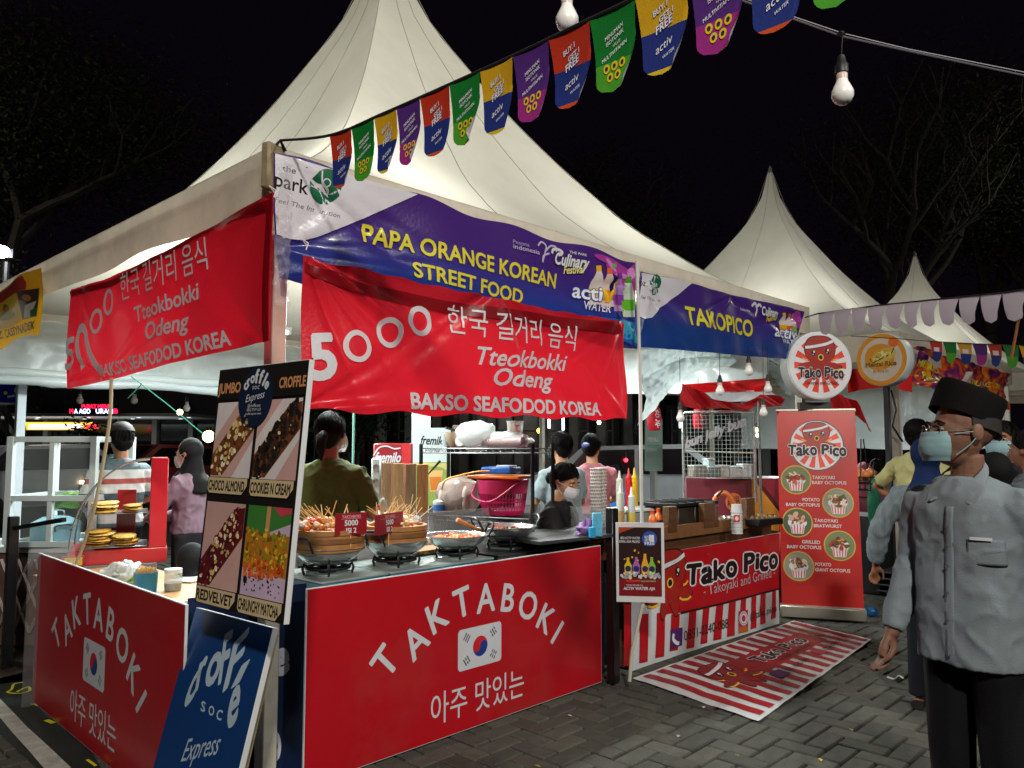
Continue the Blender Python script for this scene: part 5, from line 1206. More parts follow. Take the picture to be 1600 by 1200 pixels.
mb = MB(); mb.tube([S.P(S.W / 2, 0) - S.n * .03, Vector((S.P(S.W / 2, 0).x, S.P(S.W / 2, 0).y, .02)) - S.n * .03], .02, tm, 8); mb.box(Vector((S.P(S.W / 2, 0).x, S.P(S.W / 2, 0).y, .02)), (.5, .2, .04), tm); mb.build('stand', T)
S, q, e = rectfit([(583, 692), (641, 693), (641, 730), (583, 730)], 7.2, 0, .5, .5, .25)
T = thing('drinks_cooler', 'dark red fremilo drinks counter sign behind the planks', 'drinks counter', S.O, absolute=True); mb = MB(); c = S.P(S.W / 2, 0) - S.n * .2
mb.box((c.x, c.y, (c.z + S.H) / 2), (S.W, .38, c.z + S.H), M('8c101c', .35, spec=.5), rz=math.atan2(S.ex.y, S.ex.x), b=.01); mb.build('cabinet', T)
P = Print(S, base=.0095); P.px(); P.poly([(628, 693), (641, 693), (641, 728), (628, 728)], M('c01820', .4), 1); P.text('fremilo', (586, 722), (626, 722), (587, 707), PW, 2, off=.03, shear=.25); P.line(curve([(584, 712), (592, 700), (604, 697), (616, 701), (626, 700)]), 2.2, PW, 2); P.build('print', T)
mb = MB(); mb.tube([(c.x - .25, c.y + .3, 0), (c.x - .25, c.y + .3, 2.3)], .012, M('5a8a7c', .5), 8); tag(mb.build('green_pole'), 'thin green pole behind the woman in the olive shirt', 'pole')
# wire rack
ra, rb = Dp(658, 700, 5.35), Dp(832, 703, 5.0); rx = (rb - ra); rw = rx.length; ang = math.atan2(rx.y, rx.x); zt = 1.425
T = thing('wire_rack', 'black wire shelving rack loaded with a pink basket and bagged cups', 'shelving rack', (ra.x, ra.y, 0), ang); dd = .34
for (x, y) in ((0, 0), (rw, 0), (.02, dd), (rw, dd)): mb = MB(); mb.tube([(x, y, 0), (x, y, zt + .03)], .0135, BLKE, 8); mb.build('post', T)
for z in (zt, .98, .5):
    mb = MB()
    for y in (0, dd): mb.tube([(0, y, z), (rw, y, z)], .005, BLKE, 6); mb.tube([(0, y, z - .03), (rw, y, z - .03)], .004, BLKE, 6); mb.tube([(i * rw / 32, y, z - (.03 if i % 2 else 0)) for i in range(33)], .0022, BLKE, 4)
    for x in (0, rw): mb.tube([(x, 0, z), (x, dd, z)], .005, BLKE, 6)
    for i in range(1, 34): mb.tube([(i * rw / 34, 0, z + .003), (i * rw / 34, dd, z + .003)], .0022, BLKE, 4)
    mb.build('shelf', T)
def rk(px, py, zoff=0, y=.17):
    """point on the rack's mid plane seen at this pixel"""
    o = Vector((ra.x, ra.y, 0)); e = Vector((math.cos(ang), math.sin(ang), 0)); n = Vector((-e.y, e.x, 0)); r = ray(px, py); t = ((o + n * y) - cC).dot(n) / r.dot(n); return cC + r * t
# pink basket
PK_ = M('c01c5c', .35, var=.08, trl=.12, spec=.5); c = rk(786, 760); bw = .165; bh = .225
T = thing('pink_basket', 'pink plastic basket with slotted sides on the middle shelf', 'basket', (c.x, c.y, .99), ang); mb = MB(); mb.lathe([(bw * .82, 0), (bw * .84, .004), (bw * .86, .03)], PK_, seg=28, cap=True); mb.lathe([(bw * .955, bh * .62), (bw * .98, bh * .66), (bw, bh), (bw * 1.06, bh + .004), (bw * 1.05, bh - .012), (bw * .97, bh * .62)], PK_, seg=28, cap=False); mb.lathe([(bw * .90, bh * .36), (bw * .93, bh * .36), (bw * .93, bh * .41), (bw * .90, bh * .41)], PK_, seg=28, cap=False); mb.build('rim', T)
mb = MB()
for i in range(44): a = 2 * math.pi * i / 44; mb.tube([(bw * .85 * math.cos(a), bw * .85 * math.sin(a), .025), (bw * .96 * math.cos(a), bw * .96 * math.sin(a), bh * .64)], .0042, PK_, 4)
mb.build('slotted_wall', T, kind='stuff'); mb = MB(); mb.tube(curve([(-bw, -.03, bh), (-bw - .005, -.12, bh * .55), (0, -bw - .02, bh * .42), (bw * .9, -.12, bh * .9), (bw, -.02, bh)]), .006, PK_, 6); mb.build('handle', T)
c = rk(783, 731); OT = M('d8701c', .4, trl=.1); T = thing('orange_tray', 'flat orange tray lid resting on the pink basket', 'tray', (c.x, c.y, 1.225), ang); mb = MB(); mb.box((0, 0, .012), (.38, .27, .022), OT, b=.008); mb.build('tray', T)
mb = MB(); mb.box((0, 0, .03), (.22, .18, .045), M('2468c8', .35, trl=.15, var=.3), b=.012); mb.box((.05, -.02, .055), (.1, .12, .02), M('b8cce0', .3), b=.008); o = mb.build('blue_packet'); o.location = (c.x, c.y, 1.25); o.rotation_euler = (0, 0, ang); tag(o, 'blue and white plastic packet lying on the orange tray', 'packet')
c = rk(716, 762); BAGM = M('b9a8a0', .3, var=.3, vs=12, trl=.3, alpha=.85, bump=.7, bs=16, spec=.8); mb = MB()
mb.ell((0, 0, .12), (.155, .11, .14), BAGM, seg=26, rings=16, nz=.22, ns=9)
for i in range(4): mb.ell((-.09 + .06 * i, -.05, .1 + .01 * (i % 2)), (.028, .05, .09), M('c4b4ac', .5, var=.3), seg=10, rings=7)
o = mb.build('clear_bag', smooth=80); o.location = (c.x, c.y, .975); o.rotation_euler = (0, 0, ang); tag(o, 'cloudy plastic bag of wrapped skewers left of the pink basket', 'plastic bag')
mb = MB(); mb.tube(curve([tuple(rk(690, 765, y=.05)), tuple(rk(697, 750, y=.03)), tuple(rk(722, 742, y=.02)), tuple(rk(745, 737, y=.03)), tuple(rk(765, 736, y=.05))]), .006, M('d89a2c', .4), 8); tag(mb.build('yellow_hose'), 'yellow rubber hose looping over the cloudy bag', 'hose')
c = rk(688, 778, y=.1); mb = MB(); mb.lathe([(.045, 0), (.05, .01), (.05, .08), (.03, .09), (.0, .09)], WHT, seg=20); mb.lathe([(.0505, .02), (.0505, .06)], M('2c6cb8', .4), seg=20, cap=False); o = mb.build('white_canister'); o.location = (c.x, c.y, .985); tag(o, 'small white canister with a blue band at the left end of the shelf', 'canister')
mb = MB(); c = rk(785, 790); mb.box((0, 0, 0), (.36, .25, .1), M('9a7a58', .7, var=.2), b=.004); o = mb.build('cardboard_box'); o.location = (c.x, c.y, .56); o.rotation_euler = (0, 0, ang); tag(o, 'brown cardboard box on the lowest visible shelf', 'box')
# top of rack: bag of cups, bowl box
CL = M('dfe8e6', .15, var=.1, vs=9, trl=.35, alpha=.72, bump=.6, bs=14, spec=.9); cupw = M('d8dcdc', .4, trl=.15); cupd = M('c8b0b0', .45, trl=.1)
c = rk(748, 690); T = thing('bag_of_cups', 'large clear bag holding stacks of white paper cups on top of the rack', 'bag of cups', (c.x, c.y, zt + .01), ang)
mb = MB(); mb.ell((-.02, 0, .075), (.15, .12, .105), CL, seg=26, rings=16, nz=.14, ns=9); mb.ell((.2, .0, .05), (.17, .07, .055), CL, seg=24, rings=12, nz=.25, ns=9); mb.tube([(.33, 0, .05), (.39, -.0, .04), (.4, 0, .05)], [.04, .012, .02], CL, 10); mb.build('bag', T, smooth=80)
for i in range(3): mb = MB(); mb.tube([(-.1 + .068 * i, -.09, .04), (-.1 + .068 * i, .07, .045)], [.036, .028], cupw, 18); mb.build('cup_stack', T)
for i in range(2):
    for j in range(16): pass
mb = MB()
for k in range(3):
    for j in range(22): mb.tube([(.075 + j * .0125, -.045 + .035 * k, .035 + .02 * (k == 1)), (.083 + j * .0125, -.045 + .035 * k, .035 + .02 * (k == 1))], [.031, .033], cupd, 12, caps=False)
mb.build('cup_row', T, kind='stuff')
c = rk(805, 683); T = thing('deli_cup', 'clear lidded plastic cup of sweets on top of the bagged cups', 'plastic cup', (c.x, c.y, zt + .105)); mb = MB(); mb.lathe([(.048, 0), (.05, .002), (.056, .07), (.06, .072), (.06, .078), (.001, .08)], M('d4d8d4', .15, alpha=.5, spec=.8), seg=22); mb.build('cup', T); mb = MB()
r2 = random.Random(5)
for i in range(26): mb.ell((r2.uniform(-.035, .035), r2.uniform(-.035, .035), r2.uniform(.008, .05)), .009, M(r2.choice(('c03828', 'd8d0c0', 'c89870')), .5), seg=7, rings=5)
mb.build('sweets', T)
c = rk(727, 690, y=.2); mb = MB(); mb.box((0, 0, .07), (.09, .12, .15), M('4a3626', .6, var=.2), rot=Matrix.Rotation(.12, 3, 'Y'), b=.004); o = mb.build('brown_box'); o.location = (c.x - .03, c.y, zt + .01); tag(o, 'dark brown box standing behind the bagged cups', 'box')
c = rk(708, 690, y=.15); mb = MB(); mb.lathe([(.02, 0), (.05, .04), (.065, .1), (.06, .1), (.045, .045)], M('c8b89c', .5), seg=18); mb.tube([(-.07, 0, .13), (0, -.02, .115), (.06, 0, .10)], .008, M('1c1a18', .4), 6); o = mb.build('paper_funnel'); o.location = (c.x, c.y, zt + .01); tag(o, 'beige paper bag clipped with black tongs on the rack', 'paper bag')
c = rk(700, 690, y=.15); mb = MB(); mb.lathe([(.022, 0), (.03, .1), (.027, .1), (.02, .005)], M('b8c8cc', .2, alpha=.6), seg=16); o = mb.build('clear_cup_stack'); o.location = (c.x - .02, c.y, zt + .01); tag(o, 'narrow stack of clear cups at the left end of the rack top', 'cup')

# ---------------- divider post and cups between the stalls ----------------
mb = MB(); a = Zp(958, 1068, 0); mb.box((a.x, a.y, .53), (.055, .055, 1.06), BLKE, b=.004); mb.box((a.x + .075, a.y + .03, .52), (.035, .035, 1.06), BLKE, b=.004); tag(mb.build('black_post'), 'pair of black steel posts between the Korean stall and the octopus stall', 'post')
bx = Dp(936, 812, 5.2); mb = MB(); mb.box((bx.x, bx.y, .88), (.26, .26, .03), M('2a2a2c', .5)); mb.box((bx.x, bx.y, .79), (.24, .24, .15), M('7a4a20', .6, var=.25)); mb.box((bx.x - .1, bx.y, .36), (.04, .2, .71), BLKE); mb.box((bx.x + .1, bx.y, .36), (.04, .2, .71), BLKE); tag(mb.build('side_counter'), 'small brown and black side counter carrying the paper cups', 'counter')
cupm = M('d0ccc6', .45, var=.05); dot = M('3a3432', .5)
T = thing('paper_cup_stack', 'tall stacks of dotted white paper cups beside the divider post', 'cup stack', (bx.x + .015, bx.y, .898))
for s_ in range(2):
    for k in range(17):
        mb = MB(); cx, cy = (s_ - .5) * .085, 0.03 * s_; mb.lathe([(.033, 0), (.0395, .032), (.042, .034), (.042, .038), (.0385, .037), (.034, .006)], cupm, c=(cx, cy, k * .0225), seg=18)
        for j in range(16):
            a = 2 * math.pi * (j + .5 * (k % 2)) / 16; p = Vector((cx + .0392 * math.cos(a), cy + .0392 * math.sin(a), k * .0225 + .026)); t_ = Vector((-math.sin(a), math.cos(a), 0)) * .0035; u_ = Vector((0, 0, .0045)); n_ = Vector((math.cos(a), math.sin(a), 0)) * .001
            mb.add([p - t_ + n_, p - u_ + n_, p + t_ + n_, p + u_ + n_], [(0, 1, 2, 3)], dot)
        mb.build('cup', T)
mb = MB(); c = Dp(933, 802, 4.75); mb.box((c.x, c.y, .97), (.06, .03, .14), M('5ab0d0', .4, var=.3, vs=60), rz=-.8, b=.004); tag(mb.build('tissue_packet'), 'light blue packet standing in front of the paper cups', 'packet')
mb = MB(); c = Dp(915, 808, 4.8); mb.ell((c.x, c.y, .93), (.07, .05, .05), M('a880c0', .5, var=.3, trl=.2, bump=.8, bs=30), seg=18, rings=10, nz=.9, ns=14); tag(mb.build('purple_bag', smooth=80), 'crumpled lilac plastic bag in the hands of the masked woman', 'plastic bag')
mb = MB(); c = Dp(925, 812, 4.7); mb.lathe([(.02, 0), (.022, .06), (.0, .06)], M('2c9cd0', .4), c=(c.x, c.y, .9), seg=14); tag(mb.build('blue_cap_bottle'), 'small bright blue cap beside the lilac bag', 'bottle')
mb = MB(); c = Dp(880, 826, 4.9); mb.box((c.x, c.y, .895), (.85, .5, .02), M('3c3e40', .4, var=.2), rz=-.1); mb.box((c.x, c.y + .1, .44), (.7, .05, .88), M('2c2e30', .5), rz=-.1); tag(mb.build('steel_worktop'), 'dark worktop in front of the masked woman', 'worktop')

# ---------------- octopus stall equipment ----------------
def on(px, d_, z=None):
    d_ += .33
    p = Dp(px, 800, d_); return Vector((p.x, p.y, z if z is not None else p.z))
ZC = .775
def sauce(px, d_, z0, h, col, label, fill=None, cap=None, al=1.):
    T = thing('sauce_bottle', label, 'sauce bottle', on(px, d_, z0), group='squeeze bottles on the octopus counter'); r = .026; m_ = M(col, .35, trl=.2, spec=.5)
    mb = MB(); mb.lathe([(r, 0), (r * 1.02, .01), (r * 1.02, h * .62), (r * .9, h * .68), (.001, h * .68)], m_, seg=18); mb.build('body', T)
    if fill: mb = MB(); mb.lathe([(r * 1.04, .004), (r * 1.04, h * .34)], M(fill, .4), seg=18, cap=False); mb.build('contents', T)
    mb = MB(); mb.lathe([(r * .92, h * .68), (r * .95, h * .75), (r * .45, h * .8), (.006, h * .97), (.003, h), (0, h)], M(cap or col, .4), seg=16); mb.build('nozzle', T)
SHF = on(985, 5.5, 0); mb = MB(); mb.box((SHF.x, SHF.y, .975), (.34, .26, .02), WHT, rz=-.2); mb.box((SHF.x, SHF.y, .86), (.32, .24, .2), M('7c8482', .5, var=.2), rz=-.2, b=.01); tag(mb.build('steel_riser'), 'grey steel riser carrying the sauce bottles', 'riser')
sauce(968.5, 5.6, .985, .27, 'c8ccc0', 'pale squeeze bottle, back left of the sauces', None); sauce(983, 5.6, .985, .29, 'c81c20', 'red squeeze bottle in the back row of the sauces'); sauce(992, 5.7, .985, .29, 'd8b818', 'yellow squeeze bottle behind the red one')
sauce(970, 5.2, .885, .30, 'd4d4c8', 'front left white squeeze bottle half full of beige sauce', fill='b89868'); sauce(987, 5.2, .885, .27, 'd0dada', 'front white squeeze bottle with a little yellow sauce', fill='c8b850')
def bottle(px, d_, label):
    T = thing('drink_bottle', label, 'drink bottle', on(px, d_, .80), group='orange drink bottles'); mb = MB(); om = M('e06a14', .25, spec=.6, var=.15, vs=20); mb.lathe([(.024, 0), (.03, .01), (.03, .06), (.027, .075), (.03, .09), (.03, .135), (.022, .16), (.012, .175), (.012, .185)], om, seg=20); mb.build('body', T)
    mb = MB(); mb.lathe([(.0135, .182), (.0135, .205), (.0, .206)], M('d84c1c', .4), seg=16); mb.build('cap', T); mb = MB(); mb.lathe([(.0305, .085), (.0307, .125)], M('3a2a5c', .4), seg=20, cap=False); mb.build('label_band', T)
bottle(1019.5, 5.05, 'left one of two orange drink bottles by the poster'); bottle(1028.5, 5.2, 'right one of two orange drink bottles by the poster')
gb = on(1063, 5.6, 0); T = thing('grill_box', 'soot stained steel grill box with a black griddle plate on the octopus counter', 'grill', (gb.x, gb.y, .78), math.atan2(SK.ex.y, SK.ex.x)); sm_ = M('4c4438', .45, metal=.6, var=.6, vs=5)
mb = MB(); mb.box((-.14, 0, .11), (.2, .3, .22), sm_, b=.004); mb.box((.1, 0, .11), (.26, .3, .22), sm_, b=.004); mb.build('body', T); mb = MB(); mb.box((-.02, 0, .235), (.56, .34, .025), IRON, b=.004)
for i in range(5): mb.box((-.24 + .11 * i, 0, .252), (.012, .3, .01), IRON)
mb.build('griddle', T); mb = MB(); mb.tube([(.2, -.05, .25), (.26, -.1, .2), (.3, -.1, .1), (.31, -.08, .05)], .008, STEEL, 6); mb.build('gas_pipe', T)
ct = on(1151, 5.55, .79); T = thing('paper_cup_tower', 'white upturned paper cups stacked in a tower with a red square logo', 'cup stack', ct)
for k in range(7): mb = MB(); mb.lathe([(.044, 0), (.044, .004), (.041, .005), (.036, .06), (.0, .06)], cupw, c=(0, 0, k * .026), seg=20); mb.build('cup', T)
mb = MB(); q = (cC - ct); q.z = 0; q.normalize(); s_ = Vector((-q.y, q.x, 0)); cc = q * .045 + Vector((0, 0, .115)); mb.add([cc - s_ * .022 - Vector((0, 0, .026)), cc + s_ * .022 - Vector((0, 0, .026)), cc + s_ * .022 + Vector((0, 0, .026)), cc - s_ * .022 + Vector((0, 0, .026))], [(0, 1, 2, 3)], M('b8302c', .5)); cc += q * .002; mb.add([cc + s_ * .014 * math.cos(a) + Vector((0, 0, .016 * math.sin(a))) for a in [i * .6283 for i in range(10)]], [tuple(range(10))], M('d8c4b8', .5)); mb.build('logo', T)
r2 = random.Random(3)
bs_ = on(1140, 5.9, .79); T = thing('steel_bowl', 'steel bowl with black rim among the pans on the octopus counter', 'bowl', bs_); mb = MB(); mb.lathe([(.06, 0), (.1, .05), (.115, .09), (.11, .09), (.095, .05)], STEEL, seg=26); mb.build('bowl', T)
bs_ = on(1185, 5.9, .79); T = thing('takoyaki_pan', 'black cast iron takoyaki pan at the right end of the counter', 'pan', bs_, -.2); mb = MB(); mb.box((0, 0, .06), (.3, .24, .05), IRON, b=.005); mb.build('plate', T); mb = MB()
for i in range(5):
    for j in range(4): mb.ell((-.11 + .055 * i, -.08 + .053 * j, .088), .018, M('7a5a34', .6, var=.3), seg=8, rings=6)
mb.build('batter_ball', T, kind='stuff')
mb = MB(); mb.tube(curve([tuple(on(1105, 6.0, .80)), tuple(on(1118, 6.0, 1.02)), tuple(on(1135, 6.0, 1.06)), tuple(on(1150, 6.0, .95))]), .02, M('c8682c', .4), 8); tag(mb.build('orange_hose'), 'curved orange hose behind the paper cup tower', 'hose')
mb = MB(); mb.tube([on(1092, 5.7, 1.02), on(1103, 5.7, .96), on(1108, 5.6, .84)], .006, WHT, 6); mb.tube([on(1120, 5.9, 1.04), on(1130, 5.9, 1.09)], .008, IRON, 6); tag(mb.build('tongs'), 'white and black tongs leaning on the grill box', 'tongs')

# rear stall of the octopus seller: wire grid, containers, printed counter
cb = Dp(1070, 765, 7.4); ce = Dp(1218, 765, 7.0); xx = (ce - cb); xx.z = 0; S = Surf(Vector((cb.x, cb.y, .3)), Vector((ce.x, ce.y, .3)), Vector((cb.x, cb.y, 1.16))); 
T = thing('rear_counter', 'dark red printed counter with an orange food emblem behind the octopus stall', 'stall counter', Vector((cb.x, cb.y, 0)), absolute=True); mb = MB(); c = (cb + ce) / 2 - S.n * .3
mb.box((c.x, c.y, .575), (xx.length, .58, 1.15), M('5c1220', .4, var=.1), rz=math.atan2(xx.y, xx.x), b=.01); mb.build('cabinet', T); P = Print(S, base=.012); P.px(); P.disk((1147, 784), 13, M('c05a20', .4), 2, ry=14); P.text('POWER', (1138, 783), (1156, 782), (1138, 776), PK, 3, off=.02); P.text('FOOD', (1138, 792), (1156, 791), (1138, 783), PK, 3, off=.05)
P.poly([(1175, 745), (1218, 800), (1218, 830), (1176, 825)], M('b8781c', .4), 2); P.poly([(1185, 748), (1218, 748), (1218, 790)], M('7a1420', .4), 3); P.build('print', T)
gx0, gx1 = Dp(1067, 652, 7.1), Dp(1178, 640, 6.8); S = Surf(Vector((gx0.x, gx0.y, 1.16)), Vector((gx1.x, gx1.y, 1.16)), Vector((gx0.x, gx0.y, 1.71))); T = thing('wire_grid', 'chrome wire grid panel above the rear counter carrying a script sign', 'wire grid', S.O, absolute=True)
mb = MB(); 
for k in range(19): mb.tube([S.P(S.W * k / 18, 0), S.P(S.W * k / 18, S.H)], .0018, STEEL2, 4)
for k in range(16): mb.tube([S.P(0, S.H * k / 15), S.P(S.W, S.H * k / 15)], .0018, STEEL2, 4)
mb.build('grid_wires', T, kind='stuff'); mb = MB(); mb.tube([S.P(0, -.2), S.P(0, S.H), S.P(.02, S.H + .03), S.P(S.W - .02, S.H + .03), S.P(S.W, S.H), S.P(S.W, -.2)], .013, STEEL, 8); mb.tube([S.P(0, S.H * .42), S.P(S.W, S.H * .40)], .008, STEEL, 6); mb.tube([S.P(S.W + .04, -.3), S.P(S.W + .04, S.H + .12)], .012, STEEL, 8); mb.build('frame', T)
P = Print(S, base=.01, px=True); P.text('bun jelly bun', (1072, 700), (1166, 664), (1070, 686), M('8a8a8c', .4), 1, off=.03, shear=.3, outline=(M('b8b8bc', .4), .045)); P.build('script_sign', T)
for (px, wpx, h, c, c2, lb) in ((1090, 22, .1, '9a9488', '5a5048', 'tub of brown toppings'), (1112, 20, .09, '7a8284', '3a3c3c', 'tub of dark sauce'), (1108, 12, .16, 'a8c0c0', None, 'crumpled clear bag'), (1130, 14, .1, 'c8c8c4', 'c8742c', 'tub with orange lid'), (1150, 26, .09, 'c8cccc', 'd0641c', 'tub of orange slices'), (1165, 18, .11, 'd4d8d8', None, 'white tub')):
    p = Dp(px, 760, 7.15); w_ = wpx / FPX * 7.15; mb = MB(); mb.box((0, 0, h / 2), (w_, .12, h), M(c, .25, alpha=.75 if c2 else 1, trl=.2, spec=.7), b=.008, rz=-.6)
    if c2: mb.box((0, 0, h * .3), (w_ * .9, .1, h * .5), M(c2, .5, var=.3), rz=-.6)
    mb.box((0, 0, h + .006), (w_ * 1.05, .126, .012), M('c8d0d0', .3), rz=-.6); o = mb.build('food_tub'); o.location = (p.x, p.y, 1.155); tag(o, lb + ' on the rear counter, seen through the wire grid', 'food container')
# red and white awning cloth
S = Surf(Dp(1065, 640, 7.3), Dp(1222, 640, 6.9), Dp(1065, 598, 7.3)); S.h = wrinkle(S.W, S.H, 3, .05, 10); T = thing('awning_cloth', 'red and white striped awning cloth sagging above the wire grid', 'awning', S.O, absolute=True)
sheet(S, [(1068, 601), (1196, 591), (1200, 612), (1078, 614)], 40, 6, M('e01418', .45, trl=.25), 'red_stripe', T); sheet(S, [(1094, 613), (1200, 609), (1222, 625), (1110, 629)], 40, 6, M('d8dce0', .45, trl=.4), 'white_stripe', T)
mb = MB(); r2 = random.Random(2)
def aw(a, b):
    x = 1064 + 160 * a; top = np.interp(a, [0, .1, .3, .5, .62, .78, .9, 1], [600, 603, 622, 630, 630, 616, 617, 622]); bot = np.interp(a, [0, .15, .4, .55, .62, .72, .85, 1], [632, 639, 638, 642, 643, 634, 636, 634]); p = Dp(x, bot + (top - bot) * b, 7.0 - .3 * a); return p + Vector((.03, .03, 0)) * math.sin(a * 26 + b * 5)
mb.grid(aw, 60, 10, M('9c141c', .4, trl=.3, var=.1)); mb.build('red_flap', T, smooth=80)
mb = MB()
def aw2(a, b):
    x = 1300 + 60 * a; top = np.interp(a, [0, .3, .6, 1], [615, 618, 626, 668]); bot = np.interp(a, [0, .3, .7, 1], [640, 640, 650, 676]); p = Dp(x, bot + (top - bot) * b, 7.6); return p + Vector((.03, .03, 0)) * math.sin(a * 12 + b * 3)
mb.grid(aw2, 20, 8, M('b0141c', .4, trl=.3)); tag(mb.build('red_cloth', smooth=80), 'bright red cloth drooping to the right of the roll-up banner', 'cloth')
mb = MB(); mb.grid(lambda a, b: Dp(1325 + 100 * a, 614 - 8 * math.sin(a * 3) - 36 * b * (1 - a * .3), 8.6), 20, 6, M('d01014', .45, trl=.3)); tag(mb.build('red_cloth', smooth=80), 'red awning strip hanging between the two round signs', 'cloth')
# paper lanterns
def lantern(px, py, d_, label, s=1.):
    p = Dp(px, py, d_); T = thing('paper_lantern', label, 'paper lantern', p, group='red paper lanterns'); r = .058 * s; h = .19 * s; mb = MB(); pr_ = []
    for i in range(25): t = i / 24; pr_.append((r * (.72 + .28 * math.sin(math.pi * t) ** .6) + (.0022 if i % 2 else 0), -h / 2 + h * t))
    mb.lathe(pr_, M('c0142c', .5, trl=.35, var=.1), seg=28); mb.build('shade', T); mb = MB(); mb.lathe([(r * .6, h / 2), (r * .62, h / 2 + .01), (.001, h / 2 + .012)], BLKE, seg=16); mb.tube([(0, 0, h / 2), (0, 0, h / 2 + .3)], .002, BLKE, 4); mb.build('cap', T)
    q = (cC - p); q.z = 0; q.normalize(); s_ = Vector((-q.y, q.x, 0)); s_ = s_ if s_.dot(cR) > 0 else -s_; nq = (q * .85 + s_ * .5).normalized(); SS = type('Q', (), {})(); SS.h = 1; SS.n = nq; a0 = math.atan2(nq.y, nq.x)
    SS.P = lambda u, v, d=0: Vector(((r + .0045) * math.cos(a0 + u / r), (r + .0045) * math.sin(a0 + u / r), v)); P = Print.__new__(Print); P.S = SS; P.fr = lambda x, y: (x, y); P.it = []; P.step = .0; P.base = 0
    for k, ch in enumerate('たこや'): P.ctext(ch, (0, h * (.27 - .27 * k)), h * .2, PW, 2, off=.03)
    P.build('characters', T, cut=.012)
lantern(1022, 655, 6.6, 'red paper lantern on the left, below the clear curtain roll'); lantern(1092, 655, 7.6, 'red paper lantern on the right, half behind the wire grid', 1.0)
for (px, py, d_, w_, lb) in ((1063, 648, 6.0, 578, 'white bulb hanging lowest left above the octopus stall'), (1125, 606, 5.8, 570, 'white bulb hanging in the middle above the octopus stall'), (1170, 575, 5.8, 560, 'white bulb partly behind the TAKOPICO banner'), (1200, 603, 6.2, 560, 'white bulb hanging right, beside the octopus light box'), (1193, 640, 6.2, 560, 'white bulb hanging low on a long wire beside the roll-up banner')):
    bulb(Dp(px, py, d_), 1.0, lb, Dp(px - 1, w_ - 20, d_))
# ---------------- bread case, tins and cups at the left ----------------
REDP = M('a8101c', .3, spec=.5, coat=.3); GLS = M('c8d8d8', .04, var=0, alpha=.07, spec=1); chr_ = STEEL
S, q, e = rectfit([(178, 716), (262, 716), (254, 880), (172, 880)], 5.2, 0, .35, .7, 0)
bc = Dp(200, 888, 5.15); T = thing('bread_case', 'red display case with curved glass holding flat breads on two shelves', 'display case', (bc.x, bc.y, 0)); ang2 = math.atan2(cR.y, cR.x) + .43; T.rotation_euler = (0, 0, ang2)
def loc(px, py, d_): 
    p = Dp(px, py, d_) - Vector((bc.x, bc.y, 0)); return Matrix.Rotation(-ang2, 3, 'Z') @ p
L0 = loc(118, 880, 5.0); zb0 = .68; wx0, wx1 = loc(100, 880, 5.1).x, loc(258, 880, 5.1).x; zt0 = loc(262, 716, 5.1).z; dpt = .42
mb = MB(); mb.box(((wx0 + wx1) / 2, .12, zb0 / 2), (wx1 - wx0 - .1, .4, zb0), M('6a6460', .6)); mb.build('stand', T)
zs = loc(200, 858, 5.1).z
mb = MB(); mb.box(((wx0 + wx1) / 2 + .02, dpt / 2 - .05, (zb0 + zs) / 2), (wx1 - wx0 - .02, dpt, zs - zb0), REDP, b=.004); mb.build('base', T)
bxr = loc(248, 800, 5.1).x; mb = MB(); mb.box((bxr, dpt / 2 - .05, (zs + zt0) / 2), (.105, dpt, zt0 - zs), REDP, b=.004); mb.build('end_panel', T)
mb = MB(); mb.box((bxr - .2, dpt - .06, (zs + zt0) / 2 - .1), (.12, .02, zt0 - zs - .25), REDP, b=.004); mb.build('rear_panel', T)
gx = loc(100, 860, 5.1).x + .04; mb = MB(); xs0 = gx; xs1 = bxr - .053
def arc(t): a = t * math.pi / 2; return (math.sin(a), 1 - math.cos(a))
Hc = zt0 - zs - .01; Wc = xs1 - xs0
for y in (-.05, dpt - .05):
    pts = [(xs0 + (1 - math.cos(t * math.pi / 2)) * Wc * .98, y, zs + math.sin(t * math.pi / 2) * Hc) for t in [i / 14 for i in range(15)]]; mb.tube(pts, .006, chr_, 6)
mb.build('curved_frame', T); mb = MB(); mb.grid(lambda a, b: (xs0 + (1 - math.cos(a * math.pi / 2)) * Wc * .98, -.045 + (dpt - .01) * b, zs + math.sin(a * math.pi / 2) * Hc), 16, 1, GLS); mb.build('curved_glass', T)
zsh = loc(200, 803, 5.1).z
for zz in (zsh, zs + .012): mb = MB(); mb.box(((xs0 + xs1) / 2 + .06, dpt / 2 - .05, zz), (Wc - .14, dpt - .04, .006), M('a8b4b4', .2, metal=.5)); mb.build('shelf', T)
mb = MB(); a = loc(105, 880, 4.95); mb.box((a.x + .03, -.08, a.z + .01), (.13, .02, .07), M('8a2030', .5), b=.003); mb.box((a.x + .035, -.092, a.z + .01), (.1, .004, .05), M('c8a018', .5, var=.4, vs=30)); mb.build('yellow_tag', T)
brd = [M(c, .6, var=.35, vs=14, bump=.3, bs=40) for c in ('c89a3c', 'b0883c', 'd8b460')]
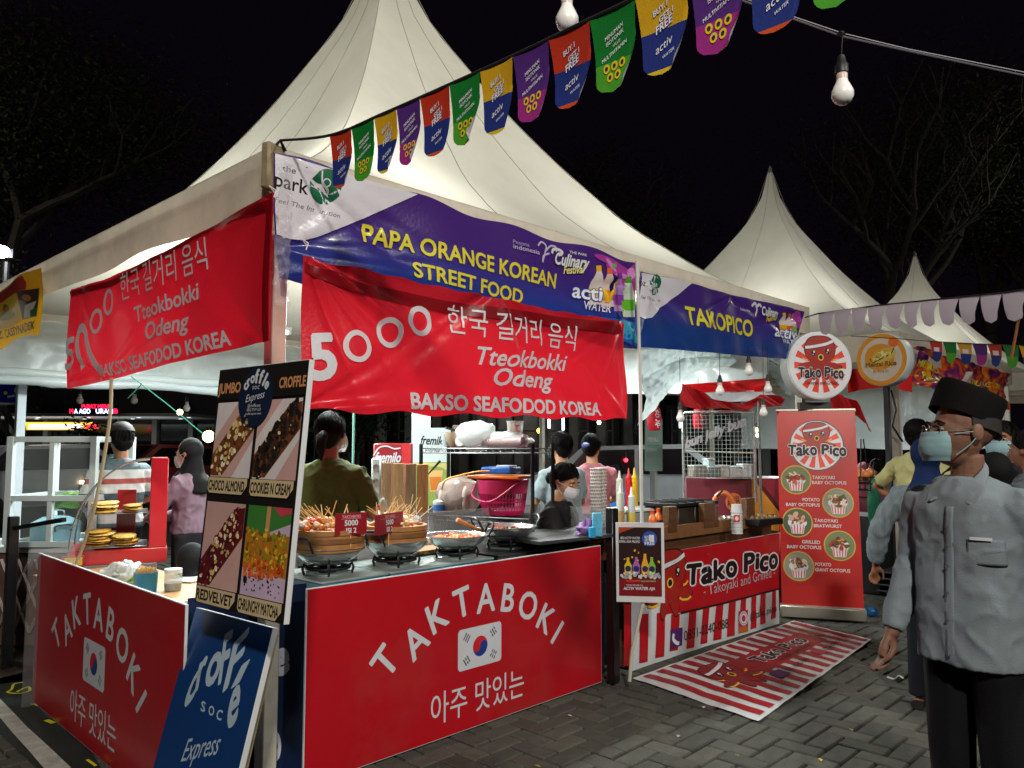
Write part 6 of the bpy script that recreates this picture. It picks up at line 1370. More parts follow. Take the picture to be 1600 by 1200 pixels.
for (z0, n, xa, xb, col) in ((zsh, 4, 140, 185, 0), (zsh, 3, 190, 222, 1), (zs + .015, 6, 135, 180, 1), (zs + .015, 4, 175, 220, 2)):
    for k in range(n):
        xa_, xb_ = loc(xa, 800, 5.05).x, loc(xb, 800, 5.05).x; mb = MB(); mb.ell((0, 0, 0), ((xb_ - xa_) / 2 * random.uniform(.85, 1.05), .1, .011), brd[(col + k) % 3], seg=22, rings=8, nz=.3, ns=6)
        w2 = Matrix.Rotation(ang2, 3, 'Z') @ Vector(((xa_ + xb_) / 2 + random.uniform(-.012, .012), .02 + random.uniform(-.02, .02), z0 + .016 + k * .017)); o = mb.build('flat_bread', smooth=80); o.location = Vector((bc.x, bc.y, 0)) + w2; o.rotation_euler = (random.uniform(-.06, .06), random.uniform(-.07, .07), ang2); 
        tag(o, 'golden folded flat bread, layer %s of the %s stack on the %s shelf' % (['one', 'two', 'three', 'four', 'five', 'six'][k], 'left' if xa < 160 else 'right', 'upper' if z0 == zsh else 'lower'), 'flat bread', 'flat breads in the case')
# items on the table
def onp(px, py, z): return Zp(px, py, z)
p = onp(227, 925, .68); T = thing('skewer_cup', 'blue plastic cup packed with bamboo skewers on the table', 'cup of skewers', p); mb = MB(); mb.lathe([(.055, 0), (.06, .1), (.062, .105), (.056, .105), (.05, .01)], M('1c7090', .35, trl=.1), seg=24); mb.build('cup', T); mb = MB(); r2 = random.Random(1)
for i in range(110): a = r2.uniform(0, 6.28); q = .05 * math.sqrt(r2.random()); mb.tube([(q * math.cos(a) * .9, q * math.sin(a) * .9, .03), (q * math.cos(a), q * math.sin(a), .122 + r2.uniform(-.006, .006))], .0022, STK, 4)
mb.build('skewer_bundle', T, kind='stuff')
p = onp(270, 922, .68); T = thing('sauce_jar', 'clear jar with white lid and olive coloured contents', 'jar', p); mb = MB(); mb.lathe([(.042, 0), (.045, .01), (.045, .085), (.038, .095)], M('b8c0b8', .1, alpha=.4, spec=.9), seg=22); mb.build('glass', T); mb = MB(); mb.lathe([(.04, .004), (.042, .04), (.0, .04)], M('6a6030', .5, var=.4, vs=40), seg=22); mb.build('contents', T); mb = MB(); mb.lathe([(.045, .09), (.045, .112), (0, .114)], WHT, seg=22); mb.build('lid', T)
p = onp(195, 912, .68); mb = MB(); mb.ell((0, 0, .05), (.1, .08, .06), M('c8ccc8', .25, trl=.35, bump=.8, bs=14, spec=.8, var=.1), seg=24, rings=14, nz=.8, ns=8); mb.ell((-.0, -.065, .035), (.026, .012, .018), M('2aa02c', .5), seg=12, rings=8); o = mb.build('plastic_bag', smooth=80); o.location = p; tag(o, 'crumpled white plastic bag with a green mark on the table', 'plastic bag')
mb = MB(); p = onp(300, 905, .68); mb.box((p.x, p.y, .685), (.22, .16, .006), WHT, rz=.5); tag(mb.build('paper_sheet'), 'white paper sheet lying near the menu board', 'paper')
# white framed glass cabinet at far left with a blue pot
S, q, e = rectfit([(20, 682), (150, 682), (143, 806), (12, 806)], 5.6, 0, .6, .5, -.1)
WF = M('b8c4c4', .35, var=.06); T = thing('glass_cabinet', 'white framed glass cabinet on a food cart at the left edge', 'glass cabinet', Vector((S.O.x, S.O.y, 0)), absolute=True)
rt = Matrix((S.ex, S.n, Vector((0, 0, 1)))).transposed(); ext = .55; W, H = S.W, S.H
def pt(u, v, d=0): return S.O + S.ex * u + Vector((0, 0, v)) - S.n * d
mb = MB(); 
for u in (0, W * .5, W):
    for d in (0, ext): 
        if u == W * .5 and d == 0: mb.box(pt(u, H / 2 - .1, d), (.035, .035, H + .2), WF, rot=rt)
        elif u != W * .5: mb.box(pt(u, H / 2 - .1, d), (.045, .045, H + .2), WF, rot=rt)
for v in (H - .02, H * .22, -.2):
    for d in (0, ext): mb.box(pt(W / 2, v, d), (W, .04, .04), WF, rot=rt)
    for u in (0, W): mb.box(pt(u, v, ext / 2), (.04, ext, .04), WF, rot=rt)
mb.build('frame', T)
for (u0, u1, v0, v1) in ((.03, W / 2 - .02, H * .25, H - .04), (W / 2 + .02, W - .03, H * .25, H - .04), (.03, W / 2 - .02, -.18, H * .2), (W / 2 + .02, W - .03, -.18, H * .2)):
    mb = MB(); mb.box(pt((u0 + u1) / 2, (v0 + v1) / 2, 0), (u1 - u0, .004, v1 - v0), GLS, rot=rt); mb.build('pane', T)
mb = MB(); cz = S.O.z - .22; mb.box(pt(W / 2 - .2, 0, ext / 2) + Vector((0, 0, -.24)), (W + .5, ext, .04), WF, rot=rt); mb.build('cart_top', T)
WHL = M('4a3226', .6, var=.3); mb = MB(); zc = cz - .05; mb.box(Vector((pt(W / 2, 0, ext / 2).x, pt(W / 2, 0, ext / 2).y, zc / 2 + .02)), (W + .2, ext - .04, zc - .04), M('5c4434', .6, var=.3), rot=rt)
for k in range(6):
    for sgn in (-1, 1): a = pt(-.05 + W * (k / 5), 0, -.01); a.z = zc * .2; b = pt(-.05 + W * (k / 5) + sgn * .22, 0, -.01); b.z = zc * .95; mb.tube([a, b], .014, M('8a7c74', .6), 4)
mb.build('lattice_base', T)
p = pt(W * .38, 0, .2); mb = MB(); T = thing('blue_pot', 'pale blue lidded enamel pot inside the glass cabinet', 'pot', (p.x, p.y, S.O.z - .215)); BP = M('7ab4c4', .3, spec=.6, var=.08); mb.lathe([(.15, 0), (.16, .02), (.165, .13), (.172, .135)], BP, seg=34); mb.build('pot', T); mb = MB(); mb.lathe([(.17, .135), (.165, .15), (.09, .19), (.02, .2), (0, .2)], BP, seg=34); mb.build('lid', T); mb = MB(); mb.tube(curve([(-.05, 0, .195), (-.045, 0, .235), (.045, 0, .235), (.05, 0, .195)]), .006, STEEL, 6); mb.tube(curve([(-.05, -.16, .1), (-.055, -.2, .14), (.055, -.2, .14), (.05, -.16, .1)]), .006, IRON, 6); mb.build('handle', T)
p = pt(W * .35, 0, .42); mb = MB()
for i in range(9): a = random.uniform(-.5, .5); mb.ell((random.uniform(-.08, .08), 0, .06 + random.uniform(0, .06)), (.11, .05, .03), M('4a8a18', .45, var=.3, trl=.2), seg=12, rings=7, rot=Matrix.Rotation(a, 3, 'Y'))
o = mb.build('banana_leaf_bundle', smooth=80); o.location = (p.x, p.y, S.O.z + .0); tag(o, 'bundle of bright green banana leaves behind the blue pot', 'leaves')
mb = MB(); p = Zp(10, 1045, 0); mb.box((p.x, p.y, .49), (.06, .06, .98), BLKE, b=.004); e1 = Dp(28, 860, 4.3); mb.tube([(p.x, p.y, .9), Dp(100, 812, 4.6)], .018, BLKE, 4); mb.tube([(p.x, p.y, .05), Zp(60, 1046, .05)], .018, BLKE, 4); tag(mb.build('black_post_barrier'), 'black steel post with a horizontal rail at the left edge', 'barrier')
mb = MB(); pa = Zp(60, 1060, 0); a = Dp(45, 850, 4.4); b = Dp(118, 850, 4.6); a.z = b.z = 0; mb.add([a, b, b + Vector((0, 0, .86)), a + Vector((0, 0, .86))], [(0, 1, 2, 3)], M('8c9090', .2, alpha=.35, var=.15, spec=.9, bump=.4, bs=8)); tag(mb.build('plastic_sheet'), 'hazy clear plastic sheet hanging behind the left red board', 'plastic sheet')
mb = MB(); pts = [Dp(174, 590, 4.0), Dp(172, 650, 4.0), Dp(160, 730, 4.0), Dp(146, 800, 4.0), Dp(128, 858, 4.05), Dp(117, 885, 4.1)]; mb.tube(curve([tuple(p) for p in pts]), .009, M('b8a888', .6), 8); tag(mb.build('beige_rope'), 'beige pipe hanging from the left red banner down to the panel', 'rope')
mb = MB(); mb.tube([Dp(205, 588, 5.2), Dp(262, 632, 5.5), Dp(322, 682, 5.8)], .004, M('3aa088', .5), 5); mb.tube([Dp(222, 600, 5.2), Dp(200, 622, 5.2)], .004, M('3aa088', .5), 5); tag(mb.build('green_string'), 'turquoise string stretched diagonally under the rear curtain', 'string')

# ---------------- people ----------------
SKN = M('96654a', .5, var=.1, vs=9, spec=.4); SKL = M('b08262', .5, var=.08, vs=9, spec=.4); SKD = M('7a5644', .6, var=.15, vs=7, spec=.4, bump=.15, bs=60)
HAIR = M('040303', .6, var=.3, vs=30, stretch=(5, 5, .6), bump=.5, bs=45, spec=.15); EYW = M('b8b4ac', .3); EYB = M('140c08', .2)
MSKB = M('86aab0', .7, var=.08, vs=30, bump=.3, bs=20); MSKW = M('c8ccd0', .7, bump=.3, bs=20)
def tcloth(c, var=.12, fold=.55): return M(c, .82, var=var, vs=5, bump=.18, bs=160, fold=fold, spec=.25)
CTEX = bpy.data.textures.new('folds', 'CLOUDS'); CTEX.noise_scale = .16; CTEX.noise_depth = 1
CTEX2 = bpy.data.textures.new('creases', 'MUSGRAVE'); CTEX2.noise_scale = .07; CTEX2.musgrave_type = 'RIDGED_MULTIFRACTAL'
def loft(mb, secs, m, seg=22):
    vs = []; fs = []
    for (cx, cy, cz, rx, ry) in secs:
        for k in range(seg):
            a = 2 * math.pi * k / seg; c_, s_ = math.cos(a), math.sin(a)
            vs.append((cx + rx * math.copysign(abs(c_) ** .85, c_), cy + ry * math.copysign(abs(s_) ** .85, s_), cz))
    n = len(secs)
    for i in range(n - 1):
        for k in range(seg): a = i * seg + k; b = i * seg + (k + 1) % seg; fs.append((a, b, b + seg, a + seg))
    fs.append(tuple(range(seg))[::-1]); fs.append(tuple((n - 1) * seg + k for k in range(seg))); mb.add(vs, fs, m)
def remesh(o, vox, it=6):
    m = o.modifiers.new('r', 'REMESH'); m.mode = 'VOXEL'; m.voxel_size = vox; m.use_smooth_shade = True
    m = o.modifiers.new('s', 'SMOOTH'); m.iterations = it; m.factor = .5
def hand(mb, w, d, side, nrm, k, m, curl=.5, spread=.15):
    """w wrist, d direction of the forearm, side: towards the thumb, nrm: back of the hand"""
    d = d.normalized(); side = (side - d * side.dot(d)).normalized(); nrm = side.cross(d).normalized() if nrm is None else nrm
    pal = w + d * .045 * k
    mb.tube([w - d * .02 * k, w + d * .02 * k, w + d * .055 * k, w + d * .085 * k], [.026 * k, .031 * k, .037 * k, .032 * k], m, 12, sq=.6)
    for i, (off, ln) in enumerate(((.027, .068), (.009, .077), (-.010, .072), (-.027, .056))):
        p = w + d * .08 * k + side * off * k; q = [p]; dd = d + side * off * 4 * spread
        for j, f in enumerate((.42, .33, .25)):
            a = curl * (j + .6) * .75; v = (dd * math.cos(a) - nrm * math.sin(a)).normalized(); q.append(q[-1] + v * ln * f * k)
        mb.tube(q, [.0105 * k, .0098 * k, .0088 * k, .007 * k], m, 8)
    p = w + d * .025 * k + side * .026 * k; mb.tube([p, p + (d * .6 + side * .7 - nrm * .2).normalized() * .035 * k, p + (d * .85 + side * .5 - nrm * .3).normalized() * .068 * k, p + (d * 1.0 + side * .3 - nrm * .4).normalized() * .088 * k], [.015 * k, .0125 * k, .011 * k, .008 * k], m, 8)
def person(label, xy, H, heading, skin=SKN, top=None, topcol='5a6a3a', pants='20242c', sleeve='short', arms=None, hy=0., hp=0., htilt=0., hair='short', mask=None, hijab=None, hat=False, glasses=False, z0=0., sit=False, vox=.011, group=None, topw=1., collar=False, lean=0., mat=None, earloop=True, hem=.93, legs=True, belt=None, skirt=None, fvox=None, sleeve_r=1., sd=0., hs=1.08, dsp=1.):
    k = H / 1.70; T = thing('person', label, 'person', (xy[0], xy[1], z0), heading - math.pi / 2, group)
    def V(x, y, z):
        z = z - sd * min(1, max(0, (z - 1.1) / .2)) if z < 1.6 else z; yy = y + max(0, z - .95) * lean; return Vector((x, yy, z)) * k
    arms = arms or (((.25, -.02, 1.13), (.27, .06, .88)), ((-.25, -.02, 1.13), (-.27, .06, .88)))
    mb = MB(); m = skin
    loft(mb, [tuple(V(0, 0, z)) + (rx * k, ry * k) for z, rx, ry in ((.86, .13, .09), (.95, .155, .105), (1.07, .135, .09), (1.25, .15, .1), (1.34, .155, .09), (1.39, .13, .075), (1.44, .075, .055))], m)
    hc = V(0, .02, 1.595); nb = V(0, -.005, 1.42)
    mb.tube([nb, V(0, 0, 1.47), V(0, .008, 1.53)], [.062 * k, .055 * k, .054 * k], m, 14)
    Rh = Matrix.Rotation(hy, 3, 'Z') @ Matrix.Rotation(hp, 3, 'X') @ Matrix.Rotation(htilt, 3, 'Y')
    def Hd(x, y, z): return hc + Rh @ (Vector((x, y, z + .01)) * k * hs)
    for c, r in (((0, -.012, .035), (.076, .092, .088)), ((0, .018, -.005), (.066, .078, .085)), ((0, .03, -.055), (.05, .052, .05)), ((0, .05, -.075), (.027, .028, .024))): mb.ell(Hd(*c), tuple(x * k * hs for x in r), m, seg=18, rings=12, rot=Rh)
    mb.tube([Hd(0, .088, .02), Hd(0, .107, -.012), Hd(0, .116, -.03), Hd(0, .096, -.04)], [.009 * k, .011 * k, .015 * k, .010 * k], m, 8)
    mb.ell(Hd(0, .094, -.058), (.022 * k, .012 * k, .009 * k), m, seg=10, rings=6, rot=Rh)
    for s in (-1, 1):
        mb.ell(Hd(s * .034, .082, .032), (.024 * k, .012 * k, .008 * k), m, seg=8, rings=6, rot=Rh)
        mb.ell(Hd(s * .077, -.005, .0), (.011 * k, .022 * k, .033 * k), m, seg=10, rings=8, rot=Rh)
    sh = []
    for i, s in enumerate((1, -1)):
        S = V(s * .168, 0, 1.36); E = V(*arms[i][0]); Wp = V(*arms[i][1]); sh.append((S, E, Wp))
        mb.tube([V(s * .11, 0, 1.37), S, S.lerp(E, .35), E, E.lerp(Wp, .3), Wp], [.05 * k, .052 * k, .045 * k, .038 * k, .037 * k, .026 * k], m, 12)
        d = (Wp - E).normalized(); side = Vector((-s * .9, .35, .2)); hand(mb, Wp, d, side, None, k, m, curl=.55)
    if legs and not sit:
        for s in (-1, 1):
            mb.tube([V(s * .085, 0, .93), V(s * .095, .01, .5), V(s * .1, -.02, .09)], [.085 * k, .055 * k, .037 * k], m, 12)
            mb.tube([V(s * .1, -.05, .035), V(s * .105, .05, .03), V(s * .11, .13, .022)], [.036 * k, .038 * k, .026 * k], m, 10)
    b = mb.build('body', T); remesh(b, fvox or vox, 4)
    # top
    tm_ = mat or tcloth(topcol); mb = MB(); w_ = topw; e = .017
    secs = [(hem - .02, .158 * w_ + e, .118 * w_ + e), (1.0, .152 * w_ + e, .112 * w_ + e), (1.09, .146 * w_ + e, .104 * w_ + e), (1.2, .155 * w_ + e, .108 + e), (1.3, .170 + e, .108 + e), (1.35, .170 + e, .10 + e), (1.39, .150 + e, .088 + e), (1.425, .105 + e, .07 + e), (1.455, .062 + e, .052 + e)]
    if not hijab or True: loft(mb, [tuple(V(0, 0, z)) + (rx * k, ry * k) for z, rx, ry in secs], tm_, 26)
    for i, (S, E, Wp) in enumerate(sh):
        s = (1, -1)[i]; sr = sleeve_r
        if sleeve == 'short': mb.tube([V(s * .1, 0, 1.365), S, S.lerp(E, .45), S.lerp(E, .8)], [.066 * k, .070 * k, .064 * k * sr, .066 * k * sr], tm_, 14)
        else: mb.tube([V(s * .1, 0, 1.365), S, S.lerp(E, .5), E, E.lerp(Wp, .5), E.lerp(Wp, .93)], [.066 * k, .071 * k, .063 * k * sr, .058 * k * sr, .052 * k * sr, .043 * k * sr], tm_, 14)
    o = mb.build('shirt', T); remesh(o, vox, 5); dm = o.modifiers.new('d', 'DISPLACE'); dm.texture = CTEX; dm.texture_coords = 'OBJECT' if False else 'LOCAL'; dm.strength = .026 * k * dsp; dm.mid_level = .5; dm2 = o.modifiers.new('e', 'DISPLACE'); dm2.texture = CTEX2; dm2.strength = .008 * k * dsp; dm2.mid_level = .5
    if legs:
        pm = tcloth(pants, .1, .35); mb = MB()
        if sit:
            for s in (-1, 1): mb.tube([V(s * .08, -.03, .95), V(s * .1, .2, .93), V(s * .11, .42, .9), V(s * .11, .42, .5), V(s * .11, .40, .42)], [.1 * k, .095 * k, .075 * k, .06 * k, .05 * k], pm, 12)
        elif skirt: loft(mb, [tuple(V(0, 0, z)) + (rx * k, ry * k) for z, rx, ry in ((.06, .24, .2), (.5, .2, .17), (.9, .165, .13), (1.0, .15, .11))], pm)
        else:
            loft(mb, [tuple(V(0, 0, z)) + (rx * k, ry * k) for z, rx, ry in ((.8, .15, .11), (.9, .168, .122), (1.0, .155, .11))], pm)
            for s in (-1, 1): mb.tube([V(s * .082, 0, .9), V(s * .09, .015, .5), V(s * .098, -.01, .08)], [.1 * k, .075 * k, .062 * k], pm, 14)
        o = mb.build('trousers' if not skirt else 'skirt', T); remesh(o, vox, 4)
        if not sit:
            for s in (-1, 1): mb = MB(); mb.tube([V(s * .1, -.055, .03), V(s * .105, .04, .032), V(s * .11, .15, .022)], [.04 * k, .042 * k, .028 * k], M('c0c0bc' if group is None else '1a1a1c', .6), 12, sq=.8); mb.build('shoe', T)
    # eyes and brows
    for s in (-1, 1):
        mb = MB(); mb.ell(Hd(s * .033, .083, .012), (.0135 * k, .008 * k, .0075 * k), EYW, seg=10, rings=7, rot=Rh); mb.ell(Hd(s * .033, .0895, .011), (.0062 * k, .004 * k, .0062 * k), EYB, seg=8, rings=6, rot=Rh); mb.tube([Hd(s * .016, .093, .032), Hd(s * .034, .094, .037), Hd(s * .052, .083, .03)], [.003 * k, .004 * k, .002 * k], HAIR, 6); mb.build('eye', T)
    if hijab:
        hm = hijab; mb = MB(); mb.ell(Hd(0, -.022, .025), (.096 * k, .108 * k, .112 * k), hm, seg=22, rings=14, rot=Rh); mb.tube([Hd(0, -.01, -.01), Hd(0, -.015, -.07), V(0, -.005, 1.45), V(0, 0, 1.38), V(0, .01, 1.27)], [.09 * k, .088 * k, .115 * k, .175 * k, .19 * k], hm, 24, sq=.8)
        o = mb.build('headscarf', T); remesh(o, .012, 6)
        mb = MB(); mb.ell(Hd(0, .052, -.01), (.052 * k, .048 * k, .066 * k), skin, seg=16, rings=10, rot=Rh); mb.build('face', T)
    elif hair != 'none' and not hat:
        mb = MB(); 
        def hp_(th, ph, kk=1.0):
            # th 0..2pi azimuth (0 = front), ph 0 top .. 1 bottom edge of the hair
            fr = .5 + .5 * math.cos(th); low = 2.65 - 1.5 * fr ** 1.1; a = ph * low; 
            r = Vector((math.sin(a) * math.sin(th), math.sin(a) * math.cos(th), math.cos(a))); n_ = 1 + .03 * noise.noise(r * 6) + .015 * noise.noise(r * 22)
            return Hd(r.x * .085 * kk * n_, -.012 + r.y * .103 * kk * n_, .025 + r.z * .103 * kk * n_)
        mb.grid(lambda a, b_: hp_(a * 2 * math.pi, max(.001, b_)), 34, 16, HAIR); mb.grid(lambda a, b_: hp_(a * 2 * math.pi, max(.001, b_), .93), 24, 10, HAIR, flip=True)
        mb.ell(Hd(0, -.05, .0), (.08 * k, .062 * k, .095 * k), HAIR, seg=22, rings=14, rot=Rh, nz=.12, ns=22)
        if hair == 'long': mb.tube([Hd(0, -.06, .03), Hd(0, -.08, -.04), Hd(0, -.07, -.10)], [.08 * k, .078 * k, .06 * k], HAIR, 14)
        r5 = random.Random(int(H * 997)); 
        for _ in range(260):
            th = r5.uniform(0, 6.28); p0 = r5.uniform(.02, .5); L_ = r5.uniform(.3, .6); q = []
            for j in range(5): t_ = min(1.04, p0 + L_ * j / 4); w_ = hp_(th + .10 * math.sin(j + th * 3) , t_, 1.012 + .022 * math.sin(math.pi * j / 4) + r5.uniform(0, .012)); q.append(w_)
            mb.tube(q, [.0016, .0024, .0024, .002, .0006], HAIR, 3, caps=False)
        mb.build('hair', T, smooth=80)
        if hair == 'pony': mb = MB(); mb.tube([Hd(0, -.10, -.015), Hd(0, -.135, -.03), Hd(0, -.14, -.09), Hd(0, -.125, -.16)], [.026 * k, .034 * k, .03 * k, .006 * k], HAIR, 12); mb.ell(Hd(0, -.108, -.018), (.03 * k,) * 3, M('2c2c34', .6), seg=10, rings=6); mb.build('ponytail', T, smooth=80)
        if hair == 'bun': mb = MB(); mb.ell(Hd(0, -.115, -.03), (.045 * k, .04 * k, .045 * k), HAIR, seg=14, rings=10, nz=.2, ns=10); mb.build('hair_bun', T, smooth=80)
    if mask:
        mb = MB()
        def mk_(a, b_):
            th = (a - .5) * 2.2; z = -.088 + .09 * b_; rr_ = .072 + .016 * math.sin(math.pi * b_) ; yy = .028 + math.cos(th) * (.066 + .020 * math.sin(math.pi * min(1, b_ * .8 + .12)) * math.cos(th) ** 2 + .008); return Hd(math.sin(th) * rr_, yy + (.012 if b_ < .9 else .016), z + .004 * math.sin(b_ * 19) * math.cos(th))
        mb.grid(mk_, 20, 12, mask)
        if earloop:
            for s in (-1, 1): 
                for zz in (-.07, -.005): mb.tube([Hd(s * .062, .055, zz), Hd(s * .08, .02, zz * .6 + .004), Hd(s * .082, -.012, .0)], .0018, mask, 5)
        mb.build('face_mask', T, smooth=80)
    if glasses:
        mb = MB(); gm = M('b0aca4', .25, metal=.8)
        for s in (-1, 1):
            mb.tube([Hd(s * .035 + .024 * math.cos(a), .107 - .01 * abs(math.cos(a)) * (1 if math.cos(a) * s > 0 else 0), .008 + .017 * math.sin(a)) for a in [i * math.pi / 9 for i in range(19)]], .0013, gm, 5, caps=False); mb.tube([Hd(s * .058, .1, .014), Hd(s * .08, .05, .014), Hd(s * .083, -.005, .01)], .0015, gm, 5)
        mb.tube([Hd(-.012, .111, .014), Hd(.012, .111, .014)], .0014, gm, 5); mb.build('eyeglasses', T)
    return T, Hd, V, Rh, k
def head_to(px_dir, p): 
    """heading whose image direction is rotated px_dir radians from facing the camera (positive: towards the picture's right)"""
    v = cC - Vector(p); return math.atan2(v.y, v.x) - px_dir * -1
def gp(px, d_): p = Dp(px, 695, d_); return (p.x, p.y)
CAMH = math.atan2(-cF.y, -cF.x)
def away(a=0.): return math.atan2(cF.y, cF.x) + a   # facing away from the camera; a>0 turns left in the picture
HR = lambda px, py, d_: CH + 0 * px + (Dp(px, py, d_).z - CH)
# woman in olive shirt
h = Dp(517, 648, 4.5).z / 1.045
T, Hd, V, Rh, k = person('woman in an olive green T-shirt with a ponytail, seen from behind', gp(515, 4.5), h * 1.03, away(-.08), SKN, topcol='4a5426', hair='pony', hp=-.12, hy=-.05, arms=(((.27, .02, 1.12), (.20, .26, 1.08)), ((-.25, .08, 1.12), (-.12, .28, 1.05))), pants='2c2a30', topw=1.12, mask=MSKW, vox=.009)
# striped shirt man
stripe = tcloth('8a9694', .1, .4).copy(); nt = stripe.node_tree; tc = nt.nodes.new('ShaderNodeTexCoord'); sx = nt.nodes.new('ShaderNodeSeparateXYZ'); nt.links.new(tc.outputs['Object'], sx.inputs[0])
cr = nt.nodes.new('ShaderNodeValToRGB'); cr.color_ramp.interpolation = 'CONSTANT'; el = cr.color_ramp.elements
ma = nt.nodes.new('ShaderNodeMath'); ma.operation = 'MULTIPLY'; ma.inputs[1].default_value = 2.1; nt.links.new(sx.outputs[2], ma.inputs[0]); fr = nt.nodes.new('ShaderNodeMath'); fr.operation = 'FRACT'; nt.links.new(ma.outputs[0], fr.inputs[0]); nt.links.new(fr.outputs[0], cr.inputs[0])
el[0].position = 0; el[0].color = lin('c0c8c6'); el[1].position = .14; el[1].color = lin('46545a')
for p_, c_ in ((.3, 'c8ccc8'), (.44, 'a0504a'), (.52, 'c8ccc8'), (.66, '56666c'), (.84, 'c0c8c6')): e_ = el.new(p_); e_.color = lin(c_)
nt.links.new(cr.outputs[0], nt.nodes['Principled BSDF'].inputs['Base Color'])
h = Dp(182, 657, 5.9).z / 1.04
T, Hd, V, Rh, k = person('man in a grey, white and red striped T-shirt with his mask under his chin', gp(190, 5.9), h, away(.75), SKN, mat=stripe, hair='short', hp=-.15, pants='1c1e24', arms=(((.26, .1, 1.12), (.18, .34, 1.08)), ((-.25, .05, 1.1), (-.15, .3, 1.02))), topw=1.05)
mb = MB(); mb.grid(lambda a, b: Hd(math.sin((a - .5) * 2.4) * .07, .04 + .06 * math.cos((a - .5) * 2.4), -.09 - .04 * b), 14, 4, M('4a8a80', .7)); mb.tube([Hd(.055, .06, -.07), Hd(.085, 0, .01)], .002, MSKW, 5); mb.build('lowered_mask', T)
mb = MB(); mb.grid(lambda a, b: Hd(math.sin(a * 6.28) * .097 * math.sin(.02 + 1.35 * b), -.012 + math.cos(a * 6.28) * .112 * math.sin(.02 + 1.35 * b), .036 + .108 * math.cos(1.35 * b)), 28, 8, M('0e0e10', .7)); mb.build('cap', T)
# hijab woman
h = Dp(298, 680, 6.0).z / 1.04
person('woman in a black headscarf and mauve blouse working behind the bread case', gp(300, 6.0), h, away(1.35), SKL, topcol='7a6470', hijab=tcloth('0b0b0d', .3, .5), hy=.15, hp=-.25, arms=(((.24, .12, 1.13), (.10, .33, 1.02)), ((-.24, .12, 1.13), (-.12, .34, 1.04))), sleeve='long', pants='1a1a1e', mask=MSKW)
person('crouching person in a dark headscarf, only the head showing', gp(305, 4.7), 1.55, away(.4), SKN, topcol='141417', hijab=tcloth('101014', .3, .5), z0=-.72, sit=True, legs=False, hp=-.3, sleeve='long')
# grey shirt man and pink girl
h = Dp(880, 668, 6.1).z / 1.045
person('man with short black hair in a pale grey T-shirt, right of the rack', gp(878, 6.1), h, away(.55), SKL, topcol='8a9ca0', hair='short', mask=MSKB, arms=(((.25, .06, 1.12), (.16, .3, 1.0)), ((-.25, .06, 1.12), (-.12, .3, 1.0))), pants='24262c', topw=1.1)
h = Dp(910, 672, 6.7).z / 1.045
T, Hd, V, Rh, k = person('girl in a pink T-shirt and jeans with a blue hair clip, seen from behind', gp(925, 6.7), h, away(.1), SKL, topcol='a86a72', hair='bun', hy=-.5, hp=-.2, pants='34506a', hem=1.0, arms=(((.25, .1, 1.12), (.12, .3, 1.05)), ((-.24, .1, 1.12), (-.1, .3, 1.05))))
mb = MB(); mb.ell(Hd(-.01, -.15, -.005), (.035, .014, .02), M('7a8ae0', .4, var=.4, vs=60), seg=12, rings=8, nz=.5, ns=20); mb.build('hair_clip', T)
# masked woman seated
T, Hd, V, Rh, k = person('seated woman in a black T-shirt with a white face mask and red hair tie', gp(862, 5.4), 1.56, away(-2.0), SKL, topcol='101012', hair='bun', hp=-.42, hy=-.25, mask=MSKW, z0=-.27, sit=True, arms=(((.26, .16, 1.16), (.16, .42, 1.22)), ((-.24, .16, 1.15), (-.02, .42, 1.22))), vox=.007, lean=.12)
mb = MB(); mb.ell(Hd(0, -.1, .01), (.026, .022, .026), M('d8301c', .5), seg=12, rings=8, nz=.4, ns=20); mb.build('hair_tie', T)
# distant sitters
person('person in a blue shirt sitting in the dark behind the paper cups', gp(962, 9.5), 1.55, away(2.6), SKN, topcol='1c5c94', z0=-.38, sit=True, vox=.02, hp=-.3, hair='short')
person('person in a mauve shirt seated behind the roll-up banner, under the red cloth', gp(1372, 9.5), 1.6, away(.8), SKN, topcol='7a4a60', z0=-.36, sit=True, vox=.02, hair='short')
person('woman in a dusty pink headscarf seated just right of the roll-up banner', gp(1348, 10.2), 1.55, away(-.5), SKN, topcol='7a4450', hijab=tcloth('8a4a54', .2, .4), z0=-.36, sit=True, vox=.02)
# crowd behind the big man
gs = tcloth('7c8a90', .2, .4)
T, Hd, V, Rh, k = person('short woman in a blue headscarf and grey ribbed top', gp(1447, 4.4), 1.46, away(-.75), SKN, mat=M('7c8a90', .8, var=.3, vs=40, stretch=(1, 1, .05), fold=.3, spec=.2), hijab=tcloth('0d2856', .15, .6), sleeve='long', arms=(((.25, .0, 1.12), (.27, .08, .86)), ((-.30, -.03, 1.12), (-.36, .05, .88))), pants='10141c', group='crowd to the right', sleeve_r=1.15, hem=.8)
T['label'] = 'short woman in a blue headscarf and grey ribbed top beside the capped man'
person('man in a khaki sleeved shirt and teal mask standing behind the blue headscarf', gp(1432, 6.4), 1.62, CAMH + 2.1, SKN, topcol='a8a472', mask=MSKB, hair='short', arms=(((.36, -.06, 1.18), (.2, .12, 1.02)), ((-.40, .0, 1.15), (-.22, .14, .98))), sleeve='short', group='crowd to the right', pants='34506a')
person('person with glasses and blue mask at the right edge, looking left', gp(1568, 4.9), Dp(1565, 652, 4.9).z / 1.04, CAMH - .5, SKN, topcol='1c1c20', mask=MSKB, glasses=True, hair='short', hy=-.4, sleeve='long', group='crowd to the right')
person('person in a black headscarf in front of the one with glasses', gp(1552, 4.1), 1.38, away(.3), SKN, topcol='0e0e10', hijab=tcloth('0c0c0e', .3, .4), sleeve='long', group='crowd to the right')
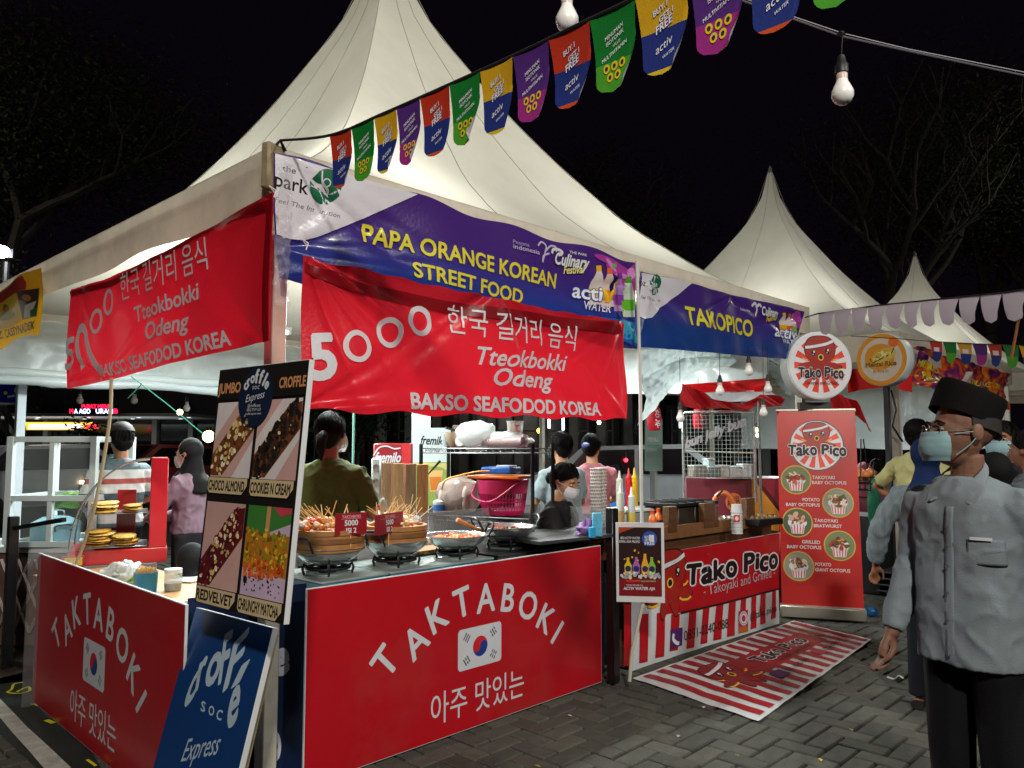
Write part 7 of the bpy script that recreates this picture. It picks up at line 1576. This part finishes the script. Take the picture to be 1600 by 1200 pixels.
person('person in a patterned dark shirt cut by the right picture edge', gp(1612, 4.4), 1.5, away(.6), SKN, mat=M('5a6468', .8, var=.9, vs=14, fold=.3), hair='short', group='crowd to the right')

# ---------------- the man in the foreground ----------------
SHM = M('7f8a91', .85, var=.14, vs=3, bump=.3, bs=260, spec=.2, fold=.4)
bd = 2.62; bxy = gp(1511, bd); BH = 1.63
hd = math.atan2(cC.y - bxy[1], cC.x - bxy[0]) - .55
T, Hd, V, Rh, k = person('elderly man in a black cap, blue face mask and grey long sleeved shirt', bxy, BH, hd, SKD, mat=SHM, pants='0a0b10', sleeve='long', hair='none', hat=True, glasses=True, mask=MSKB, hy=-.55, hp=.02, htilt=.04,
    arms=(((.225, .0, 1.10), (.235, .12, .83)), ((-.27, -.05, 1.12), (-.29, .0, .86))), vox=.008, fvox=.0045, topw=1.07, hem=.80, sleeve_r=.92, dsp=.8, sd=.055, hs=1.1)
# black cap (peci)
mb = MB(); CAPM = M('050506', .85, var=.2, vs=30, bump=.3, bs=200, spec=.15); n = 44; vs = []
Rc = Matrix.Rotation(.40, 3, 'X')
def cp_(x, y, z): v = Rc @ Vector((x, y, z)); return Hd(v.x, -.008 + v.y, .066 + v.z)
def cap_(a, b):
    th = a * 2 * math.pi; ca, sa = math.cos(th), math.sin(th); pk = .010 * abs(ca) ** 3
    pr = [(1.0, -.022), (1.012, .0), (1.015, .03), (1.01, .056), (.985, .068), (.93, .072), (.7, .071), (.35, .068), (.0, .067)]
    t = b * 8; i = min(7, int(t)); f = t - i; r = pr[i][0] * (1 - f) + pr[i + 1][0] * f; z = pr[i][1] * (1 - f) + pr[i + 1][1] * f
    return cp_(.083 * r * sa, .104 * r * ca, z + pk * max(0, z / .07) * (r > .5))
mb.grid(cap_, 48, 16, CAPM)
mb.build('black_cap', T, smooth=60)
mb = MB(); mb.grid(lambda a, b: Hd(math.sin(math.pi + (a - .5) * 3.6) * .0815, -.012 + math.cos(math.pi + (a - .5) * 3.6) * .098, .062 - .085 * b * (1 - abs(a - .5) * 1.1)), 24, 8, M('1a1716', .7, var=.5, vs=60)); mb.build('cropped_hair', T, smooth=80)
# collar, placket, pocket, cuffs, buttons
mb = MB()
for s in (-1, 1):
    pts = [V(s * .012, .088, 1.405), V(s * .085, .105, 1.385), V(s * .105, .06, 1.445), V(s * .06, -.03, 1.492), V(0, -.068, 1.505)]
    inn = [V(s * .008, .07, 1.43), V(s * .045, .07, 1.45), V(s * .062, .045, 1.475), V(s * .055, -.02, 1.51), V(0, -.055, 1.525)]
    vs = []
    for p, q in zip(pts, inn): vs += [p, q]
    ov = [p + Vector((0, .006, 0)) for p in vs]; fs = [(2 * i, 2 * i + 1, 2 * i + 3, 2 * i + 2) for i in range(4)]; mb.add(vs, fs, SHM)
    tip = V(s * .075, .128, 1.355); mb.add([pts[0], tip, pts[1]] , [(0, 1, 2)], SHM); mb.add([pts[1], tip, pts[2]], [(0, 1, 2)], SHM)
o = mb.build('collar', T, smooth=60); sm = o.modifiers.new('t', 'SOLIDIFY'); sm.thickness = .004; sm = o.modifiers.new('b', 'SUBSURF'); sm.levels = 1; sm.render_levels = 1
def front(x, z, d=0.): 
    w_ = 1.07; tab = [(.78, .158 * w_, .118 * w_), (1.0, .152 * w_, .112 * w_), (1.09, .146 * w_, .104 * w_), (1.2, .155 * w_, .108), (1.3, .170, .108), (1.35, .170, .1), (1.39, .15, .088)]
    rx = np.interp(z, [t[0] for t in tab], [t[1] for t in tab]) + .017; ry = np.interp(z, [t[0] for t in tab], [t[2] for t in tab]) + .017
    c = min(1, abs(x / rx)); return V(x, ry * (1 - c ** (2 / .85)) ** .425 + d, z)
mb = MB(); mb.grid(lambda a, b: front(-.004 - .03 * a + .018, .80 + .56 * b, .002), 3, 26, SHM); o = mb.build('placket', T, smooth=80); sm = o.modifiers.new('t', 'SOLIDIFY'); sm.thickness = .0015
mb = MB(); mb.grid(lambda a, b: front(-.06 - .10 * a, 1.13 + .115 * b, .004), 10, 10, SHM); o = mb.build('chest_pocket', T, smooth=80); sm = o.modifiers.new('t', 'SOLIDIFY'); sm.thickness = .002
mb = MB(); mb.grid(lambda a, b: front(-.075 - .06 * a, 1.24 + .014 * b, .013), 5, 2, M('d0d4d8', .5)); mb.build('folded_paper', T)
for z in (.93, 1.02, 1.11, 1.2, 1.29): mb = MB(); p = front(-.001, z, .011); mb.lathe([(.0055, 0), (.0055, .002), (0, .0025)], M('5a666c', .4), c=p, rot=Matrix.Rotation(R_(-90), 3, 'X'), seg=10); mb.build('button', T)

# ---------------- second tent: rear sheet and orange banner ----------------
curtain((14.7, 7.6, 0), (14.7, 3.0, 0), 2.45, 1.38, 17, plas, 'side_curtain', 'pale blue plastic sheet closing the far side of the second tent', 'plastic sheet', nx=120, sag=.03)
y2 = 2.82; S = Surf(Yp(1424, 598, y2), Yp(1578, 640, y2), Yp(1424, 540, y2)); z_ = Yp(1424, 600, y2).z
S = Surf(Vector((Yp(1424, 600, y2).x, y2, z_)), Vector((Yp(1578, 600, y2).x, y2, z_)), Vector((Yp(1424, 600, y2).x, y2, Yp(1424, 540, y2).z))); S.h = wrinkle(S.W, S.H, 41, .06, 26)
T = thing('stall_banner', 'purple and flame orange banner reading MENTAI RICE and TAHU ACTION, behind the man', 'banner', S.O, absolute=True, group='banners on the stall eaves')
fm = M('6a2a6a', .3, trl=.45, coat=.5, var=.2, vs=2).copy(); nt = fm.node_tree; tc = nt.nodes.new('ShaderNodeTexCoord'); mp = nt.nodes.new('ShaderNodeMapping'); mp.inputs['Scale'].default_value = (1.6, 1, 2.2); nz = nt.nodes.new('ShaderNodeTexNoise'); nz.inputs['Scale'].default_value = 2.2; nz.inputs['Detail'].default_value = 7; nz.inputs['Distortion'].default_value = 1.5; cr = nt.nodes.new('ShaderNodeValToRGB')
nt.links.new(tc.outputs['Object'], mp.inputs[0]); nt.links.new(mp.outputs[0], nz.inputs['Vector']); nt.links.new(nz.outputs[0], cr.inputs[0]); el = cr.color_ramp.elements; el[0].position = .36; el[0].color = lin('3a1f6a'); el[1].position = .72; el[1].color = lin('f8c040')
for p_, c_ in ((.45, '7c2a6a'), (.52, 'c84a28'), (.6, 'f07818')): e_ = el.new(p_); e_.color = lin(c_)
for n_ in nt.nodes:
    if n_.type in ('BSDF_PRINCIPLED', 'BSDF_TRANSLUCENT'): nt.links.new(cr.outputs[0], n_.inputs[0])
sheet(S, [(1430, 541), (1576, 584), (1577, 641), (1422, 600)], 100, 24, fm, 'banner_sheet', T)
P = Print(S, base=.008); P.text('MENTAI RICE', (1430, 572), (1471, 584), (1430, 562), YEL, 2, off=.03); P.text('- BANG JAY -', (1434, 590), (1476, 601), (1434, 579), YEL, 2, off=.03); P.text('TAHU ACTION', (1518, 600), (1556, 608), (1518, 592), YEL, 2, off=.03)
P.poly([(1503, 580), (1515, 584), (1510, 606), (1500, 598)], inkm('d8d0c8'), 1); P.build('print', T)
mb = MB(); a = Dp(1385, 600, 8.6); b = Dp(1397, 600, 8.5); mb.box((a.x, a.y, 1.3), (.06, .06, 2.6), M('26221e', .5), b=.004); mb.box((b.x, b.y, 1.3), (.07, .07, 2.6), M('8c8478', .6, var=.2), b=.004)
mb.tube([Dp(1392, 610, 8.4), Dp(1400, 640, 8.3), Dp(1394, 665, 8.3), Dp(1410, 690, 8.3)], .012, IRON, 5); tag(mb.build('double_post'), 'black and grey posts tied together under the yellow rice sign', 'post')
# hanging green umbrella and basket of orange balls
p = Dp(1366, 790, 7.2); mb = MB(); mb.lathe([(.004, -.42), (.02, -.34), (.055, -.1), (.06, .05), (.045, .17), (.02, .24), (.008, .27)], M('1f7a58', .6, var=.3, vs=9, stretch=(8, 8, 1), trl=.15), seg=18); mb.tube([(0, 0, .26), (0, 0, .36), (.03, 0, .4), (.05, 0, .36)], .006, IRON, 6); mb.tube([(0, 0, -.42), (0, 0, -.62)], .006, IRON, 6); o = mb.build('folded_umbrella', smooth=60); o.location = p; tag(o, 'folded green umbrella hanging beside the roll-up banner', 'umbrella')
p = Dp(1351, 745, 7.3); T = thing('hanging_basket', 'black wire basket heaped with orange balls by the roll-up banner', 'basket', p); mb = MB(); 
for z in (-.12, -.06, 0): mb.tube([(.11 * math.cos(a), .11 * math.sin(a), z) for a in [i * math.pi / 8 for i in range(17)]], .005, IRON, 5, caps=False)
for i in range(16): a = i * math.pi / 8; mb.tube([(.11 * math.cos(a), .11 * math.sin(a), -.12), (.11 * math.cos(a), .11 * math.sin(a), 0)], .004, IRON, 4)
mb.tube([(-.1, 0, 0), (-.06, 0, .35)], .006, IRON, 5); mb.tube([(.1, 0, 0), (.0, 0, .35)], .006, IRON, 5); mb.build('basket', T)
for i in range(9): mb = MB(); mb.ell((.055 * math.cos(i * .7 * 1.3), .055 * math.sin(i * .9), .0 + .02 * (i % 3)), .042, M('d08048', .45, var=.2), seg=12, rings=8); mb.build('orange_ball', T)
p = Zp(1385, 925, 0); mb = MB(); mb.box((p.x, p.y + .2, .38), (.5, .45, .74), M('15151a', .6)); 
for i in range(4): mb.box((p.x - .05, p.y - .15, .05 + .06 * i), (.45, .3, .012), M('3a3c40', .4))
tag(mb.build('black_cabinet'), 'low black cabinet in the shade beside the roll-up banner', 'cabinet')
mb = MB(); mb.ell((0, 0, .035), (.05, .05, .04), M('1468a8', .4, trl=.2), seg=14, rings=9, nz=.5); o = mb.build('blue_bag'); o.location = Zp(1362, 962, 0); tag(o, 'small crumpled blue bag on the ground by the banner base', 'plastic bag')
mb = MB(); mb.tube(curve([tuple(Zp(1387, 1058, .004)), tuple(Zp(1398, 1061, .008)), tuple(Zp(1404, 1056, .004)), tuple(Zp(1412, 1060, .006))]), .005, M('d8d8d4', .6), 5); tag(mb.build('paper_scrap'), 'twisted white paper scrap on the paving', 'litter')
for (px, py, c) in ((1282, 1187, 'c8b04a'), (1100, 1105, 'b8b8b0'), (1152, 1180, '7a6a3a'), (840, 1197, 'a89438'), (1060, 1150, '9a9a90'), (890, 1118, 'c8c8c0'), (1330, 1140, '8a7a4a')):
    mb = MB(); p = Zp(px, py, .003); a = random.uniform(0, 3); mb.add([p + Vector((.02 * math.cos(a), .02 * math.sin(a), 0)), p + Vector((-.012 * math.sin(a), .012 * math.cos(a), .004)), p - Vector((.02 * math.cos(a), .02 * math.sin(a), 0)), p + Vector((.010 * math.sin(a), -.010 * math.cos(a), .002))], [(0, 1, 2, 3)], M(c, .7)); tag(mb.build('dry_leaf', smooth=0), {'c8b04a': 'yellow dry leaf', 'b8b8b0': 'grey paper scrap', '7a6a3a': 'brown dry leaf', 'a89438': 'ochre dry leaf', '9a9a90': 'dull grey scrap', 'c8c8c0': 'white scrap', '8a7a4a': 'tan dry leaf'}[c] + ' lying on the dark paving ' + ('near the red board' if px < 900 else 'near the striped mat' if px < 1160 else 'left of the capped man'), 'leaf', 'scraps on the paving')
# thin bamboo stick at the right
mb = MB(); mb.tube([Dp(1597, 470, 3.3), Dp(1580, 560, 3.35)], .006, M('8a5a30', .6), 6); tag(mb.build('bamboo_stick'), 'thin brown stick behind the lilac pennants at right', 'stick')

# ---------------- background ----------------
BW = M('2c2c2e', .8, var=.2); BG = M('6a6a68', .7, var=.15); WN = M('0b0d10', .15, spec=.6); LITW = M('ffe9c8', .5, var=0, emit=3.0); LITC = M('e8f4ff', .5, var=0, emit=5.0); RLED = M('ff1838', .5, var=0, emit=5.); BLED = M('b8c8ff', .5, var=0, emit=5.)
def vert_plane(p, q): return Surf(p, q, p + Vector((0, 0, 1)))
# left building: dark hall with a lit forecourt roof and LED sign
a = Dp(-60, 695, 34); b = Dp(345, 695, 34); a.z = b.z = 0; S = Surf(a, b, a + Vector((0, 0, 8))); rz = math.atan2(S.ex.y, S.ex.x); mid = (a + b) / 2; L = S.W
T = thing('hall_building', 'low dark hall with a lit white forecourt ceiling and red LED sign', 'building', mid, rz)
mb = MB(); mb.box((0, 4, 3.6), (L, 6, 7.2), BW, b=.02); mb.build('wall', T)
mb = MB(); mb.box((0, -1.2, 2.62), (L, 4.6, .12), M('8a8c8a', .6)); mb.box((0, -3.4, 3.1), (L, .15, .9), M('121214', .7)); mb.build('canopy_roof', T)
for i in range(11): x = -L / 2 + L * (i + .5) / 11; mb = MB(); mb.lathe([(.09, 0), (.0, .001)], LITC, c=(x, -2.2 + (i % 2) * 1.6, 2.545), seg=10); mb.build('downlight', T)
for i in range(7): x = -L / 2 + L * (i + .5) / 7; mb = MB(); mb.box((x, .92, 1.25), (L / 7 - .3, .06, 2.3), WN, b=.01); mb.build('window', T); 
for i in range(8): x = -L / 2 + L * i / 7; mb = MB(); mb.box((x, .8, 1.3), (.22, .3, 2.6), BG, b=.01); mb.build('pillar', T)
mb = MB(); mb.box((-.6, -1.6, 2.22), (2.9, .12, .32), M('e8b020', .5, var=0, emit=.5)); mb.box((-.6, -1.67, 2.2), (2.2, .02, .2), M('fff0e0', .5, var=0, emit=1.2)); mb.box((.9, -1.67, 2.2), (.5, .02, .16), RLED); mb.build('shop_sign', T)
SS_ = Surf(Dp(108, 646, 30), Dp(186, 646, 30), Dp(108, 632, 30)); P = Print(SS_); P.text('PUSAT MENU', (128, 638), (174, 638), (128, 632), RLED, 1, off=.02); P.text('M', (109, 646), (114, 646), (109, 639), RLED, 1, off=.02); P.text('A AGO', (116, 646), (141, 646), (116, 639), BLED, 1, off=.02); P.text('URAM', (150, 646), (176, 646), (150, 639), BLED, 1, off=.02); P.text('B', (178, 646), (184, 646), (178, 639), RLED, 1, off=.02)
T.update_tag(); T2_ = thing('led_sign', 'red and blue LED sign glowing above the hall roof', 'LED sign', SS_.O, absolute=True); P.build('led_letters', T2_); board('backing', SS_, .1, M('0a0a0c', .6), root=T2_)
l = bpy.data.lights.new('forecourt_glow', 'AREA'); l.size = L * .8; l.size_y = 2; l.shape = 'RECTANGLE'; l.energy = 130; l.color = (.95, 1, 1); o = bpy.data.objects.new('forecourt_glow', l); C.objects.link(o); o.parent = T; o.location = (0, -1.8, 2.4)
l = bpy.data.lights.new('forecourt_glow', 'AREA'); l.size = L * .8; l.size_y = 2; l.shape = 'RECTANGLE'; l.energy = 80; l.color = (.95, 1, 1); o = bpy.data.objects.new('forecourt_glow', l); C.objects.link(o); o.parent = T; o.location = (0, -1.8, 1.6); o.rotation_euler = (math.pi, 0, 0)
# central building: glass front with columns
a = Dp(440, 695, 24); b = Dp(1180, 695, 24); a.z = b.z = 0; S = Surf(a, b, a + Vector((0, 0, 8))); rz = math.atan2(S.ex.y, S.ex.x); mid = (a + b) / 2; L = S.W
T = thing('arcade_building', 'dark arcade building with grey columns and faint windows behind the stalls', 'building', mid, rz)
mb = MB(); mb.box((0, 4.5, 2.5), (L, 6, 5), BW, b=.02); mb.build('wall', T); mb = MB(); mb.box((0, .2, 3.4), (L, 3.4, .5), M('1c1c1e', .7)); mb.build('roof', T)
r2 = random.Random(6)
for i in range(19): x = -L / 2 + L * i / 18; mb = MB(); mb.box((x, -.9, 1.6), (.26, .26, 3.2), BG, b=.02); mb.build('column', T)
for i in range(18):
    x = -L / 2 + L * (i + .5) / 18; mb = MB(); mb.box((x, 1.47, 1.5), (L / 18 - .25, .06, 2.2), WN, b=.01); f = mb.build('window', T); mb = MB()
    for q in (-.25, .25): mb.box((x + q, 1.42, 1.5), (.05, .05, 2.2), M('4a4c4c', .5))
    mb.box((x, 1.42, 1.9), (L / 18 - .25, .05, .05), M('4a4c4c', .5)); mb.build('frame', f)
for px_, h_ in ((858, .32), (880, .42), (1063, .3)):
    p = Dp(px_, 660, 21.5); mb = MB(); mb.tube([p + Vector((0, 0, -h_ / 2)), p + Vector((0, 0, h_ / 2))], .035, LITC, 8); tag(mb.build('distant_tube'), {858: 'distant vertical tube lamp above the head of the grey shirt man', 880: 'longer distant vertical tube lamp just right of the other', 1063: 'distant vertical tube lamp left of the wire grid'}[px_], 'tube light', 'distant tube lamps')
for (px_, py_, d_, m_, r_, lb) in ((843, 673, 20, 'ffb040', .07, 'small amber lamp glowing in the dark arcade'), (936, 660, 20, 'd8ffe0', .05, 'small pale lamp right of the amber one in the arcade'), (281, 644, 24, 'ffe8b0', .09, 'warm lamp above the head of the woman in the black headscarf'), (326, 682, 16, 'ffd890', .12, 'glaring warm lamp just left of the menu board'), (1182, 672, 12, 'e8ff90', .035, 'yellow green lamp behind the wire grid'), (1184, 680, 12, 'ffffe0', .03, 'pale lamp just under the yellow green one'), (1548, 683, 9, 'e8f4ff', .075, 'glaring white lamp between the man and the person with glasses'), (978, 719, 12, 'ff2030', .03, 'tiny red lamp in the dark behind the sauce bottles'), (1018, 588, 7.4, 'c8ff60', .03, 'yellow green lamp glowing above the left lantern')):
    p = Dp(px_, py_, d_); mb = MB(); mb.ell((0, 0, 0), r_, M(m_, .5, var=0, emit=12), seg=12, rings=8); mb.tube([(0, 0, r_), (0, 0, r_ + .08)], r_ * .4, IRON, 8); o = mb.build('glowing_lamp'); o.location = p; tag(o, lb, 'lamp')
for (px_, py_, lb) in ((210, 622, 'unlit bulb under the rear curtain right of the beige pipe'), (125, 622, 'unlit bulb under the rear curtain left of the beige pipe'), (292, 634, 'unlit bulb under the rear curtain near the turquoise string'), (28, 606, 'unlit bulb near the left edge beside the white post')):
    bulb(Dp(px_, py_, 9.0), 1.2, lb, Dp(px_, py_ - 24, 9.0))
# pole of the neighbouring stall at left
mb = MB(); p = Dp(34, 600, 7.5); mb.box((p.x, p.y, 1.05), (.075, .075, 2.1), M('b0bcc4', .4, var=.1), b=.004); mb.tube([Dp(0, 631, 7.5), Dp(40, 631, 7.5)], .012, BG, 6); tag(mb.build('white_post'), 'white square post at the left edge under the rear curtain', 'post')
S = Surf(Dp(-40, 632, 9), Dp(26, 628, 9), Dp(-40, 596, 9)); T = thing('small_banner', 'small blue banner with yellow marks at the left edge', 'banner', S.O, absolute=True); board('panel', S, .02, M('1c22a0', .4, trl=.2), root=T); P = Print(S); P.px(); P.disk((9, 614), 3, YEL, 1); P.line([(12, 620), (24, 618)], 3, WHI, 1); P.build('print', T)
p = Dp(658, 695, 8.9); mb = MB(); mb.box((p.x, p.y, 1.0), (.2, .14, 2.2), M('c0ccd4', .45, var=.06), rz=-.8, b=.005); tag(mb.build('white_pillar_wrap'), 'wide white wrapped pillar behind the thai tea banner', 'pillar')
S = Surf(Dp(1008, 736, 11), Dp(1035, 736, 11), Dp(1008, 655, 11)); T = thing('notice_board', 'pale green upright notice board in the dark below the left lantern', 'notice board', S.O, absolute=True); board('panel', S, .04, M('8aa49a', .6, var=.1), root=T); P = Print(S); P.px(); P.text('MENU', (1012, 690), (1028, 690), (1012, 683), PW, 1, off=.03); P.line([(1011, 696), (1030, 696)], 1, M('2a8a50', .5), 1); P.text('DISINI', (1011, 705), (1026, 705), (1011, 700), PW, 1); P.build('print', T)
mb = MB(); p = S.P(S.W / 2, 0); mb.box((p.x, p.y, p.z / 2), (.08, .08, p.z), BG); mb.build('stand', T)
# parked cars far at the left
def car(px_, d_, hd_, c, label, lit=False):
    p = Dp(px_, 695, d_); T = thing('parked_car', label, 'car', (p.x, p.y, 0), hd_, 'cars parked behind the stalls'); bm_ = M(c, .3, spec=.6, coat=.6); prof = [(-2.1, .35), (-2.12, .75), (-1.95, .95), (-1.5, 1.02), (-1.05, 1.42), (.55, 1.46), (1.15, 1.02), (1.95, .88), (2.15, .7), (2.15, .35)]
    mb = MB(); mb.prism(prof, -.8, .8, bm_, to=lambda x, y, z: (x, z, y)); o = mb.build('body', T, smooth=30); 
    for s_ in (-1, 1):
        mb = MB(); mb.prism([(-1.35, 1.0), (-1.0, 1.36), (-.25, 1.38), (-.25, 1.0)], s_ * .8, s_ * .815, WN, to=lambda x, y, z: (x, z, y)); mb.prism([(-.15, 1.0), (-.15, 1.38), (.5, 1.39), (.98, 1.0)], s_ * .8, s_ * .815, WN, to=lambda x, y, z: (x, z, y)); mb.build('side_windows', T, smooth=0)
        for x in (-1.3, 1.35):
            mb = MB(); mb.lathe([(.2, -.1), (.31, -.09), (.32, 0), (.31, .09), (.2, .1)], IRON, c=(x, s_ * .74, .32), rot=Matrix.Rotation(R_(90), 3, 'X'), seg=20); w_ = mb.build('wheel', T); mb = MB(); mb.lathe([(.2, 0), (.0, .02)], STEEL2, c=(x, s_ * .85, .32), rot=Matrix.Rotation(R_(-90 * s_), 3, 'X'), seg=14); mb.build('rim', w_)
        mb = MB(); mb.box((-2.12, s_ * .6, .78), (.05, .28, .13), M('d01020', .4, var=0, emit=3 if lit else .0)); mb.build('tail_lamp', T); mb = MB(); mb.box((2.1, s_ * .6, .72), (.06, .3, .12), M('ffd8a0', .3, var=0, emit=6 if lit else .05)); mb.build('headlight', T)
    mb = MB(); mb.add([(1.17, -.7, 1.03), (1.17, .7, 1.03), (.6, .64, 1.43), (.6, -.64, 1.43)], [(0, 1, 2, 3)], WN); mb.build('windscreen', T); return T
car(66, 15, .2, '9aa0a4', 'silver car parked behind the glass cabinet'); car(246, 17, 3.4, '5a1418', 'dark red car with glowing lamps behind the striped shirt man', True); car(1010, 13, -.9, '8e9498', 'silver car in the gloom behind the sauce bottles')
# ---------------- trees ----------------
def tree(loc, H, spread, label, seed, leaf='1c2412', n=11000, lean=(0, 0), dense=1., ls=.13, crown0=.35, bark='1c1814', depth=5, flat=.55):
    rn = random.Random(seed); T = thing('leafy_tree' if dense > .5 else 'sparse_tree', label, 'tree', loc); mb = MB(); bk = M(bark, .9, var=.3, vs=4, bump=.5, bs=20); tips = []
    def grow(p, d, L, r, dep):
        q = [p]; dd = d.copy()
        for i in range(3): dd = (dd + Vector((rn.uniform(-.22, .22), rn.uniform(-.22, .22), rn.uniform(-.05, .12)))).normalized(); q.append(q[-1] + dd * L / 3)
        mb.tube(q, [r, r * .9, r * .8, r * .68], bk, 7 if dep > 2 else 5, caps=False)
        if dep <= 2: tips.extend(q[1:])
        if dep == 0: return
        for i in range(3 if dep > 1 else 2):
            a = rn.uniform(0, 6.28); v = Vector((math.cos(a), math.sin(a), rn.uniform(.15, .8))).normalized(); grow(q[-1] if i < 2 else q[2], (dd * .75 + v * .85).normalized(), L * rn.uniform(.62, .85), r * .62, dep - 1)
    grow(Vector((0, 0, 0)), Vector((lean[0], lean[1], 1)).normalized(), H * crown0, H * .022, depth)
    mb.build('trunk', T)
    zs_ = [t.z for t in tips]; hi = max(zs_); vs = []; fs = []; mats = [M(leaf, .85, var=.5, vs=.8, trl=.1, spec=.08), M('222814', .85, var=.4, vs=.8, trl=.1, spec=.08)]; lm = []
    for i in range(n):
        t = rn.choice(tips); s_ = spread * rn.gauss(0, .33); c = t + Vector((rn.gauss(0, 1), rn.gauss(0, 1), rn.gauss(0, .6))) * spread * .17; a = Vector((rn.gauss(0, 1), rn.gauss(0, 1), rn.gauss(0, .7))).normalized(); b = a.cross(Vector((rn.gauss(0, 1), rn.gauss(0, 1), 1))).normalized(); k = ls * rn.uniform(.5, 1.2); m0 = len(vs)
        vs += [c - a * k, c + b * k * .45, c + a * k, c - b * k * .45]; fs.append((m0, m0 + 1, m0 + 2, m0 + 3)); lm.append(i % 2)
    me = bpy.data.meshes.new('crown'); me.from_pydata([tuple(v) for v in vs], [], fs)
    for m in mats: me.materials.append(m)
    me.polygons.foreach_set('material_index', lm); o = bpy.data.objects.new('crown', me); C.objects.link(o); o.parent = T; return T
def gz(px_, d_): p = Dp(px_, 695, d_); return (p.x, p.y, 0)
tree(gz(-20, 21), 13.5, 6.0, 'large dark leafy tree rising at the far left behind the tent', 3, n=46000, ls=.085, lean=(.05, .0))
tree(gz(30, 15), 4.6, 2.6, 'smaller green lit tree near the floodlight at the left edge', 5, leaf='24401a', n=16000, ls=.055)
tree(gz(890, 26), 10.2, 3.4, 'dim round tree crown just above the right slope of the big tent', 8, n=20000, ls=.08)
tree(gz(1372, 25), 11.6, 5.5, 'bare branched tree forking behind the second tent', 12, n=16000, dense=.3, ls=.07, bark='231f1a', crown0=.36, lean=(.02, .0))
tree(gz(1540, 31), 17.0, 8.0, 'broad feathery tree canopy filling the upper right', 15, n=46000, ls=.09, leaf='2a2818', bark='241f19')
tree(gz(560, 17), 3.3, 1.8, 'small tree lit from below behind the woman in olive', 21, leaf='2c4a20', n=9000, ls=.05, crown0=.3)
tree(gz(150, 24), 2.3, 1.3, 'little tree with thin dark branches in front of the hall', 24, n=900, dense=.3, ls=.09, crown0=.3)
# floodlight at the left and unseen lamps added to brighten the trees
p = Dp(15, 398, 13.); T = thing('floodlight', 'glaring white floodlight shining through the tree at the left edge', 'floodlight', p); mb = MB(); mb.ell((-.16, -.14, 0), (.13, .13, .10), M('ffffff', .5, var=0, emit=60), seg=14, rings=8); mb.build('lamp_face', T); mb = MB(); mb.box((0, .06, .02), (.2, .1, .15), IRON, rz=-.8); mb.tube([(0, .15, -.1), (0, .3, -p.z)], .05, IRON, 8); mb.build('housing_and_mast', T)
l = bpy.data.lights.new('flood', 'POINT'); l.energy = 90; l.color = (.9, 1, .95); l.shadow_soft_size = .1; o = bpy.data.objects.new('flood', l); C.objects.link(o); o.parent = T; o.location = (-.4, -.4, 0)
for (px_, d_, z_, e_) in ((1840, 19, 9., 420), (-330, 17, 9., 420)):
    q = Dp(px_, 695, d_); T = thing('added_tree_lamp', 'unseen lamp added to light the trees, off to the ' + ('right' if px_ > 0 else 'left') + ' of the tents', 'added lamp', (q.x, q.y, 0), group='added lamps outside the stalls'); mb = MB(); mb.tube([(0, 0, 0), (0, 0, z_ - .3), (.2, -.2, z_)], [.08, .05, .04], BG, 10); mb.build('mast', T); mb = MB(); mb.box((.35, -.35, z_), (.5, .2, .08), IRON, rz=-.8); mb.build('lamp_head', T)
    l = bpy.data.lights.new('added_tree_glow', 'POINT'); l.energy = e_; l.color = (1, .88, .72); l.shadow_soft_size = .2; o = bpy.data.objects.new('added_tree_glow', l); C.objects.link(o); o.parent = T; o.location = (.35, -.35, z_ - .25)

for o in ABS:
    if 'abs_' in o: del o['abs_']
